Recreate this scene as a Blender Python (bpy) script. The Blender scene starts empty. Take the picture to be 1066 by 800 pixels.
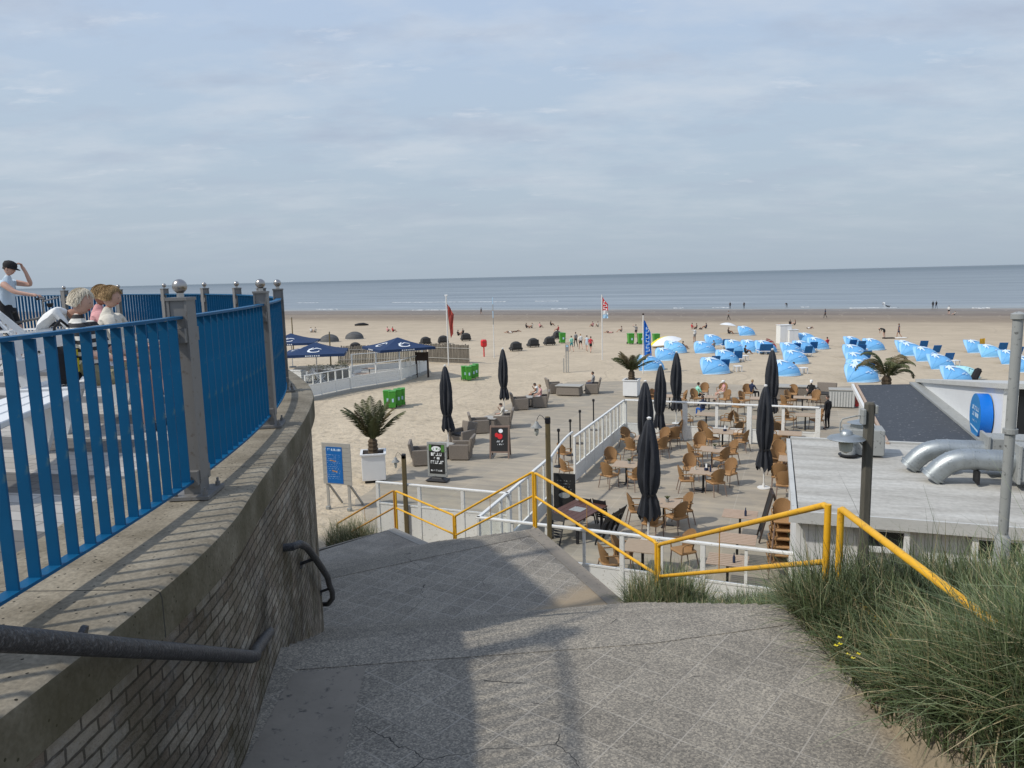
import bpy, math, random
import numpy as np
from mathutils import Vector, Matrix
random.seed(7); rng = np.random.default_rng(7)
R = math.radians; PI = math.pi
S = bpy.context.scene; COL = S.collection

# ------------------------------------------------------------------ camera
F = 780.0; CX, CY = 533.0, 400.0
EYE = Vector((0, 0, 1.3))
PITCH = math.atan(111.9 / F); ROLL = R(1.386)
CM = Matrix.Rotation(PI/2 - PITCH, 4, 'X') @ Matrix.Rotation(-ROLL, 4, 'Z')
cd = bpy.data.cameras.new('camera'); cam = bpy.data.objects.new('camera', cd); COL.objects.link(cam)
cam.matrix_world = Matrix.Translation(EYE) @ CM
cd.sensor_width = 36; cd.sensor_fit = 'HORIZONTAL'; cd.lens = 36*F/1066; cd.clip_start = .05; cd.clip_end = 60000
S.camera = cam
def ray(px, py): return (CM.to_3x3() @ Vector(((px-CX)/F, -(py-CY)/F, -1)))
def G(px, py, z=-6.7):                       # surveyed point of the photo at height z
    d = ray(px, py); t = (z-EYE.z)/d.z; return EYE + d*t
def D(px, py, y):                            # surveyed point at distance y
    d = ray(px, py); return EYE + d*(y/d.y)
U = Vector((.433, .901, 0)); V = Vector((.901, -.433, 0))     # seaward / along the shore
AZ = math.atan2(-.433, .901)                                   # rotation of the beach frame
ZB = -6.7; SEA = -8.16
UT = Vector((.363, .932, 0)); VT = Vector((.932, -.363, 0)); TZ = math.atan2(-.363, .932)   # terrace frame
def gz(x, y):
    s = .433*x + .901*y
    return ZB if s < 60 else ZB - 1.4*(s-60)/130
def B(px, py):                               # point on the (sloping) beach
    z = ZB
    for _ in range(12):
        p = G(px, py, z); z = gz(p.x, p.y)
    p.z = z; return p

# ------------------------------------------------------------------ mesh builder
class MB:
    def __init__(s): s.v = []; s.f = []; s.m = []; s.cur = 0; s.uv = None
    def add(s, vs, fs, M=None):
        o = len(s.v)
        for p in vs:
            p = Vector(p); s.v.append(tuple(M @ p) if M is not None else tuple(p))
        for f in fs: s.f.append(tuple(i+o for i in f)); s.m.append(s.cur)
        return s
    def box(s, c, d, rz=0, M=None, taper=1.0, bev=0):
        x, y, z = d[0]/2, d[1]/2, d[2]/2; t = taper
        b = min(bev, x*.9, y*.9)
        def ring(zz, k, e):
            X, Y = x*k-e, y*k-e
            if b <= 0: return [(-X,-Y,zz),(X,-Y,zz),(X,Y,zz),(-X,Y,zz)]
            return [(-X+b,-Y,zz),(X-b,-Y,zz),(X,-Y+b,zz),(X,Y-b,zz),(X-b,Y,zz),(-X+b,Y,zz),(-X,Y-b,zz),(-X,-Y+b,zz)]
        T = Matrix.Translation(c) @ Matrix.Rotation(rz, 4, 'Z')
        if M is not None: T = M @ T
        if b <= 0: rs = [ring(-z,1,0), ring(z,t,0)]
        else: 
            h = min(b, z*.9)
            rs = [ring(-z,1,h*.6), ring(-z+h,1,0), ring(z-h,t,0), ring(z,t,h*.6)]
        n = len(rs[0]); vs = [p for r in rs for p in r]
        fs = [tuple(range(n))[::-1], tuple(range((len(rs)-1)*n, len(rs)*n))]
        for k in range(len(rs)-1):
            for i in range(n): j=(i+1)%n; fs.append((k*n+i, k*n+j, (k+1)*n+j, (k+1)*n+i))
        return s.add(vs, fs, T)
    def tube(s, pts, r, n=8, cap=True, M=None):
        pts = [Vector(p) for p in pts]; rs = r if isinstance(r, (list, tuple)) else [r]*len(pts)
        vs = []; prev = None
        for i, p in enumerate(pts):
            d = (pts[min(i+1, len(pts)-1)] - pts[max(i-1, 0)]).normalized()
            if prev is None:
                a = Vector((0,0,1)) if abs(d.z) < .9 else Vector((1,0,0)); u = d.cross(a).normalized()
            else:
                u = (prev - d*prev.dot(d)).normalized()
            prev = u; w = d.cross(u)
            for k in range(n):
                an = 2*PI*k/n; vs.append(p + (u*math.cos(an) + w*math.sin(an))*rs[i])
        fs = []
        for i in range(len(pts)-1):
            for k in range(n): j=(k+1)%n; fs.append((i*n+k, i*n+j, (i+1)*n+j, (i+1)*n+k))
        if cap: fs.append(tuple(range(n))[::-1]); fs.append(tuple(range((len(pts)-1)*n, len(pts)*n)))
        return s.add(vs, fs, M)
    def bar(s, a, b, w, h, up=(0,0,1), M=None):          # rectangular bar from a to b
        a, b = Vector(a), Vector(b); d = (b-a).normalized(); up = Vector(up)
        if abs(d.dot(up)) > .98: up = Vector((1,0,0))
        x = d.cross(up).normalized(); y = x.cross(d)
        vs = []
        for p in (a, b):
            for sx, sy in ((-1,-1),(1,-1),(1,1),(-1,1)): vs.append(p + x*sx*w/2 + y*sy*h/2)
        return s.add(vs, [(3,2,1,0),(4,5,6,7),(0,1,5,4),(1,2,6,5),(2,3,7,6),(3,0,4,7)], M)
    def lathe(s, prof, n=16, c=(0,0,0), M=None, lobes=0, amp=0, sx=1, sy=1):
        vs = []; c = Vector(c)
        for r, z in prof:
            for k in range(n):
                a = 2*PI*k/n; rr = r*(1 + (amp*math.cos(lobes*a) if lobes else 0))
                vs.append(c + Vector((rr*math.cos(a)*sx, rr*math.sin(a)*sy, z)))
        fs = []
        for i in range(len(prof)-1):
            for k in range(n): j=(k+1)%n; fs.append((i*n+k, i*n+j, (i+1)*n+j, (i+1)*n+k))
        fs.append(tuple(range(n))[::-1]); fs.append(tuple(range((len(prof)-1)*n, len(prof)*n)))
        return s.add(vs, fs, M)
    def ball(s, c, r, n=12, sc=(1,1,1), M=None):
        prof = [(max(1e-4, r*math.sin(PI*i/(n//2+2))), -r*math.cos(PI*i/(n//2+2))*sc[2]) for i in range(n//2+3)]
        return s.lathe(prof, n, c, M, sx=sc[0], sy=sc[1])
    def prism(s, poly, z0, z1, M=None):
        n = len(poly); vs = [(p[0],p[1],z0) for p in poly] + [(p[0],p[1],z1) for p in poly]
        fs = [tuple(range(n))[::-1], tuple(range(n, 2*n))]
        for i in range(n): j=(i+1)%n; fs.append((i, j, n+j, n+i))
        return s.add(vs, fs, M)
    def quad(s, a, b, c, d, M=None): return s.add([a,b,c,d], [(0,1,2,3)], M)
    def build(s, name, mats, parent=None, loc=None, rz=0, smooth=False):
        me = bpy.data.meshes.new(name); me.from_pydata(s.v, [], s.f)
        for m in (mats if isinstance(mats, (list, tuple)) else [mats]): me.materials.append(m)
        if any(s.m): me.polygons.foreach_set('material_index', s.m)
        if s.uv is not None:
            l = me.uv_layers.new(name='UVMap'); 
            vi = np.empty(len(me.loops), int); me.loops.foreach_get('vertex_index', vi)
            l.data.foreach_set('uv', np.array(s.uv, float)[vi].ravel())
        if smooth: 
            me.polygons.foreach_set('use_smooth', [True]*len(me.polygons))
            me.set_sharp_from_angle(angle=R(45))
        me.update()
        o = bpy.data.objects.new(name, me); COL.objects.link(o)
        if parent is not None: o.parent = parent
        if loc is not None: o.location = loc
        o.rotation_euler.z = rz
        return o
def tag(o, label, cat, group=None):
    o['label'] = label; o['category'] = cat
    if group: o['group'] = group
    return o
def thing(name, label, cat, loc=(0,0,0), rz=0, group=None, scale=1):
    o = bpy.data.objects.new(name, None); COL.objects.link(o); o.empty_display_size = .2
    o.location = loc; o.rotation_euler.z = rz; o.scale = (scale,)*3
    return tag(o, label, cat, group)
def struct(o): o['kind'] = 'structure'; return o
KIDS = {}
def dup(root, label=None, loc=None, rz=None, group=None, scale=None):
    r = root.copy(); COL.objects.link(r)
    if label: r['label'] = label
    if group: r['group'] = group
    if loc is not None: r.location = loc
    if rz is not None: r.rotation_euler.z = rz
    if scale is not None: r.scale = (scale,)*3
    if root.name not in KIDS:
        KIDS[root.name] = [(c, list(c.children)) for c in root.children]
    for c, gs in KIDS[root.name]:
        k = c.copy(); COL.objects.link(k); k.parent = r
        for g in gs: q = g.copy(); COL.objects.link(q); q.parent = k
    return r
class Proto:                                   # first use places the original, later uses copy it
    def __init__(s, fn): s.fn = fn; s.o = None
    def __call__(s, label, loc, rz=0, group=None, scale=1):
        if s.o is None:
            s.o = s.fn(); o = s.o; o['label'] = label
            if group: o['group'] = group
            o.location = loc; o.rotation_euler.z = rz; o.scale = (scale,)*3
            return o
        return dup(s.o, label, loc, rz, group, scale)

# ------------------------------------------------------------------ materials
def nt(name):
    m = bpy.data.materials.new(name); m.use_nodes = True
    return m, m.node_tree.nodes, m.node_tree.links, m.node_tree.nodes['Principled BSDF']
def ramp(N, stops):
    r = N.new('ShaderNodeValToRGB'); e = r.color_ramp.elements
    while len(e) < len(stops): e.new(.5)
    for k, (p, c) in zip(e, stops): k.position = p; k.color = (*c, 1) if len(c) == 3 else c
    return r
def vecscale(N, L, src, sc):
    m = N.new('ShaderNodeMapping'); m.inputs['Scale'].default_value = sc; L.new(src, m.inputs['Vector']); return m.outputs[0]
def noise(N, L, vec, scale, detail=4, rough=.6):
    n = N.new('ShaderNodeTexNoise'); n.inputs['Scale'].default_value = scale; n.inputs['Detail'].default_value = detail
    n.inputs['Roughness'].default_value = rough; L.new(vec, n.inputs['Vector']); return n.outputs['Fac']
def mixc(N, L, a, b, fac, mode='MIX'):
    m = N.new('ShaderNodeMix'); m.data_type = 'RGBA'; m.blend_type = mode
    for s, v in ((m.inputs[6], a), (m.inputs[7], b), (m.inputs[0], fac)):
        if isinstance(v, (int, float)): s.default_value = v
        elif isinstance(v, tuple): s.default_value = (*v, 1)
        else: L.new(v, s)
    return m.outputs[2]
def math_(N, L, op, a, b=None, clamp=False):
    m = N.new('ShaderNodeMath'); m.operation = op; m.use_clamp = clamp
    for s, v in ((m.inputs[0], a), (m.inputs[1], b)):
        if v is None: continue
        if isinstance(v, (int, float)): s.default_value = v
        else: L.new(v, s)
    return m.outputs[0]
def bump(N, L, P, h, strength=.3, dist=.02):
    b = N.new('ShaderNodeBump'); b.inputs['Strength'].default_value = strength; b.inputs['Distance'].default_value = dist
    L.new(h, b.inputs['Height']); L.new(b.outputs[0], P.inputs['Normal'])
def mat(name, col, rough=.6, var=.18, scale=6, metal=0, bmp=0, spots=0, spotcol=(.05,.05,.05), spec=.4, stretch=None):
    m, N, L, P = nt(name)
    tc = N.new('ShaderNodeTexCoord').outputs['Object']
    if stretch: tc = vecscale(N, L, tc, stretch)
    n = noise(N, L, tc, scale)
    c = mixc(N, L, tuple(x*(1-var) for x in col), tuple(min(1, x*(1+var)) for x in col), n)
    if spots:
        n2 = noise(N, L, tc, scale*5, 3); r = ramp(N, [(.62-spots*.2, (0,0,0)), (.72, (1,1,1))]); L.new(n2, r.inputs[0])
        c = mixc(N, L, c, spotcol, math_(N, L, 'MULTIPLY', r.outputs[0], .8))
    L.new(c, P.inputs['Base Color'])
    P.inputs['Roughness'].default_value = rough; P.inputs['Metallic'].default_value = metal
    P.inputs['Specular IOR Level'].default_value = spec
    if bmp: bump(N, L, P, noise(N, L, tc, scale*4), bmp)
    return m
M = {}
M['white'] = mat('white_paint', (.72,.72,.69), .5, .1, 3, spots=.12, spotcol=(.4,.38,.33))
M['whiteplain'] = mat('white_plastic', (.74,.75,.75), .4, .06, 3)
M['offwhite'] = mat('offwhite_boards', (.5,.5,.475), .7, .16, 2, bmp=.15, spots=.1, spotcol=(.3,.29,.26), stretch=(1,1,3))
M['blue'] = mat('blue_railing_paint', (.003,.086,.2), .5, .3, 3, spec=.15, spots=.05, spotcol=(.06,.13,.17))
M['steel'] = mat('grey_post_paint', (.17,.165,.158), .5, .12, 5, spots=.08, spotcol=(.1,.08,.06))
M['chrome'] = mat('brushed_ball', (.38,.36,.34), .3, .1, 8, metal=1)
M['duct'] = mat('galvanised_duct', (.36,.39,.4), .45, .3, 4, metal=.7, spots=.12, spotcol=(.2,.21,.2))
M['greybox'] = mat('grey_sheet_metal', (.3,.31,.3), .55, .15, 3, spots=.1)
M['pipe'] = mat('weathered_pipe', (.034,.034,.037), .5, .7, 14, bmp=.5, spots=.45, spotcol=(.15,.15,.155))
M['yellow'] = mat('yellow_rail_paint', (.74,.4,.02), .45, .2, 4, spots=.2, spotcol=(.4,.17,.03))
M['rust'] = mat('worn_yellow_paint', (.46,.24,.05), .6, .25, 12, spots=.25, spotcol=(.16,.08,.03))
M['polewood'] = mat('weathered_pole', (.1,.093,.075), .85, .4, 9, bmp=.3, stretch=(3,3,.4))
M['wood'] = mat('green_brown_pole', (.15,.115,.055), .8, .3, 8, bmp=.2, stretch=(3,3,.5))
M['tabletop'] = mat('pale_wood_table', (.4,.3,.21), .6, .25, 7, stretch=(1,7,1))
M['slat'] = mat('bleached_slats', (.42,.31,.23), .65, .2, 8)
M['darkwood'] = mat('red_brown_table', (.1,.045,.032), .5, .35, 6, stretch=(1,8,1))
M['wicker'] = mat('tan_wicker', (.36,.2,.085), .65, .3, 40, bmp=.4)
M['wicker2'] = mat('dark_tan_wicker', (.26,.145,.06), .65, .3, 40, bmp=.4)
M['wickergrey'] = mat('grey_wicker', (.21,.18,.15), .75, .3, 30, bmp=.5)
M['darkwicker'] = mat('dark_wicker', (.035,.035,.036), .7, .3, 30, bmp=.5)
M['black'] = mat('black_metal', (.015,.015,.017), .5, .2, 6)
M['canvas'] = mat('charcoal_canvas', (.027,.03,.037), .8, .5, 3, bmp=.4, stretch=(4,4,1))
M['navy'] = mat('navy_canvas', (.012,.035,.1), .8, .2, 3)
M['polewhite'] = mat('white_pole', (.7,.69,.66), .45, .08, 4)
M['tent'] = mat('light_blue_tent', (.15,.41,.72), .55, .22, 2.5, bmp=.25)
M['tent2'] = mat('pale_blue_tent', (.2,.5,.78), .55, .25, 2.5, bmp=.25)
M['tentgrey'] = mat('grey_tent', (.09,.09,.09), .7, .3, 3)
M['tentgreen'] = mat('mint_tent', (.38,.68,.72), .6, .2, 3)
M['yellowcloth'] = mat('yellow_cloth', (.75,.62,.03), .7, .1, 3)
M['mark'] = mat('white_print', (.8,.83,.85), .6, .1, 5)
M['palmark'] = mat('pale_print', (.5,.66,.82), .6, .1, 5)
M['lounge'] = mat('blue_mesh_fabric', (.012,.13,.36), .65, .18, 5)
M['green'] = mat('green_bin_plastic', (.06,.3,.035), .42, .15, 4, spots=.06)
M['darkgreen'] = mat('dark_green_bin', (.07,.2,.04), .5, .15, 4)
M['red'] = mat('red_enamel', (.6,.025,.03), .4, .12, 4)
M['redcloth'] = mat('red_flag_cloth', (.36,.06,.045), .8, .2, 4)
M['pink'] = mat('pink_stripe_cloth', (.75,.3,.28), .7, .2, 9)
M['flagblue'] = mat('blue_flag_cloth', (.015,.15,.56), .7, .2, 3)
M['signblue'] = mat('blue_sign_face', (.008,.13,.42), .4, .2, 9)
M['ovalblue'] = mat('blue_disc_face', (.012,.2,.5), .35, .08, 3)
M['ovalside'] = mat('blue_disc_rim', (.006,.16,.62), .35, .08, 3)
M['lightblue'] = mat('pale_blue_cloth', (.4,.62,.8), .7, .1, 3)
M['greywood'] = mat('grey_boards', (.36,.35,.32), .8, .2, 6, stretch=(1,1,5))
M['darkbrown'] = mat('dark_brown_wood', (.045,.03,.024), .7, .3, 6)
M['brownwood'] = mat('brown_frame_wood', (.2,.14,.11), .7, .25, 6)
M['chalk'] = mat('black_board', (.018,.018,.018), .6, .2, 5)
M['frond'] = mat('palm_frond', (.075,.085,.03), .6, .45, 5)
M['frondry'] = mat('dry_palm_frond', (.13,.105,.05), .7, .4, 5)
M['trunk'] = mat('palm_trunk', (.09,.065,.04), .9, .4, 12, bmp=.6)
M['soil'] = mat('soil', (.03,.022,.017), .95, .3, 12)
M['tarp'] = mat('dark_roofing', (.05,.057,.068), .75, .16, 1.5, spots=.02, spotcol=(.3,.3,.3))
M['concrete'] = mat('concrete', (.3,.285,.255), .85, .2, 3, bmp=.2, spots=.1, spotcol=(.18,.17,.15))
M['glassdark'] = mat('dark_window', (.012,.014,.016), .12, .1, 2)
M['cupglass'] = mat('lamp_glass', (.55,.56,.5), .15, .1, 4)
M['skin'] = mat('skin', (.54,.33,.25), .6, .1, 8)
M['skin2'] = mat('tanned_skin', (.34,.175,.11), .6, .1, 8)
M['hairwhite'] = mat('white_hair', (.62,.55,.43), .75, .28, 30, bmp=.5)
M['hairblond'] = mat('blond_hair', (.3,.19,.085), .7, .4, 30, bmp=.5)
M['hairdark'] = mat('dark_hair', (.03,.02,.014), .6, .4, 20)
for k, c in dict(c_white=(.72,.72,.7), c_paleblue=(.5,.6,.68), c_black=(.014,.014,.016), c_navy=(.02,.03,.07), c_red=(.45,.04,.05), c_mint=(.3,.65,.5),
                 c_grey=(.25,.25,.25), c_khaki=(.26,.24,.15), c_jeans=(.03,.07,.2), c_pink=(.6,.3,.3), c_teal=(.05,.3,.32), c_cream=(.6,.56,.48), c_blue=(.02,.12,.45)).items():
    M[k] = mat('cloth_'+k[2:], c, .85, .15, 8, bmp=.2)
def stripes(name, a, b, axis, freq, duty=.5, noise_amt=.02):
    m, N, L, P = nt(name); tc = N.new('ShaderNodeTexCoord').outputs['Object']
    sp = N.new('ShaderNodeSeparateXYZ'); L.new(tc, sp.inputs[0])
    f = math_(N, L, 'FRACT', math_(N, L, 'MULTIPLY', sp.outputs[axis], freq)); g = math_(N, L, 'GREATER_THAN', f, duty)
    L.new(mixc(N, L, a, b, g), P.inputs['Base Color']); P.inputs['Roughness'].default_value = .8
    return m
M['c_stripe'] = stripes('striped_cloth', (.7,.68,.62), (.02,.02,.022), 2, 14)
M['redwhite'] = stripes('red_white_cloth', (.75,.7,.68), (.6,.06,.06), 0, 4)
# thin clear glass
def glassmat():
    m, N, L, P = nt('clear_glass'); N.remove(P); out = N['Material Output']
    t = N.new('ShaderNodeBsdfTransparent'); t.inputs[0].default_value = (.94,.96,.955,1)
    g = N.new('ShaderNodeBsdfGlossy'); g.inputs['Roughness'].default_value = .05
    fr = N.new('ShaderNodeFresnel'); fr.inputs[0].default_value = 1.4
    mx = N.new('ShaderNodeMixShader'); L.new(fr.outputs[0], mx.inputs[0]); L.new(t.outputs[0], mx.inputs[1]); L.new(g.outputs[0], mx.inputs[2])
    L.new(mx.outputs[0], out.inputs[0]); return m
M['glass'] = glassmat()

def aggregate(name, rz, base=(.15,.147,.143), tile=.3, joint=(.3,.285,.255), sand=None, off=(0,0), mw=.0045, jlo=.4):
    m, N, L, P = nt(name); tc = N.new('ShaderNodeTexCoord').outputs['Object']
    mp = N.new('ShaderNodeMapping'); mp.inputs['Rotation'].default_value = (0,0,rz); mp.inputs['Location'].default_value = (*off,0); L.new(tc, mp.inputs[0])
    v = N.new('ShaderNodeTexVoronoi'); v.inputs['Scale'].default_value = 95; L.new(tc, v.inputs['Vector'])
    sp = ramp(N, [(0, (.45,.45,.45)), (.35, (.8,.8,.8)), (.6, (1.05,1.03,1.0)), (1, (1.75,1.7,1.6))]); 
    sep = N.new('ShaderNodeSeparateColor'); L.new(v.outputs['Color'], sep.inputs[0]); L.new(sep.outputs[0], sp.inputs[0])
    b = N.new('ShaderNodeTexBrick'); b.offset = 0; b.inputs['Scale'].default_value = 1
    b.inputs['Brick Width'].default_value = tile; b.inputs['Row Height'].default_value = tile; b.inputs['Mortar Size'].default_value = mw
    b.inputs['Mortar Smooth'].default_value = .4; b.inputs['Bias'].default_value = 0
    b.inputs['Color1'].default_value = (*[c*.9 for c in base],1); b.inputs['Color2'].default_value = (*[c*1.12 for c in base],1); b.inputs['Mortar'].default_value = (*base,1)
    L.new(mp.outputs[0], b.inputs['Vector'])
    c = mixc(N, L, b.outputs['Color'], sp.outputs[0], .68, 'MULTIPLY')
    st = noise(N, L, tc, 1.1, 8, .66); r = ramp(N, [(.3, (.78,.77,.76)), (.5, (.99,.98,.96)), (.7, (1.14,1.12,1.08))]); L.new(st, r.inputs[0])
    c = mixc(N, L, c, r.outputs[0], 1, 'MULTIPLY')
    jn = noise(N, L, tc, 4, 3); jr = ramp(N, [(jlo, (.2,.2,.2)), (jlo+.18, (1,1,1))]); L.new(jn, jr.inputs[0])
    c = mixc(N, L, c, joint, math_(N, L, 'MULTIPLY', math_(N, L, 'MULTIPLY', b.outputs['Fac'], jr.outputs[0]), .6))
    ck = N.new('ShaderNodeTexVoronoi'); ck.feature = 'DISTANCE_TO_EDGE'; ck.inputs['Scale'].default_value = .9; L.new(mixc(N, L, tc, noise(N, L, tc, 3, 4), .12), ck.inputs['Vector'])
    c = mixc(N, L, c, (.05,.047,.042), math_(N, L, 'MULTIPLY', math_(N, L, 'LESS_THAN', ck.outputs['Distance'], .0022), math_(N, L, 'GREATER_THAN', noise(N, L, tc, .9, 2), .56)))
    if sand:
        sx = N.new('ShaderNodeSeparateXYZ'); L.new(tc, sx.inputs[0])
        d = math_(N, L, 'ADD', math_(N, L, 'MULTIPLY', sx.outputs[0], sand[0]), math_(N, L, 'MULTIPLY', sx.outputs[1], sand[1]))
        d = math_(N, L, 'ADD', d, math_(N, L, 'MULTIPLY', noise(N, L, tc, 2.5, 5), sand[3]))
        rr = ramp(N, [(0, (0,0,0)), (1, (1,1,1))]); L.new(math_(N, L, 'SUBTRACT', math_(N, L, 'MULTIPLY', d, sand[4]), sand[2]*sand[4]), rr.inputs[0])
        c = mixc(N, L, c, (.34,.265,.175), math_(N, L, 'MULTIPLY', rr.outputs[0], .85))
    # litter specks of pale grit
    v2 = N.new('ShaderNodeTexVoronoi'); v2.inputs['Scale'].default_value = 2.2; L.new(tc, v2.inputs['Vector'])
    c = mixc(N, L, c, (.5,.48,.44), math_(N, L, 'LESS_THAN', v2.outputs['Distance'], .02))
    L.new(c, P.inputs['Base Color']); P.inputs['Roughness'].default_value = .85; P.inputs['Specular IOR Level'].default_value = .25
    bump(N, L, P, math_(N, L, 'SUBTRACT', sep.outputs[1], math_(N, L, 'MULTIPLY', b.outputs['Fac'], 2)), .35, .004)
    return m
# ------------------------------------------------------------------ light and sky
SUN_H = Vector((.93, .37, 0)).normalized(); ELEV = R(46)
ld = bpy.data.lights.new('sun', 'SUN'); ld.energy = 3.0; ld.angle = R(1.8); ld.color = (1, .95, .86)
lo = bpy.data.objects.new('sun', ld); COL.objects.link(lo); lo.location = (-30, -15, 40)
sd = Vector((SUN_H.x*math.cos(ELEV), SUN_H.y*math.cos(ELEV), -math.sin(ELEV)))
lo.rotation_euler = sd.to_track_quat('-Z', 'Y').to_euler()
W = bpy.data.worlds.new('World'); S.world = W; W.use_nodes = True
def sky():
    N, L = W.node_tree.nodes, W.node_tree.links; bg = N['Background']
    st = N.new('ShaderNodeTexSky'); st.sky_type = 'NISHITA'; st.sun_disc = False; st.sun_elevation = ELEV
    st.sun_rotation = math.atan2(-SUN_H.x, -SUN_H.y); st.air_density = 1.4; st.dust_density = 4
    ns = N.new('ShaderNodeMix'); ns.data_type = 'RGBA'; ns.blend_type = 'MULTIPLY'; ns.inputs[0].default_value = 1
    L.new(st.outputs[0], ns.inputs[6]); ns.inputs[7].default_value = (.065,.065,.065,1)
    tc = N.new('ShaderNodeTexCoord').outputs['Generated']; sp = N.new('ShaderNodeSeparateXYZ'); L.new(tc, sp.inputs[0])
    z = math_(N, L, 'MAXIMUM', sp.outputs[2], 0)
    g = ramp(N, [(0, (.42,.50,.585)), (.05, (.44,.53,.625)), (.2, (.455,.56,.69)), (.42, (.47,.585,.79)), (1, (.38,.5,.76))]); L.new(z, g.inputs[0])
    # veil of thin cloud, projected on a flat layer
    zz = math_(N, L, 'ADD', z, .17); cb = N.new('ShaderNodeCombineXYZ')
    L.new(math_(N, L, 'DIVIDE', sp.outputs[0], zz), cb.inputs[0]); L.new(math_(N, L, 'DIVIDE', sp.outputs[1], zz), cb.inputs[1])
    v1 = vecscale(N, L, cb.outputs[0], (.8, 1.2, 1)); n1 = noise(N, L, v1, 1.9, 9, .6)
    r1 = ramp(N, [(.44, (0,0,0)), (.66, (1,1,1))]); L.new(n1, r1.inputs[0])
    c = mixc(N, L, g.outputs[0], (.64,.69,.76), math_(N, L, 'MULTIPLY', r1.outputs[0], .62))
    v2 = vecscale(N, L, cb.outputs[0], (.8, 1.3, 1)); mp = N.new('ShaderNodeMapping'); mp.inputs['Location'].default_value = (3.7,1.2,0); L.new(v2, mp.inputs[0])
    n2 = noise(N, L, mp.outputs[0], 2.0, 10, .6); r2 = ramp(N, [(.5, (0,0,0)), (.72, (1,1,1))]); L.new(n2, r2.inputs[0])
    c = mixc(N, L, c, (.41,.475,.60), math_(N, L, 'MULTIPLY', r2.outputs[0], .75))
    v3 = vecscale(N, L, cb.outputs[0], (1.2, 2.6, 1)); n3 = noise(N, L, v3, 2.3, 10, .64); r3 = ramp(N, [(.6, (0,0,0)), (.78, (1,1,1))]); L.new(n3, r3.inputs[0])
    c = mixc(N, L, c, (.78,.8,.85), math_(N, L, 'MULTIPLY', r3.outputs[0], .65))
    hz = ramp(N, [(.0, (1,1,1)), (.06, (.6,.6,.6)), (.16, (.1,.1,.1)), (.22, (0,0,0))]); L.new(z, hz.inputs[0])
    c = mixc(N, L, c, g.outputs[0], hz.outputs[0])
    c = mixc(N, L, c, ns.outputs[2], .2)
    L.new(c, bg.inputs[0]); bg.inputs[1].default_value = 1.16
sky()
S.view_settings.view_transform = 'Standard'; S.view_settings.look = 'None'; S.view_settings.exposure = 0

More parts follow.
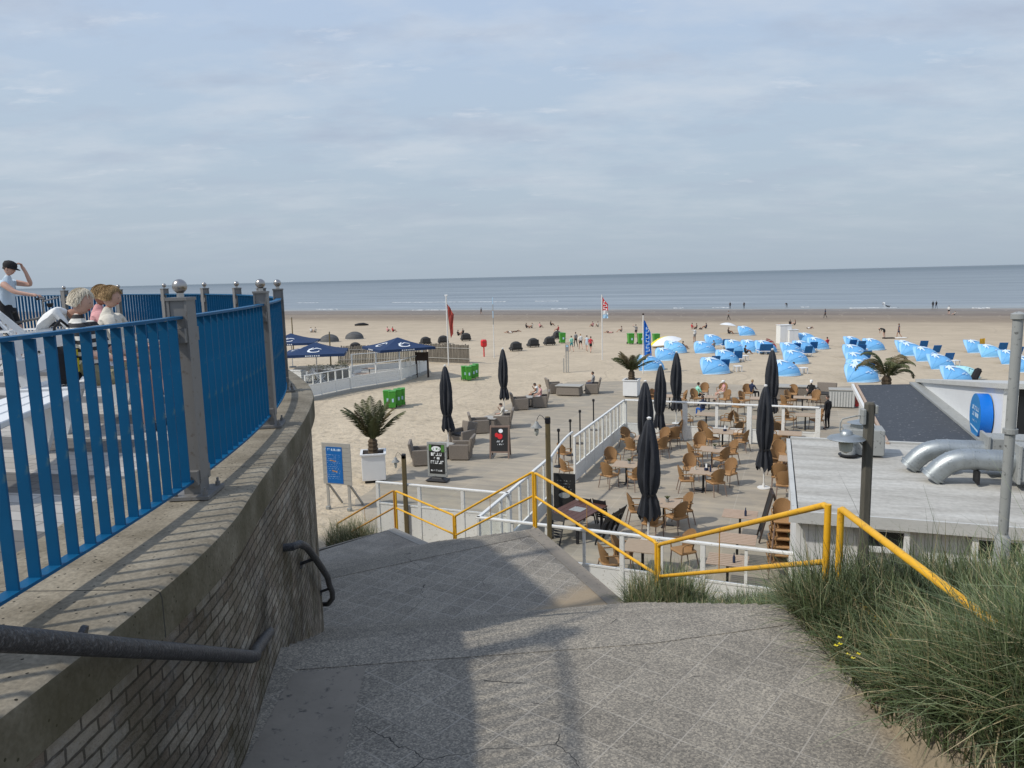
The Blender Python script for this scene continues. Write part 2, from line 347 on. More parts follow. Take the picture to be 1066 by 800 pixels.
# ------------------------------------------------------------------ beach and sea (beach frame: local x along shore, y seaward)
def sandmat():
    m, N, L, P = nt('sand'); tc = N.new('ShaderNodeTexCoord').outputs['Object']
    sp = N.new('ShaderNodeSeparateXYZ'); L.new(tc, sp.inputs[0]); s = sp.outputs[1]
    wob = math_(N, L, 'MULTIPLY', math_(N, L, 'SUBTRACT', noise(N, L, vecscale(N, L, tc, (.02,.08,1)), 1, 4), .5), 26)
    sw = math_(N, L, 'ADD', s, wob)
    f = math_(N, L, 'DIVIDE', sw, 220)
    r = ramp(N, [(0, (.51,.43,.315)), (.4, (.475,.395,.29)), (.56, (.425,.35,.255)), (.60, (.385,.315,.23)), (.635, (.27,.215,.155)), (.68, (.235,.185,.135)), (.715, (.25,.2,.145)),
                 (.745, (.165,.125,.095)), (.79, (.20,.16,.12)), (.84, (.15,.118,.092)), (.875, (.27,.23,.185)), (.9, (.24,.21,.18)), (1, (.2,.18,.16))])
    L.new(f, r.inputs[0])
    n1 = noise(N, L, tc, .35, 6); r1 = ramp(N, [(.3, (.86,.86,.86)), (.7, (1.1,1.1,1.1))]); L.new(n1, r1.inputs[0])
    n2 = noise(N, L, tc, 2.3, 5, .7); r2 = ramp(N, [(.32, (.74,.73,.72)), (.6, (1.1,1.1,1.1))]); L.new(n2, r2.inputs[0])
    c = mixc(N, L, r.outputs[0], r1.outputs[0], .8, 'MULTIPLY'); 
    near = ramp(N, [(.1, (1,1,1)), (.42, (.15,.15,.15)), (.6, (0,0,0))]); L.new(f, near.inputs[0])
    c = mixc(N, L, c, r2.outputs[0], math_(N, L, 'MULTIPLY', near.outputs[0], .75), 'MULTIPLY')
    vf = N.new('ShaderNodeTexVoronoi'); vf.inputs['Scale'].default_value = 1.7; wv = noise(N, L, tc, 1.2, 3); L.new(tc, vf.inputs['Vector'])
    rf = ramp(N, [(.1, (.66,.65,.64)), (.3, (1,1,1)), (.42, (1.06,1.06,1.05))]); L.new(vf.outputs['Distance'], rf.inputs[0])
    ft = ramp(N, [(.42, (0,0,0)), (.6, (1,1,1))]); L.new(noise(N, L, tc, .16, 4), ft.inputs[0])
    c = mixc(N, L, c, rf.outputs[0], math_(N, L, 'MULTIPLY', math_(N, L, 'MULTIPLY', near.outputs[0], ft.outputs[0]), .8), 'MULTIPLY')
    tr_ = math_(N, L, 'ADD', math_(N, L, 'ADD', math_(N, L, 'MULTIPLY', sp.outputs[0], .16), math_(N, L, 'MULTIPLY', s, .05)), math_(N, L, 'MULTIPLY', noise(N, L, tc, .05, 2), 3.2))
    tk = math_(N, L, 'LESS_THAN', math_(N, L, 'FRACT', tr_), .035); c = mixc(N, L, c, (.36,.30,.22), math_(N, L, 'MULTIPLY', tk, .45))
    L.new(c, P.inputs['Base Color'])
    rr = ramp(N, [(.6, (.95,.95,.95)), (.74, (.6,.6,.6)), (.9, (.35,.35,.35))]); L.new(f, rr.inputs[0]); L.new(rr.outputs[0], P.inputs['Roughness'])
    P.inputs['Specular IOR Level'].default_value = .25
    h = math_(N, L, 'ADD', math_(N, L, 'ADD', noise(N, L, tc, 2.6, 4), math_(N, L, 'MULTIPLY', noise(N, L, tc, 7, 3), .5)), math_(N, L, 'MULTIPLY', rf.outputs[0], .8))
    b = N.new('ShaderNodeBump'); b.inputs['Distance'].default_value = .12; L.new(near.outputs[0], b.inputs['Strength']); L.new(h, b.inputs['Height']); L.new(b.outputs[0], P.inputs['Normal'])
    return m
def seamat():
    m, N, L, P = nt('sea'); tc = N.new('ShaderNodeTexCoord').outputs['Object']
    sp = N.new('ShaderNodeSeparateXYZ'); L.new(tc, sp.inputs[0]); s = sp.outputs[1]
    lg = math_(N, L, 'LOGARITHM', math_(N, L, 'MAXIMUM', math_(N, L, 'SUBTRACT', s, 120), 1), 10)     # log distance keeps bands visible far out
    cb = N.new('ShaderNodeCombineXYZ'); L.new(math_(N, L, 'DIVIDE', sp.outputs[0], math_(N, L, 'MAXIMUM', s, 1)), cb.inputs[0]); L.new(lg, cb.inputs[1])
    base = ramp(N, [(0, (.26,.285,.29)), (.03, (.23,.265,.29)), (.3, (.2,.235,.258)), (.5, (.17,.203,.228)), (.66, (.115,.148,.17)), (.9, (.13,.163,.182)), (1, (.22,.25,.275))])
    L.new(math_(N, L, 'MULTIPLY', math_(N, L, 'SUBTRACT', lg, 1.9), .42), base.inputs[0])
    n = noise(N, L, vecscale(N, L, cb.outputs[0], (1.2, 34, 1)), 1, 6); r = ramp(N, [(.3, (.66,.69,.72)), (.68, (1.38,1.34,1.3))]); L.new(n, r.inputs[0])
    c = mixc(N, L, base.outputs[0], r.outputs[0], .85, 'MULTIPLY')
    # ripples near the beach
    n3 = noise(N, L, vecscale(N, L, tc, (.03, .38, 1)), 1, 5); r3 = ramp(N, [(.36, (.68,.7,.72)), (.5, (1,1,1)), (.66, (1.25,1.25,1.25))]); L.new(n3, r3.inputs[0])
    c = mixc(N, L, c, r3.outputs[0], .6, 'MULTIPLY')
    # breaking crests
    n2 = noise(N, L, vecscale(N, L, tc, (.011, .16, 1)), 1, 3); rf = ramp(N, [(.655, (0,0,0)), (.675, (1,1,1))]); L.new(n2, rf.inputs[0])
    fm = ramp(N, [(0, (1,1,1)), (.5, (1,1,1)), (.8, (0,0,0))]); L.new(math_(N, L, 'MULTIPLY', math_(N, L, 'SUBTRACT', s, 190), 1/90), fm.inputs[0])
    c = mixc(N, L, c, (.5,.52,.53), math_(N, L, 'MULTIPLY', math_(N, L, 'MULTIPLY', rf.outputs[0], fm.outputs[0]), .75))
    L.new(c, P.inputs['Base Color']); P.inputs['Roughness'].default_value = .45; P.inputs['Specular IOR Level'].default_value = .18
    bump(N, L, P, math_(N, L, 'ADD', noise(N, L, vecscale(N, L, tc, (.25,1.2,1)), 1, 4), noise(N, L, vecscale(N, L, tc, (.03,.12,1)), 1, 3)), .6, .35)
    return m
M['sand'] = sandmat(); M['sea'] = seamat()
def sheet(name, xs, ys, zf, m, rz=0):
    b = MB(); n = len(xs)
    b.v = [(x, y, zf(x, y)) for y in ys for x in xs]
    b.f = [(j*n+i, j*n+i+1, (j+1)*n+i+1, (j+1)*n+i) for j in range(len(ys)-1) for i in range(n-1)]; b.m = [0]*len(b.f)
    return struct(b.build(name, m, rz=rz, smooth=True))
def beach_z(x, y):
    z = ZB if y < 60 else ZB - 1.4*(y-60)/130
    return z - .01
sheet('beach', [-900,-400,-200,-100,-50,0,50,100,200,400,900], [-60,-20,0,30,60,80,100,120,140,160,180,190,200,215,230,260], beach_z, M['sand'], AZ)
sheet('sea', [-40000,-8000,-2000,-800,-300,-100,0,100,300,800,2000,8000,40000], [192,200,220,260,340,500,900,2000,5000,12000,40000], lambda x, y: SEA, M['sea'], AZ)
# strips of foam where the waves break
def foam():
    m, N, L, P = nt('foam'); tc = N.new('ShaderNodeTexCoord').outputs['Object']
    n = noise(N, L, vecscale(N, L, tc, (.6,2,1)), 1, 5); r = ramp(N, [(.38, (.26,.29,.31)), (.6, (.7,.71,.7))]); L.new(n, r.inputs[0]); L.new(r.outputs[0], P.inputs['Base Color']); P.inputs['Roughness'].default_value = .9
    for px0, px1, py, w in ((408, 527, 314.4, 1.3), (556, 582, 313.8, .6), (309, 331, 315.5, .7), (328, 352, 322.4, .35), (430, 470, 323.0, .45), (574, 592, 321.9, .8), (700, 712, 321.2, .5), (742, 764, 320.6, .6), (833, 842, 320.2, .5), (884, 936, 320.8, .7), (1012, 1030, 321.2, .5)):
        a, c = G(px0, py + (px0-px1)*-.008, SEA), G(px1, py, SEA); b = MB(); n = 26; top = []; bot = []
        d = (c-a); nrm = Vector((-d.y, d.x, 0)).normalized(); ph = random.random()*9
        for i in range(n+1):
            t = i/n; k = math.sin(PI*min(1, t*1.0))**.4; p = a + d*t + nrm*(math.sin(t*9+ph)*.5 + math.sin(t*23+ph)*.25)
            w2 = w*k*(.55 + .45*abs(math.sin(t*31+ph*2)))
            top.append((p.x+nrm.x*w2, p.y+nrm.y*w2, SEA+.02)); bot.append((p.x-nrm.x*w2, p.y-nrm.y*w2, SEA+.02)); 
        mid = [((x0+x1)/2, (y0+y1)/2, SEA+.15) for (x0,y0,_),(x1,y1,_) in zip(top, bot)]
        b.add(bot+mid+top, [(i, i+1, n+2+i, n+1+i) for i in range(n)] + [(n+1+i, n+2+i, 2*n+3+i, 2*n+2+i) for i in range(n)])
        o = b.build('wave_foam', m, smooth=True); o['group'] = 'foam of small waves'; o['kind'] = 'stuff'; o['label'] = 'white foam of a small wave breaking along the waterline'; o['category'] = 'foam'
foam()

# ------------------------------------------------------------------ terrace paving
def pavemat():
    m, N, L, P = nt('terrace_paving'); tc = N.new('ShaderNodeTexCoord').outputs['Object']
    b = N.new('ShaderNodeTexBrick'); b.inputs['Scale'].default_value = 1; b.inputs['Brick Width'].default_value = 2.0; b.inputs['Row Height'].default_value = 2.0; b.offset = 0
    b.inputs['Mortar Size'].default_value = .018; b.inputs['Mortar Smooth'].default_value = .5
    b.inputs['Color1'].default_value = (.325,.29,.235,1); b.inputs['Color2'].default_value = (.365,.327,.266,1); b.inputs['Mortar'].default_value = (.39,.355,.295,1); L.new(tc, b.inputs['Vector'])
    n = noise(N, L, vecscale(N, L, tc, (.35,1.4,1)), 1.5, 6, .65); r = ramp(N, [(.3, (.74,.75,.77)), (.65, (1.14,1.1,1.04))]); L.new(n, r.inputs[0])
    c = mixc(N, L, b.outputs[0], r.outputs[0], .9, 'MULTIPLY')
    n2 = noise(N, L, tc, 1.1, 6, .65); r2 = ramp(N, [(.5, (0,0,0)), (.72, (1,1,1))]); L.new(n2, r2.inputs[0])
    c = mixc(N, L, c, (.45,.375,.27), math_(N, L, 'MULTIPLY', r2.outputs[0], .6))
    L.new(c, P.inputs['Base Color']); P.inputs['Roughness'].default_value = .9; P.inputs['Specular IOR Level'].default_value = .2
    bump(N, L, P, noise(N, L, tc, 9, 4), .25); return m
M['paving'] = pavemat()
def paving():
    pts = [G(400,600), G(372,520), G(440,472), G(492,440), G(545,413), G(592,397.5), G(660,397)]
    far = G(850,403); pts += [far, G(960,400), G(1066,420), Vector((16,14,0)), Vector((5,13.5,0)), Vector((-1,15.5,0))]
    inv = Matrix.Rotation(-TZ, 3, 'Z')
    # subdivide the open (sand) side with a ragged edge
    out = []
    for a, c in zip(pts, pts[1:]+pts[:1]):
        n = max(1, int((c-a).length/.6))
        for i in range(n):
            p = a.lerp(c, i/n) + Vector((random.uniform(-.14,.14), random.uniform(-.14,.14), 0)); out.append(inv @ p)
    b = MB(); b.add([(p.x, p.y, ZB-.004) for p in out], [tuple(range(len(out)))[::-1]])
    o = struct(b.build('terrace_paving', M['paving'], rz=TZ)); 
    if o.data.polygons[0].normal.z < 0: o.data.flip_normals()
paving()

# ------------------------------------------------------------------ promenade wall, plaza, stairs
def spline(pts, step=.12):
    P = [Vector((*p, 0)) for p in pts]; P = [P[0]*2-P[1]] + P + [P[-1]*2-P[-2]]; out = []
    for i in range(1, len(P)-2):
        n = max(2, int((P[i+1]-P[i]).length/step))
        for k in range(n):
            t = k/n; a, b, c, d = P[i-1:i+3]
            out.append(.5*((2*b) + (c-a)*t + (2*a-5*b+4*c-d)*t*t + (3*b-a-3*c+d)*t**3))
    out.append(P[-2]); return out
OUT = spline([(-2.1,-3.5),(-1.85,0),(-1.65,1.6),(-1.54,2.9),(-1.55,3.9),(-1.69,4.9),(-2.03,7.3),(-2.44,9.06),(-3.22,10.95),(-4.25,12.95),(-5.45,14.75),(-7.0,16.5),(-8.8,18.05),(-10.8,19.4),(-13.05,20.5),(-16,21.5),(-24,23)])
RAILPTS = [(-2.3,-2.0),(-2.12,.25),(-2.0,2.4),(-1.98,4.54),(-2.22,6.74),(-2.74,8.93),(-3.6,10.95),(-4.62,12.8),(-5.85,14.5),(-7.35,16.1),(-9.1,17.6),(-11.1,18.85),(-13.3,19.9),(-15.7,20.8),(-18.1,21.5)]
RAIL = spline(RAILPTS, .06)
def arclen(c):
    a = [0.]
    for p, q in zip(c, c[1:]): a.append(a[-1]+(q-p).length)
    return a
def normals(c):
    out = []
    for i in range(len(c)):
        d = (c[min(i+1,len(c)-1)]-c[max(i-1,0)]).normalized(); out.append(Vector((d.y, -d.x, 0)))   # pointing outward (to the right)
    return out
def brickmat():
    m, N, L, P = nt('old_brick_wall'); uv = N.new('ShaderNodeUVMap').outputs[0]
    b = N.new('ShaderNodeTexBrick'); b.inputs['Scale'].default_value = 1; b.inputs['Brick Width'].default_value = .19; b.inputs['Row Height'].default_value = .062
    b.inputs['Mortar Size'].default_value = .007; b.inputs['Mortar Smooth'].default_value = .3; b.inputs['Bias'].default_value = .12
    b.inputs['Color1'].default_value = (.21,.165,.125,1); b.inputs['Color2'].default_value = (.43,.39,.33,1); b.inputs['Mortar'].default_value = (.13,.115,.095,1)
    w = noise(N, L, uv, 14, 3); off = N.new('ShaderNodeVectorMath'); off.operation = 'MULTIPLY_ADD'
    cb = N.new('ShaderNodeCombineXYZ'); L.new(w, cb.inputs[0]); L.new(w, cb.inputs[1]); L.new(cb.outputs[0], off.inputs[0]); off.inputs[1].default_value = (.014,.014,0); L.new(uv, off.inputs[2]); L.new(off.outputs[0], b.inputs['Vector'])
    n = noise(N, L, uv, 2.2, 6, .65); r = ramp(N, [(.28, (.5,.47,.42)), (.5, (1.0,.97,.92)), (.72, (1.4,1.33,1.25))]); L.new(n, r.inputs[0])
    c = mixc(N, L, b.outputs[0], r.outputs[0], 1, 'MULTIPLY')
    # efflorescence
    n4 = noise(N, L, uv, 5, 6, .7); r4 = ramp(N, [(.52, (0,0,0)), (.72, (1,1,1))]); L.new(n4, r4.inputs[0]); c = mixc(N, L, c, (.5,.48,.45), math_(N, L, 'MULTIPLY', r4.outputs[0], .55))
    # moss streaks running down, stronger near the foot
    st = noise(N, L, vecscale(N, L, uv, (2.2,1.1,1)), 1.3, 7, .66); r3 = ramp(N, [(.42, (0,0,0)), (.64, (1,1,1))]); L.new(st, r3.inputs[0])
    sp = N.new('ShaderNodeSeparateXYZ'); L.new(uv, sp.inputs[0]); low = ramp(N, [(0, (.1,.1,.1)), (.45, (.75,.75,.75)), (.8, (1,1,1))]); L.new(math_(N, L, 'MULTIPLY', sp.outputs[1], -.72), low.inputs[0])
    c = mixc(N, L, c, (.075,.062,.022), math_(N, L, 'MULTIPLY', math_(N, L, 'MULTIPLY', r3.outputs[0], low.outputs[0]), .68))
    # damp dark stains
    d = noise(N, L, vecscale(N, L, uv, (1.4,1.0,1)), .9, 6, .65); r5 = ramp(N, [(.5, (0,0,0)), (.75, (1,1,1))]); L.new(d, r5.inputs[0]); c = mixc(N, L, c, (.03,.028,.025), math_(N, L, 'MULTIPLY', r5.outputs[0], .7))
    L.new(c, P.inputs['Base Color']); P.inputs['Roughness'].default_value = .92; P.inputs['Specular IOR Level'].default_value = .2
    h = math_(N, L, 'ADD', math_(N, L, 'MULTIPLY', b.outputs['Fac'], -1), math_(N, L, 'MULTIPLY', noise(N, L, uv, 38, 5, .7), 1.6)); bump(N, L, P, h, 1.0, .022); return m
def copingmat():
    m, N, L, P = nt('mossy_concrete_coping'); uv = N.new('ShaderNodeUVMap').outputs[0]; tc = N.new('ShaderNodeTexCoord').outputs['Object']
    n = noise(N, L, tc, 3, 7, .65); r = ramp(N, [(.3, (.155,.132,.095)), (.52, (.255,.222,.168)), (.75, (.36,.318,.245))]); L.new(n, r.inputs[0])
    n2 = noise(N, L, tc, 45, 3); r2 = ramp(N, [(.35, (.7,.7,.7)), (.65, (1.2,1.2,1.2))]); L.new(n2, r2.inputs[0]); c = mixc(N, L, r.outputs[0], r2.outputs[0], .7, 'MULTIPLY')
    v = N.new('ShaderNodeTexVoronoi'); v.inputs['Scale'].default_value = 22; L.new(tc, v.inputs['Vector']); c = mixc(N, L, c, (.03,.028,.022), math_(N, L, 'LESS_THAN', v.outputs['Distance'], .13))
    sp = N.new('ShaderNodeSeparateXYZ'); L.new(uv, sp.inputs[0])
    g = noise(N, L, tc, 1.4, 5); side = math_(N, L, 'GREATER_THAN', -.004, sp.outputs[1]); rg = ramp(N, [(.3, (.25,.25,.25)), (.6, (1,1,1))]); L.new(g, rg.inputs[0])
    c = mixc(N, L, c, (.07,.06,.03), math_(N, L, 'MULTIPLY', math_(N, L, 'MULTIPLY', side, rg.outputs[0]), .8))
    # block joints every 2.2 m
    f = math_(N, L, 'FRACT', math_(N, L, 'MULTIPLY', sp.outputs[0], 1/2.2)); c = mixc(N, L, c, (.05,.047,.04), math_(N, L, 'LESS_THAN', f, .004))
    L.new(c, P.inputs['Base Color']); P.inputs['Roughness'].default_value = .92; P.inputs['Specular IOR Level'].default_value = .2; bump(N, L, P, math_(N, L, 'ADD', n, math_(N, L, 'MULTIPLY', n2, .4)), .5, .015); return m
M['brick'] = brickmat(); M['coping'] = copingmat()
def wallstrip():
    al = arclen(OUT); nm = normals(OUT); n = len(OUT)
    def strip(rows, name, m, parent):                 # rows: (outward offset, z, v)
        b = MB(); b.uv = []
        for off, z, v in rows:
            for p, q, a in zip(OUT, nm, al): b.v.append((p.x+q.x*off, p.y+q.y*off, z)); b.uv.append((a, v))
        for j in range(len(rows)-1):
            for i in range(n-1): b.f.append((j*n+i, j*n+i+1, (j+1)*n+i+1, (j+1)*n+i)); b.m.append(0)
        return b.build(name, m, parent, smooth=True)
    t = tag(bpy.data.objects.new('retaining_wall', None), 'old curved brick retaining wall with mossy concrete coping beside the stairs', 'wall'); COL.objects.link(t)
    strip([(-.05,-.24,-.24),(-.055,-1.0,-1.0),(-.05,-2.5,-2.5),(-.05,-7.0,-7.0)], 'brick_face', M['brick'], t)
    strip([(-.95,-.0,.9),(-.5,0,.45),(-.035,0,.0),(-.008,-.012,-.003),(0,-.04,-.04),(0,-.22,-.22),(-.02,-.238,-.235),(-.07,-.24,-.24)], 'coping', M['coping'], t)
wallstrip()
def plazamat():
    m, N, L, P = nt('plaza_paving'); tc = N.new('ShaderNodeTexCoord').outputs['Object']
    mp = N.new('ShaderNodeMapping'); mp.inputs['Rotation'].default_value = (0,0,R(12)); L.new(tc, mp.inputs[0])
    sp = N.new('ShaderNodeSeparateXYZ'); L.new(mp.outputs[0], sp.inputs[0])
    f = math_(N, L, 'FRACT', math_(N, L, 'MULTIPLY', sp.outputs[1], 1/1.1)); g = math_(N, L, 'GREATER_THAN', f, .58)
    b = N.new('ShaderNodeTexBrick'); b.offset = .5; b.inputs['Scale'].default_value = 1; b.inputs['Brick Width'].default_value = .3; b.inputs['Row Height'].default_value = .15; b.inputs['Mortar Size'].default_value = .006
    b.inputs['Color1'].default_value = (.85,.85,.85,1); b.inputs['Color2'].default_value = (1.1,1.1,1.1,1); b.inputs['Mortar'].default_value = (.5,.5,.5,1); L.new(mp.outputs[0], b.inputs['Vector'])
    c = mixc(N, L, mixc(N, L, (.42,.4,.37), (.13,.125,.12), g), b.outputs[0], 1, 'MULTIPLY')
    n = noise(N, L, tc, 2, 5); r = ramp(N, [(.3, (.8,.8,.8)), (.7, (1.1,1.1,1.1))]); L.new(n, r.inputs[0]); c = mixc(N, L, c, r.outputs[0], 1, 'MULTIPLY')
    L.new(c, P.inputs['Base Color']); P.inputs['Roughness'].default_value = .85; return m
M['plaza'] = plazamat()
def plaza():
    nm = normals(OUT); pts = [(p-q*.9) for p, q in zip(OUT, nm)][::3] + [Vector((-40,26,0)), Vector((-40,-4,0))]
    b = MB(); b.add([(p.x, p.y, -.01) for p in pts], [tuple(range(len(pts)))]); o = struct(b.build('plaza_pavement', M['plaza']))
    if o.data.polygons[0].normal.z < 0: o.data.flip_normals()
plaza()

TILE_A = math.atan2(-.195, .24)
M['agg1'] = aggregate('exposed_aggregate_tiles', -TILE_A, base=(.245,.226,.195), joint=(.42,.385,.33), sand=(1, -.15, 1.72, .55, 4), off=(.05,.12), mw=.0055, jlo=.34)
M['agg2'] = aggregate('landing_tiles', -math.atan2(-.36,.93)+R(8), base=(.25,.232,.203), joint=(.41,.38,.33), mw=.011, jlo=.32, sand=(1, -.85, -8.2, .8, 2.6))
M['agg3'] = aggregate('lower_landing_tiles', .6, base=(.27,.25,.22))
M['band'] = aggregate('aggregate_band', 0, base=(.25,.231,.2), tile=1.1, joint=(.16,.15,.13), off=(.3,.55))
M['smoothband'] = mat('smooth_concrete_band', (.235,.208,.172), .9, .25, 3, bmp=.2, spots=.1)
def v2(p): return Vector((p[0], p[1], 0))
def slab(name, poly, z0, z1, m): 
    return struct(MB().prism(poly, z0, z1).build(name, m))
Z1, Z2, Z3 = -1.45, -3.48, -5.37
slab('landing', [(-1.9,3.5),(2.75,3.5),(2.75,4.4),(2.32,5.9),(-2.2,5.31)], -7, Z1, M['agg1'])
slab('landing', [(1.67,10.16),(.43,13.81),(-5.6,10.55),(-5.4,9.2)], -7, Z2, M['agg2'])
slab('landing', [(-2.01,18.08),(-3.27,19.55),(-9,13.95),(-9,14.3)], -7, Z3, M['agg3'])
def flight(a, left, d, L_, z0, z1, n, m, name='stairs'):
    """treads from the nosing line a-left, going down along d"""
    b = MB(); a, left, d = v2(a), v2(left), v2(d).normalized(); r = (z0-z1)/n; t = L_/(n-1)
    for k in range(n-1):
        z = z0-r*(k+1); e = .012
        p = [a+d*(t*k), a+d*(t*(k+1)), left+d*(t*(k+1)), left+d*(t*k)]
        b.prism([(q.x, q.y) for q in p][::-1], -7, z)
    struct(b.build(name, m))
flight((2.32,5.9), (-3.2,5.19), (-.135,.99), 4.25, Z1, Z2, 13, M['band'])
flight((.43,13.81), (-6.3,10.15), (-.48,.877), 4.85, Z2, Z3, 12, M['band'])
flight((-3.27,19.55), (-9.6,13.4), (-.70,.714), 3.0, Z3, ZB+.02, 8, M['band'])
# upper flight the photographer stands on
b = MB()
for k in range(7):
    z = Z1 + .165*(k+1); y = 3.5-.36*k; b.prism([(-1.72,y-.36),(2.75,y-.36),(2.75,y),(-1.72,y)], -3, z)
b.prism([(-2.2,-3.5),(2.75,-3.5),(2.75,.98),(-1.8,.98)], -3, Z1+.165*7); struct(b.build('upper_stairs', M['agg3']))
# bands on the landings
def band(poly, z, m): return slab('edge_band', poly, z-.05, z+.005, m)
band([(2.318,5.895),(1.0,5.725),(-1.6,5.385),(-1.6,5.02),(1.0,5.28),(2.36,5.58)], Z1, M['band'])
band([(-1.1,5.04),(-1.6,4.975),(-1.6,3.5),(-1.0,3.5)], Z1, M['smoothband'])
e = (v2((.43,13.81))-v2((1.67,10.16))).normalized(); nn = Vector((-e.y, e.x, 0))
def edge(a, c, w, z, m):
    a, c = v2(a), v2(c); d = (c-a).normalized(); q = Vector((-d.y, d.x, 0))*w
    slab('edge_band', [(a.x,a.y),(c.x,c.y),(c.x+q.x,c.y+q.y),(a.x+q.x,a.y+q.y)], z-.05, z+.008, m)
edge((1.66,10.19), (.432,13.79), .26, Z2, M['smoothband'])
edge((.16,13.64), (-5.0,10.87), .3, Z2, M['band'])
edge((-2.015,18.09), (-3.265,19.54), .25, Z3, M['concrete'])

# pipe handrails on the wall
def piperail(label, pts, r, brackets):
    t = thing('handrail', label, 'handrail', (0,0,0))
    MB().tube(pts, r, 14).build('rail_pipe', M['pipe'], t, smooth=True)
    for q in brackets:
        b = MB(); b.tube([q[0], q[1]], r*.5, 8); d = (Vector(q[0])-Vector(q[1])).normalized(); p = Vector(q[0]); b.tube([p, p-d*.02], r*1.4, 12); b.build('bracket', M['pipe'], t, smooth=True)
A = D(-60, 661, 1.7); Bq = D(262, 684, 4.05); d = (Bq-A).normalized(); A0 = A - d*.9
C1 = D(268, 680, 4.13); C2 = D(279,660,4.95); 
piperail('thick dark worn pipe handrail in the foreground along the brick wall', [A0, A, A.lerp(Bq,.5), Bq, Bq.lerp(C2,.06)+Vector((.012,0,-.004)), Bq.lerp(C2,.18), C2, C2+(C2-Bq)*.1], .036, [((-1.62,2.6,.02), A.lerp(Bq,.4))])
def wx(y):
    p = min(OUT, key=lambda q: abs(q.y-y)); return p.x-.05
piperail('short dark pipe handrail curving down the wall beside the lower flight', [(wx(5.72)-.1,5.72,-.80),(wx(5.75)+.07,5.76,-.80),(wx(5.9)+.11,5.88,-.82),(wx(6.1)+.12,6.1,-.93)]+[(wx(y)+.12,y,-.93-.60*(y-6.1)) for y in (6.5,7,7.5,8,8.5,9,9.5)]+[(wx(9.6)-.05,9.62,-3.03)], .032, [((wx(y)-.03,y,-1.0-.60*(y-6.1)),(wx(y)+.11,y,-.95-.60*(y-6.1))) for y in (6.5,8.1)])

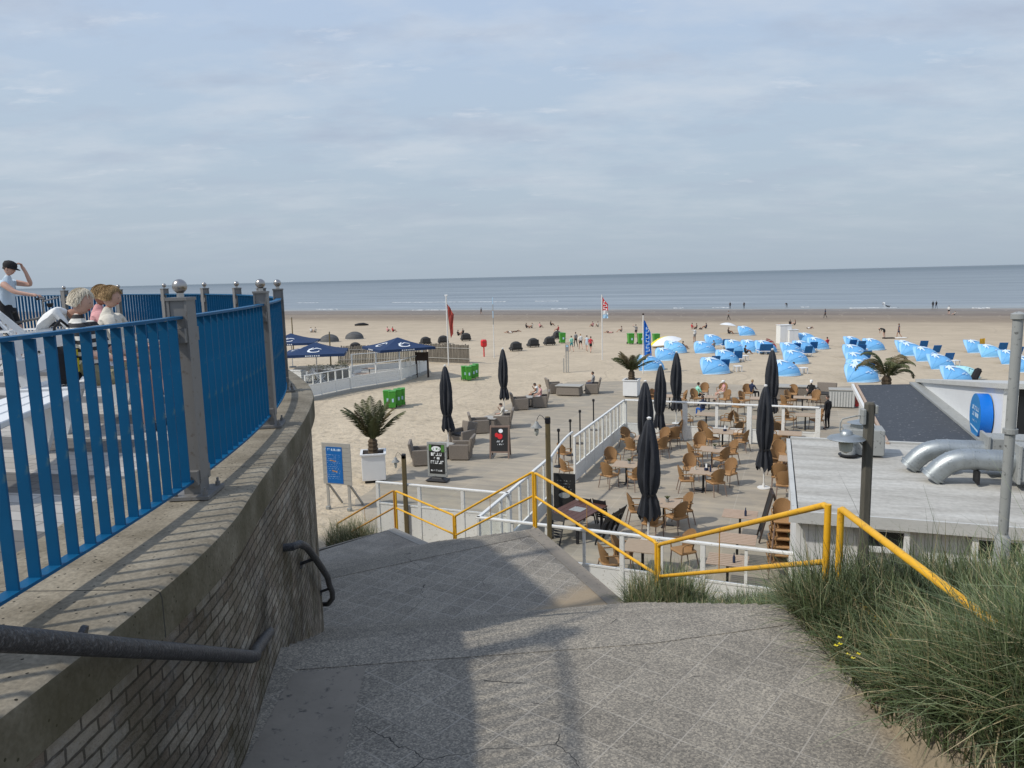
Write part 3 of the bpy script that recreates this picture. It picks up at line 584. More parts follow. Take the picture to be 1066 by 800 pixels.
# ------------------------------------------------------------------ blue railing: every bay and every post
ORD = ['first','second','third','fourth','fifth','sixth','seventh','eighth','ninth','tenth','eleventh','twelfth','thirteenth','fourteenth']
def railing():
    al = arclen(RAIL)
    def at(s):
        s = max(0, min(al[-1], s)); i = min(np.searchsorted(al, s, side='right')-1, len(RAIL)-2); t = (s-al[i])/(al[i+1]-al[i]); p = RAIL[i].lerp(RAIL[i+1], t)
        d = (RAIL[i+1]-RAIL[i]).normalized(); return p, d
    idx = []
    for q in RAILPTS:
        k = min(range(len(RAIL)), key=lambda i: (RAIL[i]-v2(q)).length); idx.append(al[k])
    names = {2: 'just outside the left edge', 3: 'nearest in view', 4: 'second nearest', 5: 'third, where the plaza wall turns out of sight'}
    def post_():
        t = thing('railing_post', 'x', 'post')
        b = MB(); b.box((0,0,.66),(.085,.135,1.1)); b.box((.05,0,.66),(.014,.15,1.1)); b.box((-.05,0,.66),(.014,.15,1.1)); b.box((0,0,1.215),(.125,.165,.018)); b.build('post_body', M['steel'], t)
        MB().lathe([(.022,1.22),(.02,1.25),(.03,1.252)],12).ball((0,0,1.29),.043,20).build('ball_finial', M['chrome'], t, smooth=True)
        b = MB(); b.box((0,0,.016),(.24,.3,.02)); b.box((0,0,.07),(.1,.15,.1))
        for sx in (-1,1):
            for sy in (-1,1): b.lathe([(.016,.026),(.016,.05),(.008,.05),(.008,.075)],8,(sx*.09,sy*.115,0))
        b.build('base_plate', M['steel'], t)
        for y, z in ((.09,1.0),(-.09,1.0),(.09,.13),(-.09,.13)): b = MB(); b.box((.0,y,z),(.1,.05,.085)); b.box((0,y*1.32,z),(.03,.014,.03)); b.build('clamp', M['steel'], t)
        return t
    P = Proto(post_)
    for k, s in enumerate(idx[1:], 1):
        p, d = at(s); rz = math.atan2(d.y, d.x)-PI/2
        lab = {1: 'grey steel railing post behind the left edge of the view', 2: 'grey steel railing post just beyond the left picture edge', 3: 'largest grey railing post with ball finial, nearest the camera',
               4: 'grey ball topped post, second from the camera, between two closed looking blue bays', 5: 'grey ball topped post, third from the camera, above the wall bend'}.get(k, '%s ball topped railing post from the camera, on the far plaza curve' % ORD[k-3])
        P(lab, (p.x, p.y, 0), rz, 'grey railing posts with ball finials')
    for k in range(len(idx)-1):
        s0, s1 = idx[k]+.09, idx[k+1]-.09
        lab = {0: 'blue railing bay behind the view', 1: 'blue railing bay at the left edge of the picture', 2: 'foremost blue bar railing bay with wide gaps, left of the largest post', 3: 'blue bar railing bay right of the largest post', 4: 'narrow looking blue railing bay at the wall bend'}.get(k, 'far blue railing bay beyond the bend, %s from the camera' % ORD[k-2])
        p0, _ = at((s0+s1)/2); t = thing('blue_railing', lab, 'railing', (p0.x, p0.y, 0), 0, 'blue railing bays around the plaza'); Mi = Matrix.Translation((-p0.x,-p0.y,0))
        for nm_, z, w, h in (('top_rail', 1.105, .062, .016), ('bottom_rail', .115, .062, .014)):
            b = MB(); n = 12; vs = []
            for i in range(n+1):
                p, d = at(s0-.03+(s1-s0+.06)*i/n); q = Vector((d.y,-d.x,0))*w/2
                vs += [(p.x-q.x,p.y-q.y,z-h/2),(p.x+q.x,p.y+q.y,z-h/2),(p.x+q.x,p.y+q.y,z+h/2),(p.x-q.x,p.y-q.y,z+h/2)]
            fs = [(0,1,2,3),(4*n+3,4*n+2,4*n+1,4*n)]
            for i in range(n):
                for j in range(4): a=i*4+j; c=i*4+(j+1)%4; fs.append((a,a+4,c+4,c))
            b.add(vs, fs, Mi); b.build(nm_, M['blue'], t)
        nb = round((s1-s0)/.133)
        for i in range(nb):
            p, d = at(s0+(s1-s0)*(i+.5)/nb); b = MB(); b.box((0,0,.608),(.05,.011,.972)); b.build('baluster', M['blue'], t, (p.x-p0.x, p.y-p0.y, 0), math.atan2(d.y, d.x)-PI/2)
railing()

# ------------------------------------------------------------------ yellow stair rails
def yrail(label, p, q, mid=.5, legs=(True, True), drop=(0,0), r=.028, m='yellow', rods=(.5,), post=1.0):
    p, q = Vector(p), Vector(q); t = thing('stair_rail', label, 'handrail', (p.x, p.y, p.z-post)); Mi = Matrix.Translation((-p.x,-p.y,-p.z+post))
    d = (q-p); dn = Vector((d.x,d.y,0)).normalized()
    a, c = p + dn*.045, q - dn*.045
    MB().tube([a + Vector((0,0,-.03)), a.lerp(c,.012)+Vector((0,0,0)), c.lerp(a,.012), c + Vector((0,0,-.03))], r, 12, M=Mi).build('top_rail', M[m], t, smooth=True)
    MB().tube([a-Vector((0,0,mid)), c-Vector((0,0,mid))], r*.9, 12, M=Mi).build('middle_rail', M[m], t, smooth=True)
    for e, g in ((a, legs[0]), (c, legs[1])):
        if g: MB().tube([e-Vector((0,0,post+.15)), e], r, 12, M=Mi).build('post', M[m], t, smooth=True)
    for f in rods: g = a.lerp(c, f); MB().tube([g-Vector((0,0,mid)), g], .006, 6, M=Mi).build('thin_rod', M['rust'], t)
Q = [D(865,527,6.0), D(685,566,10.76), D(556,492,14.8), D(473,537,18.3), D(411,511,20.6), D(350,545,22.1)]
yrail('yellow rail running into the marram grass on the right', Q[0]+Vector((.05,-.03,0)), D(1022,634,4.1) + (D(1022,634,4.1)-Q[0])*.12 + Vector((0,0,-.04)), .64, (True, False), rods=())
yrail('yellow stair rail sloping down from the upper landing corner to the grass tuft', Q[0], Q[1], .5)
yrail('yellow rail along the right edge of the middle landing', Q[1], Q[2], .5)
yrail('yellow stair rail sloping down left from the tall middle corner post', Q[2], Q[3], .5)
yrail('short yellow rail along the lower landing edge', Q[3], Q[4], .5, rods=())
yrail('rust stained lowest yellow stair rail ending at the sand', Q[4], Q[5], .5, m='rust')

# ------------------------------------------------------------------ dune with marram grass
def xb(y):
    if y < 5.9: return 2.24
    if y < 10.16: return 2.40-.66*(y-5.9)/4.26
    return max(-.4, 1.74-.34*(y-10.16))
def Hbase(y):
    if y < 4.6: return -1.47+.30*(4.6-y)
    if y < 5.8: return -1.47
    if y < 10.2: return -1.47-2.06*(y-5.8)/4.4
    return max(-6.8, -3.53-.62*(y-10.2))
def H(x, y):
    k = x-xb(y); h = Hbase(y)
    if k < 0: return h-.6*min(1, -k*6)
    h += (.05*min(k, 4) if y < 6 else max(0, .05-.03*(y-6))*min(k,4)) + .34*math.exp(-((x-2.95)**2/.4+(y-3.6)**2/.55)) + .05*math.sin(x*2.1+y*1.3)*min(1, k) + .04*math.sin(x*4.3-y*3.1)*min(1,k)
    return h - .015
M['dune'] = mat('dune_sand', (.27,.22,.15), .95, .35, 5, bmp=.4, spots=.4, spotcol=(.06,.06,.03))
M['sandstrip'] = mat('blown_sand', (.31,.24,.16), .95, .2, 6, bmp=.3, spots=.1, spotcol=(.15,.12,.08))
xs = [1.2+.14*i for i in range(90)]; ys = [-1+.14*i for i in range(115)]
sheet('dune', xs, ys, H, M['dune'])
def grassmat():
    m, N, L, P = nt('marram_grass'); a = N.new('ShaderNodeAttribute'); a.attribute_name = 'Col'
    L.new(a.outputs['Color'], P.inputs['Base Color']); P.inputs['Roughness'].default_value = .5; P.inputs['Specular IOR Level'].default_value = .35
    tr = N.new('ShaderNodeBsdfTranslucent'); L.new(a.outputs['Color'], tr.inputs[0]); mx = N.new('ShaderNodeMixShader'); mx.inputs[0].default_value = .25
    L.new(P.outputs[0], mx.inputs[1]); L.new(tr.outputs[0], mx.inputs[2]); L.new(mx.outputs[0], N['Material Output'].inputs[0]); return m
M['grass'] = grassmat()
PAL = np.array([(.062,.09,.036),(.108,.148,.06),(.165,.208,.098),(.235,.272,.15),(.3,.265,.13),(.5,.42,.25)])
def grass(name, roots, lens, width=.005, lean=(.0,.0), spread=.5, droop=1.0, pal=(.2,.28,.24,.12,.1,.06), loc=(0,0,0), seg=4):
    n = len(roots); roots = np.array(roots) - np.array(loc); L_ = np.array(lens)
    az = rng.uniform(0, 2*PI, n); tilt = np.abs(rng.normal(0, spread, n))
    d = np.stack([np.cos(az)*tilt+lean[0], np.sin(az)*tilt+lean[1], np.ones(n)], 1); d /= np.linalg.norm(d, axis=1, keepdims=True)
    hor = d.copy(); hor[:,2] = 0; hor /= np.linalg.norm(hor, axis=1, keepdims=True)+1e-6
    side = np.stack([-hor[:,1], hor[:,0], np.zeros(n)], 1); tw = rng.uniform(-.7,.7,n)[:,None]; side = side*np.cos(tw)+np.array([0,0,1])*np.sin(tw)*.4
    bend = droop*rng.uniform(.15, 1.0, n)**1.5
    V_ = []; w0 = width*rng.uniform(.6,1.4,n)
    for k in range(seg+1):
        t = k/seg; c = roots + d*(L_*t)[:,None] + (hor*.55 + np.array([0,0,-.75]))*(L_*bend*t*t*.75)[:,None]
        w = (w0*(1-t)**.7+.0006)[:,None]
        V_.append(c-side*w); V_.append(c+side*w)
    V_ = np.stack(V_, 1).reshape(-1, 3); m = 2*(seg+1)
    base = (np.arange(n)*m)[:,None]; fs = np.concatenate([base+np.array([2*k,2*k+1,2*k+3,2*k+2]) for k in range(seg)], 0)
    me = bpy.data.meshes.new(name); me.vertices.add(len(V_)); me.vertices.foreach_set('co', V_.ravel())
    me.loops.add(fs.size); me.loops.foreach_set('vertex_index', fs.ravel().astype(np.int32)); me.polygons.add(len(fs)); me.polygons.foreach_set('loop_start', np.arange(0, fs.size, 4, dtype=np.int32))
    me.polygons.foreach_set('use_smooth', np.ones(len(fs), bool)); me.update(calc_edges=True)
    col = PAL[rng.choice(6, n, p=np.array(pal)/sum(pal))]*rng.uniform(.75,1.3,(n,1))
    patch = 1+.35*np.sin(roots[:,0]*2.3+1)*np.sin(roots[:,1]*1.9); col = col*patch[:,None]
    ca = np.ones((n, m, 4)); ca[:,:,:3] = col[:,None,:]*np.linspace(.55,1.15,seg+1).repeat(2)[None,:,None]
    at = me.color_attributes.new('Col', 'FLOAT_COLOR', 'POINT'); at.data.foreach_set('color', ca.ravel())
    me.materials.append(M['grass']); o = bpy.data.objects.new(name, me); COL.objects.link(o); o.location = loc; return o
roots = []; lens = []
while len(roots) < 78000:
    y = random.uniform(1.6, 12.2)**1.0; x = xb(y) + random.uniform(-.03, 4.6); k = x-xb(y)
    den = .5+.5*math.sin(x*3.7+2*math.sin(y*2.3))*math.sin(y*3.1+x)
    if random.random() > .5+.5*den: continue
    if y > 9 and random.random() > .7: continue
    ed = min(1, .3+k*1.6) if y < 5.6 else (min(1, .4+.5*k) if y > 6.3 else .75*min(1,.35+k))
    if y < 5.6 and k < .08+.08*math.sin(y*7) and random.random() < .6: continue
    l = random.uniform(.36, .8)*ed*(1.1 if y < 5.8 else max(.5, 1.1-.45*(y-5.8)))
    if random.random() < .025: l *= 1.6
    roots.append((x, y, H(x, y)-.01)); lens.append(l)
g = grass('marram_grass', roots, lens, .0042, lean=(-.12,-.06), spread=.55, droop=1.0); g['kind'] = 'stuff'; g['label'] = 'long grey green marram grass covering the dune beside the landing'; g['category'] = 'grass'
def tuft(label, c, n, rad, l0, l1, pal=(.2,.28,.24,.12,.1,.06)):
    rt = []; ln = []
    for _ in range(n):
        a = random.uniform(0, 2*PI); r = rad*math.sqrt(random.random()); rt.append((c[0]+r*math.cos(a), c[1]+r*math.sin(a), c[2])); ln.append(random.uniform(l0, l1)*(1-.4*r/rad))
    tag(grass('grass_tuft', rt, ln, .006, spread=.45, loc=c, pal=pal), label, 'grass tuft')
rt = []; ln = []
for cx, cy, rad, n_, l0, l1 in ((2.62,5.9,.5,1500,.5,.95),(2.35,5.55,.3,700,.4,.8),(3.1,6.6,.7,1500,.45,.8),(2.75,3.75,.55,2200,.6,1.05),(3.3,4.6,.7,1600,.5,.95),(2.45,4.9,.3,700,.35,.7),(3.9,5.6,.8,1500,.5,.85),(2.65,3.35,.5,2200,.5,.9),(3.0,2.9,.6,2000,.5,.9),(2.4,4.25,.28,900,.35,.7),(2.45,3.75,.25,700,.3,.55)):
    for _ in range(n_):
        a = random.uniform(0, 2*PI); r = rad*math.sqrt(random.random()); x, y = cx+r*math.cos(a), cy+r*math.sin(a)
        if x < xb(y)-.02: continue
        rt.append((x, y, H(x,y)-.01)); ln.append(random.uniform(l0,l1)*(1-.35*r/rad))
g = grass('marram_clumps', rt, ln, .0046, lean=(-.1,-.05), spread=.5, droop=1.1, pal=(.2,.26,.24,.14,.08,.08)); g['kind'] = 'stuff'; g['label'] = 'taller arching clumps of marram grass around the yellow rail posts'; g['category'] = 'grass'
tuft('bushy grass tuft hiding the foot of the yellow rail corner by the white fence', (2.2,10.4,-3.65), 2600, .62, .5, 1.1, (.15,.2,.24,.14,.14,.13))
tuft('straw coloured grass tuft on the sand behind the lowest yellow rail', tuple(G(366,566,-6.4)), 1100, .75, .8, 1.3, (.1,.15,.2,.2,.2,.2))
def flower(label, px, py):
    p = D(px, py+4, 4.6); t = thing('yellow_flower', label, 'flower', (p.x, p.y, p.z-.12))
    b = MB(); hs = []
    for k in range(3):
        h = Vector((random.uniform(-.04,.04), random.uniform(-.04,.04), random.uniform(.08,.15))); hs.append(h); b.tube([(0,0,-.1), h*.5, h], .003, 5)
    b.build('stem', M['frond'], t)
    b = MB()
    for h in hs:
        for j in range(4):
            a = j*PI/2; c = Vector((math.cos(a), math.sin(a), .25)); s = Vector((-c.y, c.x, 0)); b.quad(h, h+c*.010+s*.007, h+c*.018, h+c*.010-s*.007)
    b.build('petals', M['yellowcloth'], t)
flower('small yellow flower at the grass edge, upper one', 877, 664); flower('small yellow flower at the grass edge, lower one', 890, 679)
# ------------------------------------------------------------------ white terrace fences
def fence(label, a, c, h=1.87, panel=.48, bay=1.45, sub=2, z=ZB, glass=True, m='white', top_w=.1, pw=.11, rail2=True, group='white terrace windscreen fences', boards=False):
    a, c = Vector((a[0],a[1],z)), Vector((c[0],c[1],z)); d = c-a; L_ = d.length; rz = math.atan2(d.y, d.x)
    t = thing('terrace_fence', label, 'fence', a, rz, group); n = max(1, round(L_/bay)); w = L_/n
    MB().box((L_/2,0,h-.03),(L_+.1,top_w,.06),bev=.012).build('top_rail', M[m], t)
    if rail2: MB().box((L_/2,0,panel+.06),(L_,.06,.05)).build('middle_rail', M[m], t)
    for i in range(n+1):
        MB().box((i*w,0,h/2-.032),(pw,max(.075,pw*.7),h-.064),bev=.008).build('post', M[m], t)
    for i in range(n):
        x0 = i*w
        b = MB()
        if boards:
            for k in range(4): b.box((x0+w/2,0,.08+panel/4*(k+.5)-.0),(w-.115,.03,panel/4-.012))
        else: b.box((x0+w/2,0,.05+panel/2),(w-.115,.035,panel-.1+.05))
        b.build('lower_panel', M[m], t)
        for k in range(1, sub):
            MB().box((x0+w*k/sub,0,(h+panel)/2),(max(.05,pw*.6),.05,h-panel-.15)).build('mullion', M[m], t)
        if glass:
            b = MB(); y = 0; b.quad((x0+.056,y,panel+.09),(x0+w-.056,y,panel+.09),(x0+w-.056,y,h-.063),(x0+.056,y,h-.063)); b.build('glass_pane', M['glass'], t)
    return t
f1a, f1b = G(393,501,-4.83), G(529,513,-4.83); f2a, f2b = G(498,538,-4.83), G(824,575,-4.83)
f3b = G(573,475,-4.83); f4a = G(598,454,-4.83); f4b = G(650,416,-4.83); f5b = G(852,424,-4.83)
fence('white fence at the foot of the stairs, left of the tall wooden lamp pole', f1a, f1b, bay=1.35, sub=1, panel=1.12)
fence('white glazed fence nearest the camera along the front of the terrace', f2a, f2b, bay=1.75, sub=2, panel=.9)
fence('white fence running away behind the central yellow corner post', f2a, f3b, bay=1.6, sub=2)
fence('white glazed fence sloping away along the left side of the terrace', f4a, f4b, bay=1.45, sub=2, panel=.62)
fence('white glazed fence closing the far side of the terrace', f4b, f5b, bay=2.75, sub=2, panel=.62, top_w=.2, pw=.22)
# little return with curved handrail at the gap
t = thing('curved_handrail', 'white curved handrail in the gap between two terrace fences', 'handrail', (f3b.x, f3b.y, ZB))
q = (f4a-f3b); q.z = 0
MB().tube([Vector((0,0,1.8))+q*k+Vector((0,0,.42*math.sin(PI*min(1,k*1.0)/2)*(1-k*.35))) for k in [i/10 for i in range(10)]], .045, 8).build('rail', M['white'], t, smooth=True)
MB().box((0,0,.9),(.14,.14,1.8)).build('post', M['white'], t)
# white end boards leaning beside the stacked chairs
t = thing('folded_trestle', 'tall white folded trestle leaning against the flat roofed building', 'frame', G(825,592), TZ)
for k, (x0, x1) in enumerate(((-.05,.22),(.12,.26),(.3,.05))): MB().bar((x0,0,0),(x1,.3,2.6),.06,.04).build('strut', M['white'], t)

# ------------------------------------------------------------------ chairs, tables
def wicker_chair():
    t = thing('wicker_chair', 'x', 'chair')
    MB().box((0,.02,.43),(.5,.48,.07),bev=.03).build('seat', M['wicker'], t)
    vs = []; fs = []; n = 12; rows = [(.45,.245),(.6,.27),(.74,.29),(.85,.3),(.93,.3)]
    for th in (0, .022):
        for j, (z, rr) in enumerate(rows):
            for i in range(n+1):
                a = R(-62+124*i/n); zz = z if j < 3 else z - (.12*(abs(i-n/2)/(n/2))**2.5 if j == 3 else .2*(abs(i-n/2)/(n/2))**2.2)
                vs.append(((rr-th)*math.sin(a), -(rr-th)*math.cos(a)*.95+.02-.06*(z-.45), zz))
    W_ = n+1; K = len(rows)*W_
    for o_ in (0, K):
        for j in range(len(rows)-1):
            for i in range(n): f = (o_+j*W_+i, o_+j*W_+i+1, o_+(j+1)*W_+i+1, o_+(j+1)*W_+i); fs.append(f if not o_ else f[::-1])
    for i in range(n): j = (len(rows)-1)*W_; fs.append((j+i, j+i+1, K+j+i+1, K+j+i))
    MB().add(vs, fs).build('backrest', M['wicker2'], t, smooth=True)
    for s in (-1, 1):
        MB().tube([(s*.23,-.2,.66),(s*.29,-.06,.67),(s*.29,.16,.665),(s*.27,.22,.62),(s*.245,.21,.45)], .018, 7).build('armrest', M['wicker2'], t, smooth=True)
        MB().tube([(s*.22,.22,.42),(s*.235,.245,0)], [.018,.014], 7).build('leg', M['brownwood'], t)
        MB().tube([(s*.2,-.2,.42),(s*.23,-.29,0)], [.018,.014], 7).build('leg', M['brownwood'], t)
    return t
chair = Proto(wicker_chair)
def ctable():
    t = thing('cafe_table', 'x', 'table')
    b = MB(); 
    for k in range(8): b.box((0,-.42+.12*k,.735),(.98,.114,.03),bev=.004)
    b.box((0,0,.712),(.7,.8,.02)); b.build('tabletop', M['tabletop'], t)
    MB().tube([(0,0,.02),(0,0,.70)], .04, 10).build('pedestal', M['black'], t, smooth=True)
    b = MB(); b.box((0,0,.015),(.62,.07,.03)); b.box((0,0,.016),(.07,.62,.026)); b.build('table_foot', M['black'], t)
    return t
table = Proto(ctable)
def planter_():
    t = thing('table_plant', 'x', 'plant')
    MB().lathe([(.05,0),(.065,.1),(.055,.1)],10).build('pot', M['greybox'], t)
    b = MB()
    for k in range(14):
        a = k*2.4; b.tube([(0,0,.08),(.05*math.cos(a),.05*math.sin(a),.17),(.1*math.cos(a),.1*math.sin(a),.19)],[.012,.014,.002],4)
    b.build('leaves', M['frond'], t); return t
tplant = Proto(planter_)
def caddy_():
    t = thing('menu_holder', 'x', 'menu holder')
    MB().box((0,0,.05),(.14,.1,.1),bev=.01).build('tray', M['c_navy'], t); MB().box((.0,.0,.17),(.015,.09,.16)).build('menu_card', M['whiteplain'], t); return t
caddy = Proto(caddy_)
def bottle_():
    t = thing('glass_bottle', 'x', 'bottle'); MB().lathe([(.035,0),(.037,.13),(.015,.19),(.013,.25)],10).build('bottle_body', M['c_navy'], t, smooth=True); return t
CH = 'tan wicker chairs on the terrace'
def seat_set(name, tb, chairs, rz=TZ, deco=None):
    p = G(*tb); table('pale wooden table %s' % name, p, rz, 'wooden tables on the terrace')
    for lab, px, py in chairs:
        c = G(px, py); d = p-c; chair('tan wicker chair %s of the table %s' % (lab, name), c, math.atan2(d.y, d.x)-PI/2+random.uniform(-.3,.3), CH, 1.1*random.uniform(.98,1.03))
    if deco: deco[0](deco[1], (p.x+.12, p.y+.05, ZB+.751), .4)
seat_set('in the open terrace centre', (732,511), [('at the left',714,512),('at the far left',719,500),('at the right',758,505),('at the near right',745,515)], deco=(caddy,'blue menu holder on the table in the open centre of the terrace'))
seat_set('second row behind the central one', (741,486), [('at the left',723,486),('at the far left',729,476),('at the right',760,483),('at the near right',751,490)], deco=(tplant,'small potted plant on the table second row behind the central one'))
seat_set('close to the far fence', (752,466), [('at the far left',733,461),('at the near left',740,467),('at the far right',767,462),('at the near right',772,470)], deco=(caddy,'blue menu holder on the table close to the far fence'))
seat_set('beside the sloping left fence', (652,503), [('at the near left',634,507),('at the far left',637,492),('at the near right',663,510),('at the far right',668,495)], deco=(tplant,'small potted plant on the table beside the sloping left fence'))
seat_set('hidden behind the big parasol', (673,473), [('at the far left',653,467.5),('at the near left',658,478),('at the right',688,477),('at the far right',690,469)])
seat_set('in the far left corner', (692,459), [('at the near right',701,466),('at the far right',704,459)])
seat_set('right of the big closed parasol', (691,547), [('at the far right',711,545),('at the near right',705,553),('at the left',663,546),('in front',679,560)], deco=(tplant,'small potted plant on the table right of the big closed parasol'))
seat_set('below the yellow rail', (669,596), [('at the far left',648,594),('at the near left',635,603),('at the right',712,590)])
seat_set('against the building, farthest along', (822,468), [('at the left',811,464),('at the near left',808,474)])
seat_set('against the building, nearest along', (824,497), [('at the left',810,495),('at the far left',811,485),('at the near left',811,509),('in front',816,518)])
def slat_table():
    t = thing('slatted_table', 'x', 'table')
    b = MB()
    for k in range(7): b.box((0,-.36+.12*k,.74),(1.0,.085,.025),bev=.004)
    b.build('tabletop', M['slat'], t); MB().tube([(0,0,.02),(0,0,.72)], .035, 10).build('pedestal', M['black'], t); MB().box((0,0,.012),(.5,.5,.024)).build('table_foot', M['black'], t); 
    return t
stab = Proto(slat_table)
stab('bleached slatted table at the front right of the terrace, farthest of three', G(770,560), TZ, 'slatted tables')
stab('bleached slatted table, middle of three near the front right fence', G(767,588), TZ, 'slatted tables')
stab('bleached slatted table, nearest of three by the front right fence', G(757,612), TZ, 'slatted tables')
bottle = Proto(bottle_)
for lab, q in (('dark bottle on the farthest slatted table',(770,560)), ('dark bottle on the nearest slatted table',(757,612)), ('dark bottle on the table beside the blue menu holder',(735,510.5))):
    p = G(*q); bottle(lab, (p.x+.1, p.y-.2, ZB+.754))
p = G(809,600)
for k, w in enumerate(('lowest','second lowest','third','fourth','fifth','topmost')):
    chair('tan wicker chair in the stack by the building, %s of the stack' % w, (p.x+.01*k, p.y-.035*k, ZB+.235*k), PI+.1+TZ, 'stacked tan wicker chairs')
chair('reddish wicker chair outside the gap in the left terrace fence', G(590,500), -1.2, CH); chair('wicker chair farther outside the gap in the left terrace fence', G(587,482), -.9, CH)
# dark table with leaning black folding chairs
p = G(601,556); t = thing('dark_table', 'red brown plank table with a glass inset, folding chairs leaning on it', 'table', p, TZ-.25)
b = MB()
for k in range(6): b.box((-.5+.2*k,0,.76),(.192,1.75,.04),bev=.004)
b.build('tabletop', M['darkwood'], t); MB().box((0,.05,.785),(.42,.42,.012)).build('glass_inset', M['greybox'], t)
for sx in (-1,1):
    for sy in (-1,1): MB().box((sx*.45,sy*.75,.37),(.07,.07,.74)).build('leg', M['black'], t)
def fold_():
    t = thing('folding_chair', 'x', 'chair')
    for s in (-1,1):
        MB().bar((s*.22,0,0),(s*.22,0,.98),.03,.025).build('frame_leg', M['black'], t); MB().bar((s*.19,.03,.02),(s*.19,.03,.75),.03,.025).build('frame_leg', M['black'], t)
    MB().box((0,0,.84),(.44,.02,.22)).build('backrest', M['black'], t)
    b = MB(); 
    for k in range(5): b.box((0,.045,.28+.08*k),(.36,.015,.06))
    b.build('seat', M['black'], t); return t
fold = Proto(fold_); RT = Matrix.Rotation(TZ-.25, 3, 'Z')
for k, (x, y, rx, ry, lab) in enumerate([(.95,-.35,0,-25,'black folded chair leaning on the near right edge of the dark table'),(.92,.2,0,-22,'black folded chair leaning on the middle right edge of the dark table'),(.9,.65,0,-20,'black folded chair leaning on the far right edge of the dark table'),
      (-.2,1.15,20,0,'black folded chair leaning on the far end of the dark table, left one'),(.3,1.15,18,0,'black folded chair leaning on the far end of the dark table, right one'),(-.1,-1.25,-22,0,'black folded chair under the near end of the dark table')]):
    o = fold(lab, p + RT @ Vector((x,y,0)), 0, 'black folding chairs'); o.rotation_euler = (R(rx), R(ry), TZ-.25 + (PI/2 if ry else 0)); 
    if ry: o.rotation_euler = (R(22), 0, TZ-.25+PI/2)

# ------------------------------------------------------------------ closed parasols
def parasol_():
    t = thing('closed_parasol', 'x', 'parasol')
    MB().tube([(0,0,.03),(0,0,3.86)], .032, 12).build('pole', M['polewhite'], t, smooth=True)
    MB().lathe([(.26,0),(.26,.025),(.06,.035),(.05,.16)],20).build('base', M['polewhite'], t, smooth=True)
    prof = [(.275,.78),(.25,1.0),(.215,1.28),(.165,1.5),(.2,1.62),(.245,1.85),(.265,2.2),(.262,2.6),(.24,3.0),(.2,3.35),(.15,3.62),(.09,3.82),(.03,3.9)]
    b = MB(); n = 40; vs = []
    for j, (r, z) in enumerate(prof):
        for k in range(n):
            a = 2*PI*k/n; amp = .27 if z < 3.3 else .12; w = 1.06+amp*math.cos(8*a+.9*math.sin(z*1.3))+.1*math.sin(3*a+z*2)+.05*math.sin(5*a-z*4)
            vs.append((r*w*math.cos(a), r*w*math.sin(a), z + (.12*math.cos(8*a)*max(0, 1-(z-.78)*2) if z < 1.3 else 0)))
    fs = [(j*n+k, j*n+(k+1)%n, (j+1)*n+(k+1)%n, (j+1)*n+k) for j in range(len(prof)-1) for k in range(n)] + [tuple(range((len(prof)-1)*n, len(prof)*n))]
    b.add(vs, fs).build('canopy', M['canvas'], t, smooth=True)
    MB().lathe([(.19,1.46),(.205,1.47),(.205,1.54),(.19,1.55)],24).build('strap', M['black'], t)
    MB().lathe([(.035,3.86),(.06,3.9),(.07,3.94),(.03,3.97)],14).build('finial', M['polewhite'], t, smooth=True)
    return t
par = Proto(parasol_); PG = 'closed charcoal parasols'
par('largest closed charcoal parasol with white top cap in front of the terrace tables', G(675,563), .3, PG, .96)
par('closed charcoal parasol in the right of the terrace, on a white pole', G(795,508), .8, PG, .98)
par('taller closed charcoal parasol partly hidden behind the right hand one', G(803,444), 1.1, PG, 1.02)
par('closed charcoal parasol left of a pair by the left fence, behind the largest one', G(671,488), .1, PG, .93)
par('closed charcoal parasol right of a pair by the left fence', G(686,461), .6, PG, .95)
par('closed charcoal parasol beyond the far fence, thinner and farther', G(704,441), .2, PG, .98)
par('closed charcoal parasol standing by the lounge chairs near the green menu board', G(467,464), .5, PG, .99)
par('closed charcoal parasol farther up the sand by the second lounge group', G(525,428), .9, PG, .96)

for k, o in enumerate([o for o in COL.objects if o.get('group') == PG]): s_ = o.scale.z; o.scale = (s_*(1.08,.9,1.0,.94,1.05,.88,.97,.9)[k%8], s_*(.92,1.02,.95,1.08,.9,1.0,.93,1.05)[k%8], s_); o.rotation_euler.z += k*1.7; o.rotation_euler.x = R((.4,-.8,.6,-.5,1.0,-.4,.7,-.6)[k%8])
# ------------------------------------------------------------------ lounge furniture of grey wicker
def lounge_():
    t = thing('lounge_chair', 'x', 'armchair')
    MB().box((0,.0,.21),(.7,.74,.38),taper=1.04,bev=.02).build('base', M['wickergrey'], t)
    Mb = Matrix.Translation((0,-.36,.36)) @ Matrix.Rotation(R(12), 4, 'X'); b = MB(); b.box((0,0,.26),(.86,.11,.6),taper=1.06,bev=.03,M=Mb); b.build('backrest', M['wickergrey'], t)
    for s in (-1,1): MB().box((s*.39,.04,.33),(.11,.78,.6),taper=1.02,bev=.025).build('armrest', M['wickergrey'], t)
    MB().box((0,.05,.44),(.6,.62,.1),bev=.04).build('cushion', M['darkwicker'], t)
    return t
lounge = Proto(lounge_)
def lsofa_():
    t = thing('lounge_table', 'x', 'table'); MB().box((0,0,.3),(.78,.78,.5),taper=.94,bev=.02).build('table_base', M['wickergrey'], t); MB().box((0,0,.575),(.84,.84,.05),bev=.01).build('tabletop', M['greywood'], t); return t
ltab = Proto(lsofa_); LG = 'grey wicker lounge chairs'
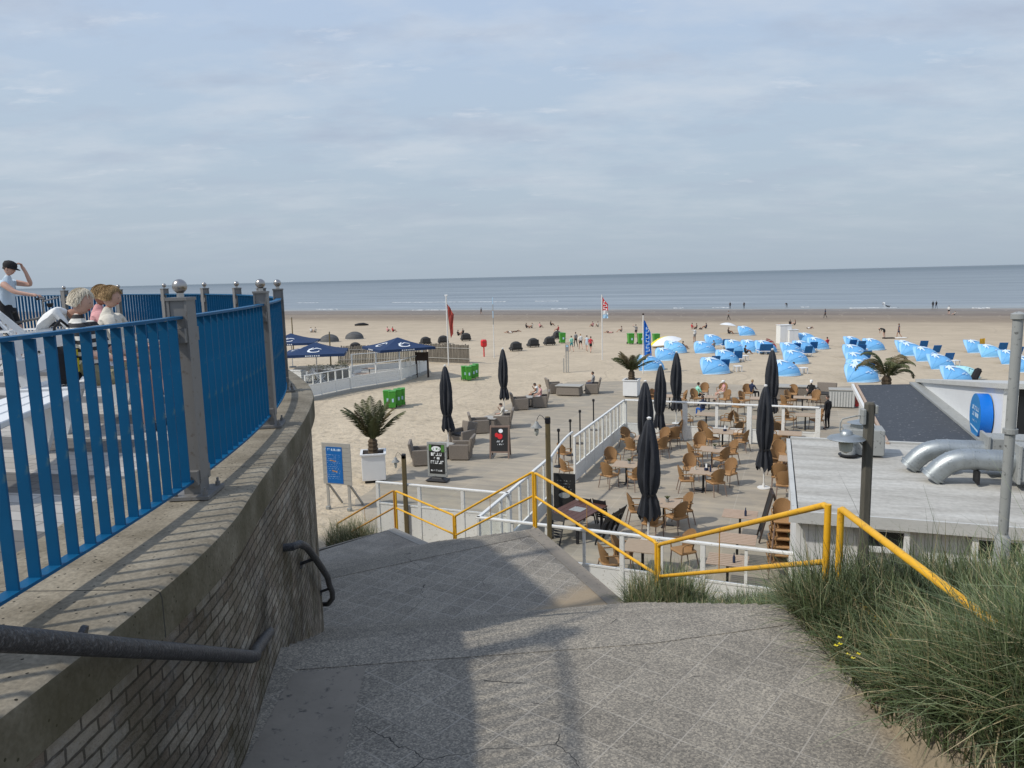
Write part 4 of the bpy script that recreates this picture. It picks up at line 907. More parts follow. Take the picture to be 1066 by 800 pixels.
for lab, px, py, rz in (('boxy grey wicker armchair behind the green menu board',440,483,-1.5),('grey wicker armchair farthest of the group at the menu board',482,462,2.4),('broad grey wicker armchair nearest the ice cream board',481,477,1.45),
        ('grey wicker armchair seen from behind, left of the seated woman in beige',499,450,-1.45),('grey wicker armchair with a woman in beige sitting in it',524,445,1.5),('grey wicker armchair left in the third lounge group',541,426,-1.45),
        ('grey wicker armchair holding two sunbathers, third lounge group',563,423.5,1.5),('grey wicker armchair at the left of the farthest lounge group',577,409,-1.4),('grey wicker armchair at the right of the farthest lounge group',617,409.5,1.4)):
    lounge(lab, G(px, py), rz, LG, 1.12)
for lab, px, py in (('low grey wicker table of the lounge group at the menu board',462,476),('low grey wicker table between the two chairs of the second lounge group',511,446),('low grey wicker table of the third lounge group',552,423),('long low grey wicker table in front of the farthest lounge group',593,411.5)):
    o = ltab(lab, G(px,py), TZ, 'grey wicker lounge tables'); 
    if '593' in str(px): o.scale = (2.1,1.2,1.15)
# small wood table with chairs left of lounge
# ------------------------------------------------------------------ boards and signs
def glyph_lines(b, x0, x1, z0, z1, rows, y, hfrac=.6, seed=1, dens=.75):
    rd = random.Random(seed); h = (z1-z0)/rows
    for r in range(rows):
        zc = z1-h*(r+.5); x = x0 + rd.uniform(0,.1)*(x1-x0); end = x1 - rd.uniform(0,.15)*(x1-x0); ch = h*hfrac
        while x < end:
            w = ch*rd.uniform(.35,.7); k = rd.random()
            if rd.random() < dens:
                if k < .35: b.quad((x,y,zc-ch/2),(x+w*.25,y,zc-ch/2),(x+w*.25,y,zc+ch/2),(x,y,zc+ch/2)).quad((x+w*.26,y,zc+ch*.25),(x+w,y,zc+ch*.25),(x+w,y,zc+ch/2),(x+w*.26,y,zc+ch/2))
                elif k < .7: b.quad((x,y,zc-ch/2),(x+w,y,zc-ch/2),(x+w,y,zc-ch*.25),(x,y,zc-ch*.25)).quad((x+w*.7,y,zc-ch*.24),(x+w,y,zc-ch*.24),(x+w,y,zc+ch/2),(x+w*.7,y,zc+ch/2))
                else: b.quad((x,y,zc-ch/2),(x+w,y,zc-ch/2),(x+w,y,zc+ch/2),(x,y,zc+ch/2))
            x += w*1.25
    return b
def ellipse(b, cx, cz, rx, rz, y, n=16): return b.add([(cx+rx*math.cos(2*PI*k/n), y, cz+rz*math.sin(2*PI*k/n)) for k in range(n)], [tuple(range(n))])
# blue information board on two legs
pa, pb = G(342,530), G(364,532); d = pb-pa; t = thing('information_board', 'blue printed notice on a grey plank board standing on two braced legs', 'sign', pa, math.atan2(d.y,d.x)); w = d.length
b = MB()
for k in range(9): b.box((w/2+.02,0,.92+.165*(k+.5)),(w+.28,.03,.157))
b.build('plank_panel', M['greywood'], t)
b = MB(); b.box((w/2-.06,-.02,1.62),(w*.74,.008,1.3)); b.build('blue_notice', M['signblue'], t)
b = MB(); glyph_lines(b, .0, w*.72, 2.12, 2.22, 1, -.026, .8, 4); glyph_lines(b, .04, w*.72, 1.1, 2.02, 13, -.026, .28, 9, .45); b.build('white_lettering', M['palmark'], t)
b = MB(); b.quad((w*.22,-.0265,1.78),(w*.5,-.0265,1.74),(w*.5,-.0265,1.77),(w*.22,-.0265,1.81)); b.quad((w*.3,-.0265,1.4),(w*.55,-.0265,1.36),(w*.55,-.0265,1.40),(w*.3,-.0265,1.44)); b.build('orange_mark', M['rust'], t)
for x in (0, w):
    MB().box((x,.04,.5),(.09,.05,1.0)).build('leg', M['greywood'], t); MB().bar((x,.06,.95),(x+.1,.75,.02),.07,.05).build('brace', M['greywood'], t); MB().box((x,0,.05),(.13,.13,.1)).build('foot', M['greybox'], t)
# menu board on black plastic base
pa = G(456,501); t = thing('menu_board', 'grey framed poster stand with black and green poster on a black base', 'sign', pa, -.32)
MB().box((0,0,.1),(.9,.5,.14),taper=.55,bev=.03).build('base', M['black'], t)
b = MB(); b.box((0,0,.88),(.84,.05,1.4),bev=.01); b.build('frame', M['greybox'], t); MB().box((0,-.03,.9),(.66,.012,1.18)).build('poster', M['chalk'], t)
b = MB(); ellipse(b, -.02, 1.32, .2, .11, -.038); b.build('round_mark', M['mark'], t)
b = MB(); glyph_lines(b, -.16, .14, 1.27, 1.37, 1, -.0395, .8, 3); b.build('green_lettering', M['darkgreen'], t)
b = MB(); b.quad((-.33,-.0365,1.25),(-.22,-.0365,1.22),(-.22,-.0365,1.48),(-.33,-.0365,1.48)); b.quad((.2,-.0365,1.2),(.33,-.0365,1.2),(.33,-.0365,1.48),(.2,-.0365,1.48)); b.build('green_corner', M['darkgreen'], t)
b = MB(); glyph_lines(b, -.28, .28, 1.02, 1.18, 1, -.038, .8, 5, .95); glyph_lines(b, -.14, .14, .88, 1.0, 1, -.038, .75, 6); glyph_lines(b, -.28, .28, .7, .86, 1, -.038, .8, 7, .95); glyph_lines(b, -.28, .28, .38, .5, 1, -.038, .5, 8); b.build('white_lettering', M['mark'], t)
# ice cream pavement board
def aboard(label, p, rz, art=True, h=1.25, w=.78, fm='brownwood'):
    t = thing('pavement_board', label, 'sign', p, rz); k = .3
    for s, nm_ in ((-1,'front_panel'),(1,'rear_panel')):
        Mx = Matrix.Translation((0,s*.02,h)) @ Matrix.Rotation(-s*-.24 if s<0 else .24, 4, 'X'); Mx = Matrix.Translation((0,s*.02,h)) @ Matrix.Rotation(.24*s, 4, 'X')
        f = MB(); f.box((-w/2,0,-h/2),(.07,.04,h*1.03),M=Mx); f.box((w/2,0,-h/2),(.07,.04,h*1.03),M=Mx); f.box((0,0,-.03),(w-.072,.038,.07),M=Mx); f.box((0,0,-h+.26),(w-.072,.038,.07),M=Mx); fo = f.build(nm_, M[fm], t)
        b = MB(); b.box((0,0,-h/2+.1),(w-.074,.02,h-.35),M=Mx); b.build('board', M['chalk'], fo)
        if s < 0 and art:
            b = MB(); ellipse(b, .02, -.46, .12, .13, -.022, 12); ellipse(b, -.13, -.4, .08, .1, -.0225, 12)
            o = MB().add([tuple(Mx @ Vector(v)) for v in b.v], b.f); o.build('berry_picture', M['red'], fo)
            b = MB(); ellipse(b, .05, -.22, .1, .09, -.0215, 12); glyph_lines(b, -.2, .22, -.73, -.62, 1, -.022, .7, 2); glyph_lines(b, -.1, .2, -.86, -.77, 1, -.022, .6, 3); o = MB().add([tuple(Mx @ Vector(v)) for v in b.v], b.f); o.build('white_picture', M['mark'], fo)
    return t
aboard('brown framed pavement board with a red and white ice cream picture', G(521,476), -.12, True, 1.42, .82)
aboard('dark folded pavement board seen edge on by the building', G(803,563), 1.35, False, 1.5, .6, 'darkbrown')
t = thing('menu_stand', 'black chalk menu board with pale marks by the fence post', 'sign', G(588,535), -.3)
MB().box((0,0,.75),(.75,.04,1.3),bev=.01).build('board', M['chalk'], t); 
for s in (-1,1): MB().bar((s*.34,.0,.1),(s*.34,.3,0),.05,.04).build('foot', M['black'], t)
b = MB(); ellipse(b, 0, .65, .2, .1, -.024); glyph_lines(b, -.26, .26, .8, 1.2, 4, -.024, .4, 12, .5); b.build('chalk_marks', M['greybox'], t)
# black stanchions outside the left fence
def stan_():
    t = thing('barrier_post', 'x', 'post'); MB().tube([(0,0,.03),(0,0,1.5)], .035, 10).build('pole', M['black'], t); MB().lathe([(.22,0),(.22,.03),(.05,.06)],16).build('foot', M['black'], t); MB().lathe([(.04,1.5),(.065,1.52),(.065,1.62),(.03,1.64)],12).build('head', M['black'], t); return t
stan = Proto(stan_)
for w, px, py in (('nearest','582','486'),('second','594','474'),('third','604','462'),('farthest','618','448')):
    stan('black barrier post outside the left fence, %s of four' % w, G(float(px), float(py)), 0, 'black barrier posts')

# ------------------------------------------------------------------ lamp poles
def swan(t, z, side, size, ob, mats=('greybox','cupglass')):
    s = side
    MB().tube([(s*.04,0,z-.05),(s*.12,0,z+.06),(s*(.08+.18*size),0,z+.1),(s*(.1+.24*size),0,z+.03),(s*(.12+.26*size),0,z-.08)], .012*size, 8).build('lamp_arm', M['black'], t, smooth=True)
    sh = MB().lathe([(.05*size,z-.06),(.09*size,z-.09),(.1*size,z-.12),(.24*size,z-.19),(.245*size,z-.205),(.09*size,z-.17)],20,(s*(.12+.26*size),0,0)).build('lamp_shade', M[mats[0]], t, smooth=True)
    MB().lathe([(.085*size,z-.18),(.1*size,z-.26),(.08*size,z-.36),(.03*size,z-.4)],14,(s*(.12+.26*size),0,0)).build('glass_globe', M[mats[1]], t, smooth=True)
    MB().box((0,0,z-.04),(.13,.13,.16),bev=.02).build('junction_box', M['black'], t)
t = thing('lamp_pole', 'weathered wooden pole with small swan neck lamp behind the lowest yellow rails', 'lamp post', tuple(D(424,560,22.0))); zb = D(424,474,22.0).z - t.location.z
MB().box((0,0,zb/2-1),(.13,.13,zb+2),bev=.02).build('pole', M['wood'], t); swan(t, zb+.0, -1, .5, None)
p0, p1 = D(569,580,17.2), D(570,434,17.2); t = thing('lamp_pole', 'tall greenish wooden pole with swan neck lamp beside the central yellow corner', 'lamp post', (p1.x, p1.y, ZB))
h = p1.z-ZB; MB().box((0,0,h/2),(.115,.115,h),bev=.02).build('pole', M['wood'], t); swan(t, h-.05, -1, .55, None)
p1 = D(905.5,419,10.4); zb = H(p1.x, p1.y)-.5; t = thing('lamp_pole', 'dark grey weathered post with large dented lamp shade at the edge of the flat roof', 'lamp post', (p1.x, p1.y, zb), -.12)
h = p1.z-zb; MB().box((0,0,h/2),(.125,.125,h),bev=.025).build('pole', M['polewood'], t)
MB().tube([(-.06,0,h-.18),(-.2,0,h-.2),(-.36,0,h-.24),(-.385,0,h-.29),(-.39,0,h-.42)], .011, 8).build('lamp_arm', M['greybox'], t, smooth=True)
MB().lathe([(.05,h-.4),(.08,h-.42),(.09,h-.46),(.23,h-.5),(.255,h-.525),(.24,h-.535),(.08,h-.5)],24,(-.3,0,0)).build('lamp_shade', M['duct'], t, smooth=True)
MB().lathe([(.075,h-.51),(.1,h-.6),(.085,h-.7),(.03,h-.73)],14,(-.3,0,0)).build('glass_globe', M['cupglass'], t, smooth=True)
MB().box((-.09,-.02,h-.2),(.05,.14,.22),bev=.01).build('junction_box', M['greybox'], t); MB().tube([(-.07,0,h-.62),(-.12,0,h-.56)],.012,6).build('stay', M['greybox'], t)
MB().box((.085,0,h-.1),(.04,.12,.12),bev=.01).build('bracket', M['greybox'], t)
p1 = D(1060,333,9.2); p0 = D(1046,600,9.2); zb = H(p1.x, p1.y)-.6; t = thing('flag_pole', 'tall galvanised metal pole with thicker sleeve at its foot, at the right edge', 'pole', (p1.x, p1.y, zb)); h = p1.z-zb
MB().tube([(0,0,0),(0,0,h)], .06, 16).build('pole', M['greybox'], t, smooth=True); zs = D(1047,560,9.2).z-zb
MB().lathe([(.09,0),(.09,zs),(.07,zs+.03),(.062,zs+.05)],18).build('sleeve', M['greybox'], t, smooth=True); MB().lathe([(.062,h),(.085,h+.01),(.085,h+.07),(.02,h+.1)],16).build('cap', M['greybox'], t, smooth=True)
zc = D(1052,449,9.2).z-zb; MB().lathe([(.062,zc-.03),(.085,zc-.03),(.085,zc+.03),(.062,zc+.03)],16).build('collar', M['greybox'], t)

# ------------------------------------------------------------------ palms
def palm(label, p, trunk_h, fl, nf, z0=0, trunk_r=.16, rz=0, droop=.5, up=1.1, seed=1, name='palm_tree', el0=25):
    rd = random.Random(seed); t = thing(name, label, 'palm tree', p, rz)
    prof = [(trunk_r*.9, z0-.1)]
    k = 0; n = max(4, int(trunk_h/.07))
    for i in range(n): z = z0+trunk_h*i/n; prof += [(trunk_r*(1.0 if i%2 else 1.18)*(1-.12*i/n), z)]
    prof.append((trunk_r*.5, z0+trunk_h+.05)); MB().lathe(prof, 14, lobes=7, amp=.06).build('trunk', M['trunk'], t)
    for i in range(nf):
        a = i*2.399+rd.uniform(-.2,.2); u = rd.uniform(.55,1.0) if i > nf*.35 else rd.uniform(.85,1.2); el = R(el0)+up*u*(i/nf)**.6*.9
        dr = droop*rd.uniform(.7,1.4); L_ = fl*rd.uniform(.8,1.1); pts = []; hd = Vector((math.cos(a), math.sin(a), 0))
        q = Vector((hd.x*.07, hd.y*.07, z0+trunk_h)); e = el; N_ = 14
        for k in range(N_+1):
            pts.append(q.copy()); q = q + (hd*math.cos(e)+Vector((0,0,math.sin(e))))*(L_/N_); e -= dr*(k/N_)*.28
        b = MB(); b.tube(pts, [.02*(1-k/(N_+2)) for k in range(N_+1)], 5)
        sd = Vector((-hd.y, hd.x, 0))
        for k in range(3, N_*3):
            f = k/(N_*3); j = min(N_-1, int(f*N_)); c = pts[j].lerp(pts[j+1], f*N_-j); d = (pts[j+1]-pts[j]).normalized(); upv = sd.cross(d)
            ll = L_*.24*math.sin(PI*min(.97,(.1+f*.9)))**.7*rd.uniform(.85,1.1)
            for s in (-1, 1):
                tip = c + (sd*s*.75 + d*.65 + upv*rd.uniform(.1,.4) - Vector((0,0,.15)))*ll; wv = d*.0095*fl/1.2
                mid = c.lerp(tip,.5)+upv*.02; b.add([c-wv, c+wv, mid+wv*1.3, tip, mid-wv*1.3], [(0,1,2,3,4)])
        b.build('frond', M['frond'] if rd.random() < .7 else M['frondry'], t)
    return t
def planter_box(label, p, w, h, rz):
    t = thing('planter_box', label, 'planter', p, rz)
    b = MB(); b.box((0,0,.1+(h-.1)/2),(w,w,h-.1),bev=.012); b.build('box', M['whiteplain'], t)
    for s in (-1,1):
        MB().box((s*(w/2-.0),0,h+.03),(.1,w+.08,.06)).build('rim', M['whiteplain'], t); MB().box((0,s*(w/2-.0),h+.0302),(w-.102,.1,.06)).build('rim', M['whiteplain'], t)
    MB().box((0,0,h+.01),(w-.1,w-.1,.02)).build('soil', M['soil'], t); MB().box((0,0,.05),(w*.8,w*.8,.1)).build('plinth', M['black'], t)
p = G(390,500); planter_box('large white planter box with a palm, beside the blue notice board', p, .92, 1.12, .16)
palm('palm with stiff upright fronds growing in the near white planter box', (p.x,p.y,p.z+1.13), .55, 1.75, 15, 0, .18, .4, .4, .72, 3, el0=50)
p = G(657.5,413); planter_box('white planter box with a palm behind the left terrace corner', p, .95, 1.1, TZ)
palm('palm in the white planter box behind the left terrace corner', (p.x,p.y,p.z+1.11), .6, 1.65, 18, 0, .2, .2, .6, .85, 8, el0=36)
p = D(923,398,32.6); palm('palm with long drooping fronds rising behind the dark flat roof', (p.x,p.y,ZB), p.z-ZB+.25, 1.75, 11, 0, .2, 0, 1.25, 1.1, 12, el0=34)

# ------------------------------------------------------------------ beach pavilion building
r0, r1, r2, r3 = G(828,460,-3.5), G(827,534,-3.5), G(1066,549,-3.5), G(1066,463,-3.5)
o2 = Vector((r1.x, r1.y, 0)); q = Vector((.944, -.33, 0)).normalized(); BZ = math.atan2(q.y, q.x); yy = Vector((-q.y, q.x, 0))
def felt():
    m, N, L, P = nt('weathered_roof_felt'); tc = N.new('ShaderNodeTexCoord').outputs['Object']
    n = noise(N, L, vecscale(N, L, tc, (.18,.9,1)), 1.6, 8, .7); r = ramp(N, [(.28, (.28,.265,.235)), (.5, (.44,.425,.385)), (.68, (.53,.52,.48))]); L.new(n, r.inputs[0])
    n2 = noise(N, L, tc, 9, 4); r2 = ramp(N, [(.35, (.85,.85,.85)), (.6, (1.05,1.05,1.05))]); L.new(n2, r2.inputs[0]); c = mixc(N, L, r.outputs[0], r2.outputs[0], .8, 'MULTIPLY')
    sp = N.new('ShaderNodeSeparateXYZ'); L.new(tc, sp.inputs[0]); f = math_(N, L, 'FRACT', math_(N, L, 'ADD', math_(N, L, 'MULTIPLY', sp.outputs[1], 1/1.0), math_(N, L, 'MULTIPLY', noise(N, L, tc, .8, 2), .04)))
    c = mixc(N, L, c, (.17,.165,.155), math_(N, L, 'MULTIPLY', math_(N, L, 'LESS_THAN', f, .02), .35))
    L.new(c, P.inputs['Base Color']); P.inputs['Roughness'].default_value = .85; P.inputs['Specular IOR Level'].default_value = .25; bump(N, L, P, n, .3); return m
M['felt'] = felt()
def vboards():
    m, N, L, P = nt('vertical_white_boards'); tc = N.new('ShaderNodeTexCoord').outputs['Object']
    sp = N.new('ShaderNodeSeparateXYZ'); L.new(tc, sp.inputs[0]); f = math_(N, L, 'FRACT', math_(N, L, 'MULTIPLY', sp.outputs[0], 1/.14)); g = math_(N, L, 'LESS_THAN', f, .07)
    n = noise(N, L, vecscale(N, L, tc, (3,3,.5)), 2, 5); r = ramp(N, [(.3, (.55,.55,.53)), (.65, (.7,.7,.68))]); L.new(n, r.inputs[0])
    L.new(mixc(N, L, r.outputs[0], (.27,.265,.25), g), P.inputs['Base Color']); P.inputs['Roughness'].default_value = .7; bump(N, L, P, g, .5, -.01); return m
M['vboards'] = vboards()
t = thing('beach_pavilion', 'low flat roofed white pavilion with weathered felt roof behind the dune grass', 'building', (o2.x, o2.y, ZB), BZ)
BW, BD, BH = 13.0, 6.9, 3.2
MB().box((BW/2+.03,BD/2,BH-.02),(BW-.1,BD-.12,.1)).build('roof', M['felt'], t)
b = MB(); b.box((BW/2,.025,BH-.085),(BW+.2,.06,.24)); b.box((.0,BD/2+.03,BH-.045),(.1,BD-.1,.17)); b.box((BW/2+.06,BD+.03,BH+.0),(BW,.1,.16)); b.build('fascia', M['offwhite'], t)
b = MB(); b.box((BW/2,BD/2+.15,(BH-.08)/2),(BW-.1,BD-.3,BH-.08)); b.build('wall', M['vboards'], t)
def pav_x(px, py): p = D(px, py, 14); return p
for k, (xa, xc, za, zc) in enumerate(((901,940,551,571),(1018,1062,561,585))):
    # intersect the photo rays with the front wall
    def hit(px, py):
        d = ray(px, py); nrm = -yy; s = (o2-Vector((EYE.x,EYE.y,0))+nrm*-.15).dot(nrm)/Vector((d.x,d.y,0)).dot(nrm); w = EYE+d*s-Vector((o2.x,o2.y,ZB)); return w.dot(q), w.z
    (x0, z1), (x1, z0) = hit(xa, za), hit(xc, zc)
    fr = MB(); X = (x0+x1)/2; Z = (z0+z1)/2; w = x1-x0; h = z1-z0
    for c_, d_ in (((X,-.02,z1+.05),(w+.2,.08,.1)),((X,-.02,z0-.05),(w+.2,.08,.1)),((x0-.05,-.02,Z),(.1,.08,h)),((x1+.05,-.02,Z),(.1,.08,h))): fr.box((c_[0],c_[1]+.0+.15-.02,c_[2]),d_)
    f = fr.build('window', M['white'], t); MB().quad((x0,.135,z0),(x1,.135,z0),(x1,.135,z1),(x0,.135,z1)).build('pane', M['glassdark'], f)
    if k == 1: MB().box((X,.11,Z),(.05,.03,h)).build('glazing_bar', M['white'], f)
# vent ducts on the roof
def duct(label, base, ly, dia, xlen, zc, boxw):
    t = thing('vent_duct', label, 'ventilation duct', base, BZ); r = dia/2
    P0_, P1_, P2_, P3_ = Vector((-.06,0,.04)), Vector((.16,0,.34)), Vector((.3,0,zc)), Vector((.72,0,zc)); bz = [P0_*(1-u)**3+P1_*3*u*(1-u)**2+P2_*3*u*u*(1-u)+P3_*u**3 for u in [k/12 for k in range(13)]]; pts = [bz[0], bz[2], bz[5], bz[8], bz[11], bz[12]]
    MB().tube(bz+[Vector((1.1,0,zc)), Vector((xlen,0,zc))], r, 24).build('duct_pipe', M['duct'], t, smooth=True)
    for k_ in (1, 4, 7, 10, 12):
        d = (bz[min(12,k_+1)]-bz[k_-1]).normalized(); MB().tube([bz[k_]-d*.018, bz[k_]+d*.018], r+(.03 if k_ == 1 else .008), 24).build('flange', M['duct'], t)
    for k in range(5): x = 1.1+(xlen-1.2)*k/5; MB().tube([(x,0,zc),(x+.025,0,zc)], r+.006, 24).build('seam', M['duct'], t)
    MB().box((xlen+boxw/2,0,zc+.0),(boxw,dia*1.5,dia*1.6),bev=.02).build('fan_box', M['greybox'], t)
    MB().box((xlen+.02,0,zc+.0),(.06,dia*1.72,dia*1.8),bev=.01).build('box_flange', M['greybox'], t)
    for x in (xlen*.55, xlen+boxw*.8): MB().box((x,0,(zc-r)/2),(.05,.4,max(.05,zc-r))).build('support', M['black'], t)
p = G(972,500,-3.42); duct('front one of two shiny galvanised ducts bending down onto the felt roof', (p.x-.0,p.y,-3.42), 0, .46, 1.5, .52, 1.0)
p2 = p + yy*.95 + q*-.3; duct('rear one of two shiny galvanised ducts, half hidden by the front one', (p2.x,p2.y,-3.42), 0, .44, 1.45, .52, .9)
# roof clutter left
p = G(899,474,-3.42); t = thing('roof_unit', 'grey sheet metal box standing on the felt roof behind the lamp', 'ventilation unit', p, BZ)
MB().box((0,.3,.33),(.95,.7,.66),bev=.02).build('housing', M['greybox'], t); MB().box((0,.3,.03),(.85,.6,.06)).build('skid', M['black'], t); MB().lathe([(.2,.66),(.2,.75),(.3,.78),(.05,.86)],16,(-.1,.3,0)).build('cowl', M['duct'], t, smooth=True)
p = G(883,474,-3.42); t = thing('roof_vent', 'small round pale roof vent beside the grey box', 'roof vent', p)
MB().lathe([(.17,0),(.17,.25),(.13,.3)],18).build('vent_body', M['greybox'], t, smooth=True); MB().lathe([(.24,0),(.24,.03),(.17,.04)],18).build('vent_flange', M['black'], t); MB().lathe([(.2,.32),(.2,.36),(.03,.45)],18).build('vent_cap', M['duct'], t, smooth=True)
# dark roofed wing with wedge wall and disc sign
c0, c1, c2, c3 = G(892,401,-3.5), G(957,400,-3.5), G(1037,463,-3.5), G(926,464,-3.5)
t = thing('beach_hall', 'dark roofed beach hall with white wedge shaped side wall behind the felt roof', 'building', (c3.x, c3.y, ZB))
Mi = Matrix.Translation((-c3.x, -c3.y, -ZB)); e = Vector((c0.x-c3.x, c0.y-c3.y, 0)).normalized(); wv = Vector((e.y, -e.x, 0))
def P3(p, z): return Vector((p.x, p.y, z))
# widen the right edge of the roof along the wedge wall
MB().prism([tuple(P3(c,0)[:2]) for c in (c3, c2, c1, c0)], -3.62, -3.5, Mi).build('dark_roof', M['tarp'], t)
MB().prism([tuple((P3(c,0)+k)[:2]) for c, k in ((c3, wv*.1+e*.1), (c2, -wv*.1+e*.1), (c1, -wv*.1-e*.1), (c0, wv*.1-e*.1))], ZB, -3.63, Mi).build('wall', M['offwhite'], t)
b = MB(); b.bar(P3(c3,-3.52)-wv*.04, P3(c0,-3.52)-wv*.04, .08, .2, M=Mi); b.build('left_edge_trim', M['slat'], t)
b = MB(); b.bar(P3(c3,-3.53)-wv*.16, P3(c0,-3.53)-wv*.16, .09, .16, M=Mi); b.build('outer_edge_trim', M['white'], t)
b = MB(); b.bar(P3(c2,-3.46)-wv*.12, P3(c1,-3.46)-wv*.12, .5, .07, M=Mi); b.build('lead_flashing', M['greybox'], t)
# wedge wall: triangle rising toward the camera
top_n = D(1056,403, c2.y+.0); zt = 1.3-(1.3-top_n.z)
n_ = (c1-c2); n_.z = 0; nl = n_.normalized(); sidev = Vector((nl.y, -nl.x, 0))
near = P3(c2, -3.6) - nl*.35; far = P3(c1, -3.6) + nl*.2
ztop = D(1050,404,near.y).z
b = MB(); vs = [near, far, Vector((far.x,far.y,-3.46)), Vector((near.x,near.y,ztop))]; vs2 = [v+sidev*.2 for v in vs]
b.add(vs+vs2, [(0,1,2,3),(7,6,5,4),(0,4,5,1),(1,5,6,2),(2,6,7,3),(3,7,4,0)], Mi); b.build('wedge_wall', M['whiteplain'], t)
W0 = Vector((near.x,near.y,0)); right = Vector((q.x,q.y,0))
b = MB(); a_ = W0 - nl*.02; b.add([P3(a_,-6.7),P3(a_+right*.34,-6.7),P3(a_+right*.34,ztop),P3(a_,ztop)], [(0,1,2,3)], Mi); b.build('corner_post', M['white'], t)
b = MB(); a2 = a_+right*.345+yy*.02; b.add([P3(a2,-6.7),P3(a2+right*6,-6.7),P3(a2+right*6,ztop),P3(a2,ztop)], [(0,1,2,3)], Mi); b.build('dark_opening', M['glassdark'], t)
b = MB(); b.add([P3(a2-yy*.05,-3.6),P3(a2-yy*.05+right*6,-3.6),P3(a2-yy*.05+right*6,-3.25),P3(a2-yy*.05,-3.25)], [(0,1,2,3)], Mi); b.build('sill_board', M['white'], t)
b = MB(); vs = [P3(a_-nl*.12,ztop), P3(a_-nl*.12+right*7,ztop), Vector((far.x,far.y,-3.45))+right*9, Vector((far.x,far.y,-3.45))]; up = Vector((0,0,.14)); lft = -right*.12
vs[0] += lft; vs[3] += lft
b.add(vs+[v+up for v in vs], [(0,1,2,3),(7,6,5,4),(0,4,5,1),(1,5,6,2),(2,6,7,3),(3,7,4,0)], Mi); b.build('sloping_roof', M['offwhite'], t)
# disc sign on the wedge wall
dd = ray(1029,433); s = (Vector((near.x,near.y,0))-Vector((0,0,0))).dot(sidev)/Vector((dd.x,dd.y,0)).dot(sidev); pc = EYE+dd*s - sidev*.03
t = thing('disc_sign', 'thick bright blue round sign with pale lettering on the white wedge wall', 'sign', pc, math.atan2(-sidev.y, -sidev.x)-PI/2+PI)
rs = .62
# local -Y faces away from the wall
def disc(rad, y0, y1, n=36): 
    vs = [(rad*math.cos(2*PI*k/n), y, rad*math.sin(2*PI*k/n)) for y in (y0,y1) for k in range(n)]; return vs, n
vs, n = disc(rs, 0, -.3); b = MB(); b.add(vs, [(k,(k+1)%n,n+(k+1)%n,n+k) for k in range(n)]); b.build('rim', M['ovalside'], t, smooth=True)
b = MB(); b.add(vs[n:], [tuple(range(n))]); b.build('sign_face', M['ovalblue'], t)
b = MB(); glyph_lines(b, -.36, .4, -.05, .3, 2, -.306, .7, 21, .9); glyph_lines(b, -.3, .3, -.2, -.1, 1, -.306, .6, 22); b.quad((-.42,-.306,-.34),(.42,-.306,-.42),(.42,-.306,-.36),(-.42,-.306,-.29)); b.build('pale_lettering', M['palmark'], t)
# grey cabinet and dark lounge pieces at the far right of the terrace
p = G(876,425); t = thing('storage_chest', 'pale grey ribbed storage chest beside the dark roof edge', 'chest', p, TZ)
MB().box((0,.4,.52),(1.35,.8,.96),bev=.02).build('chest_body', M['greybox'], t); 
for k in range(9): MB().box((-.6+.15*k,-.012,.5),(.1,.02,.86)).build('front_rib', M['offwhite'], t)
MB().box((0,.4,1.04),(1.42,.86,.07),bev=.02).build('lid', M['greywood'], t)
t = thing('red_extinguisher', 'red extinguisher cabinet between the grey chest and the dark roof', 'cabinet', G(892,424), TZ); MB().box((0,0,.55),(.22,.3,1.0),bev=.03).build('cabinet_body', M['red'], t); MB().box((0,-.156,.55),(.15,.01,.7)).build('door', M['redcloth'], t)
lounge('dark grey lounge chair left of the pale storage chest', G(859,419), 2.6, 'dark lounge pieces', 1.25)
ltab('long grey wicker bench against the sand beyond the far fence', G(834,415), TZ, 'dark lounge pieces').scale = (2.6,.9,1.35)
ltab('grey wicker block beyond the right closed parasol', G(812,416), TZ, 'dark lounge pieces', 1.5)
# tables beyond the far fence
for nm_, tb, chs in (('of the seated guests', (738,426), [('at the left',724,423),('at the far right',752,416),('at the near right',755,424),('at the far left',733,415)]),
                   ('behind the white fence posts', (735,446), [('at the left',715,447),('at the right',757,447)]),
                   ('beyond the far fence, centre', (790,428), [('at the left',774,425),('at the far left',778,417),('at the near left',768,432)]),
                   ('near the storage chest', (835,427), [('at the left',822,425),('at the far left',825,418),('at the right',848,424),('at the near left',818,430)]),
                   ('behind the fence, right of centre', (793,450), [('at the left',770,449),('at the right',811,450)]),
                   ('behind the far fence end', (838,447), [('at the left',822,446),('at the right',850,447)]),
                   ('by the thin parasol', (697,425), [('at the left',682,423),('at the right',710,424)])):
    seat_set(nm_, tb, chs)
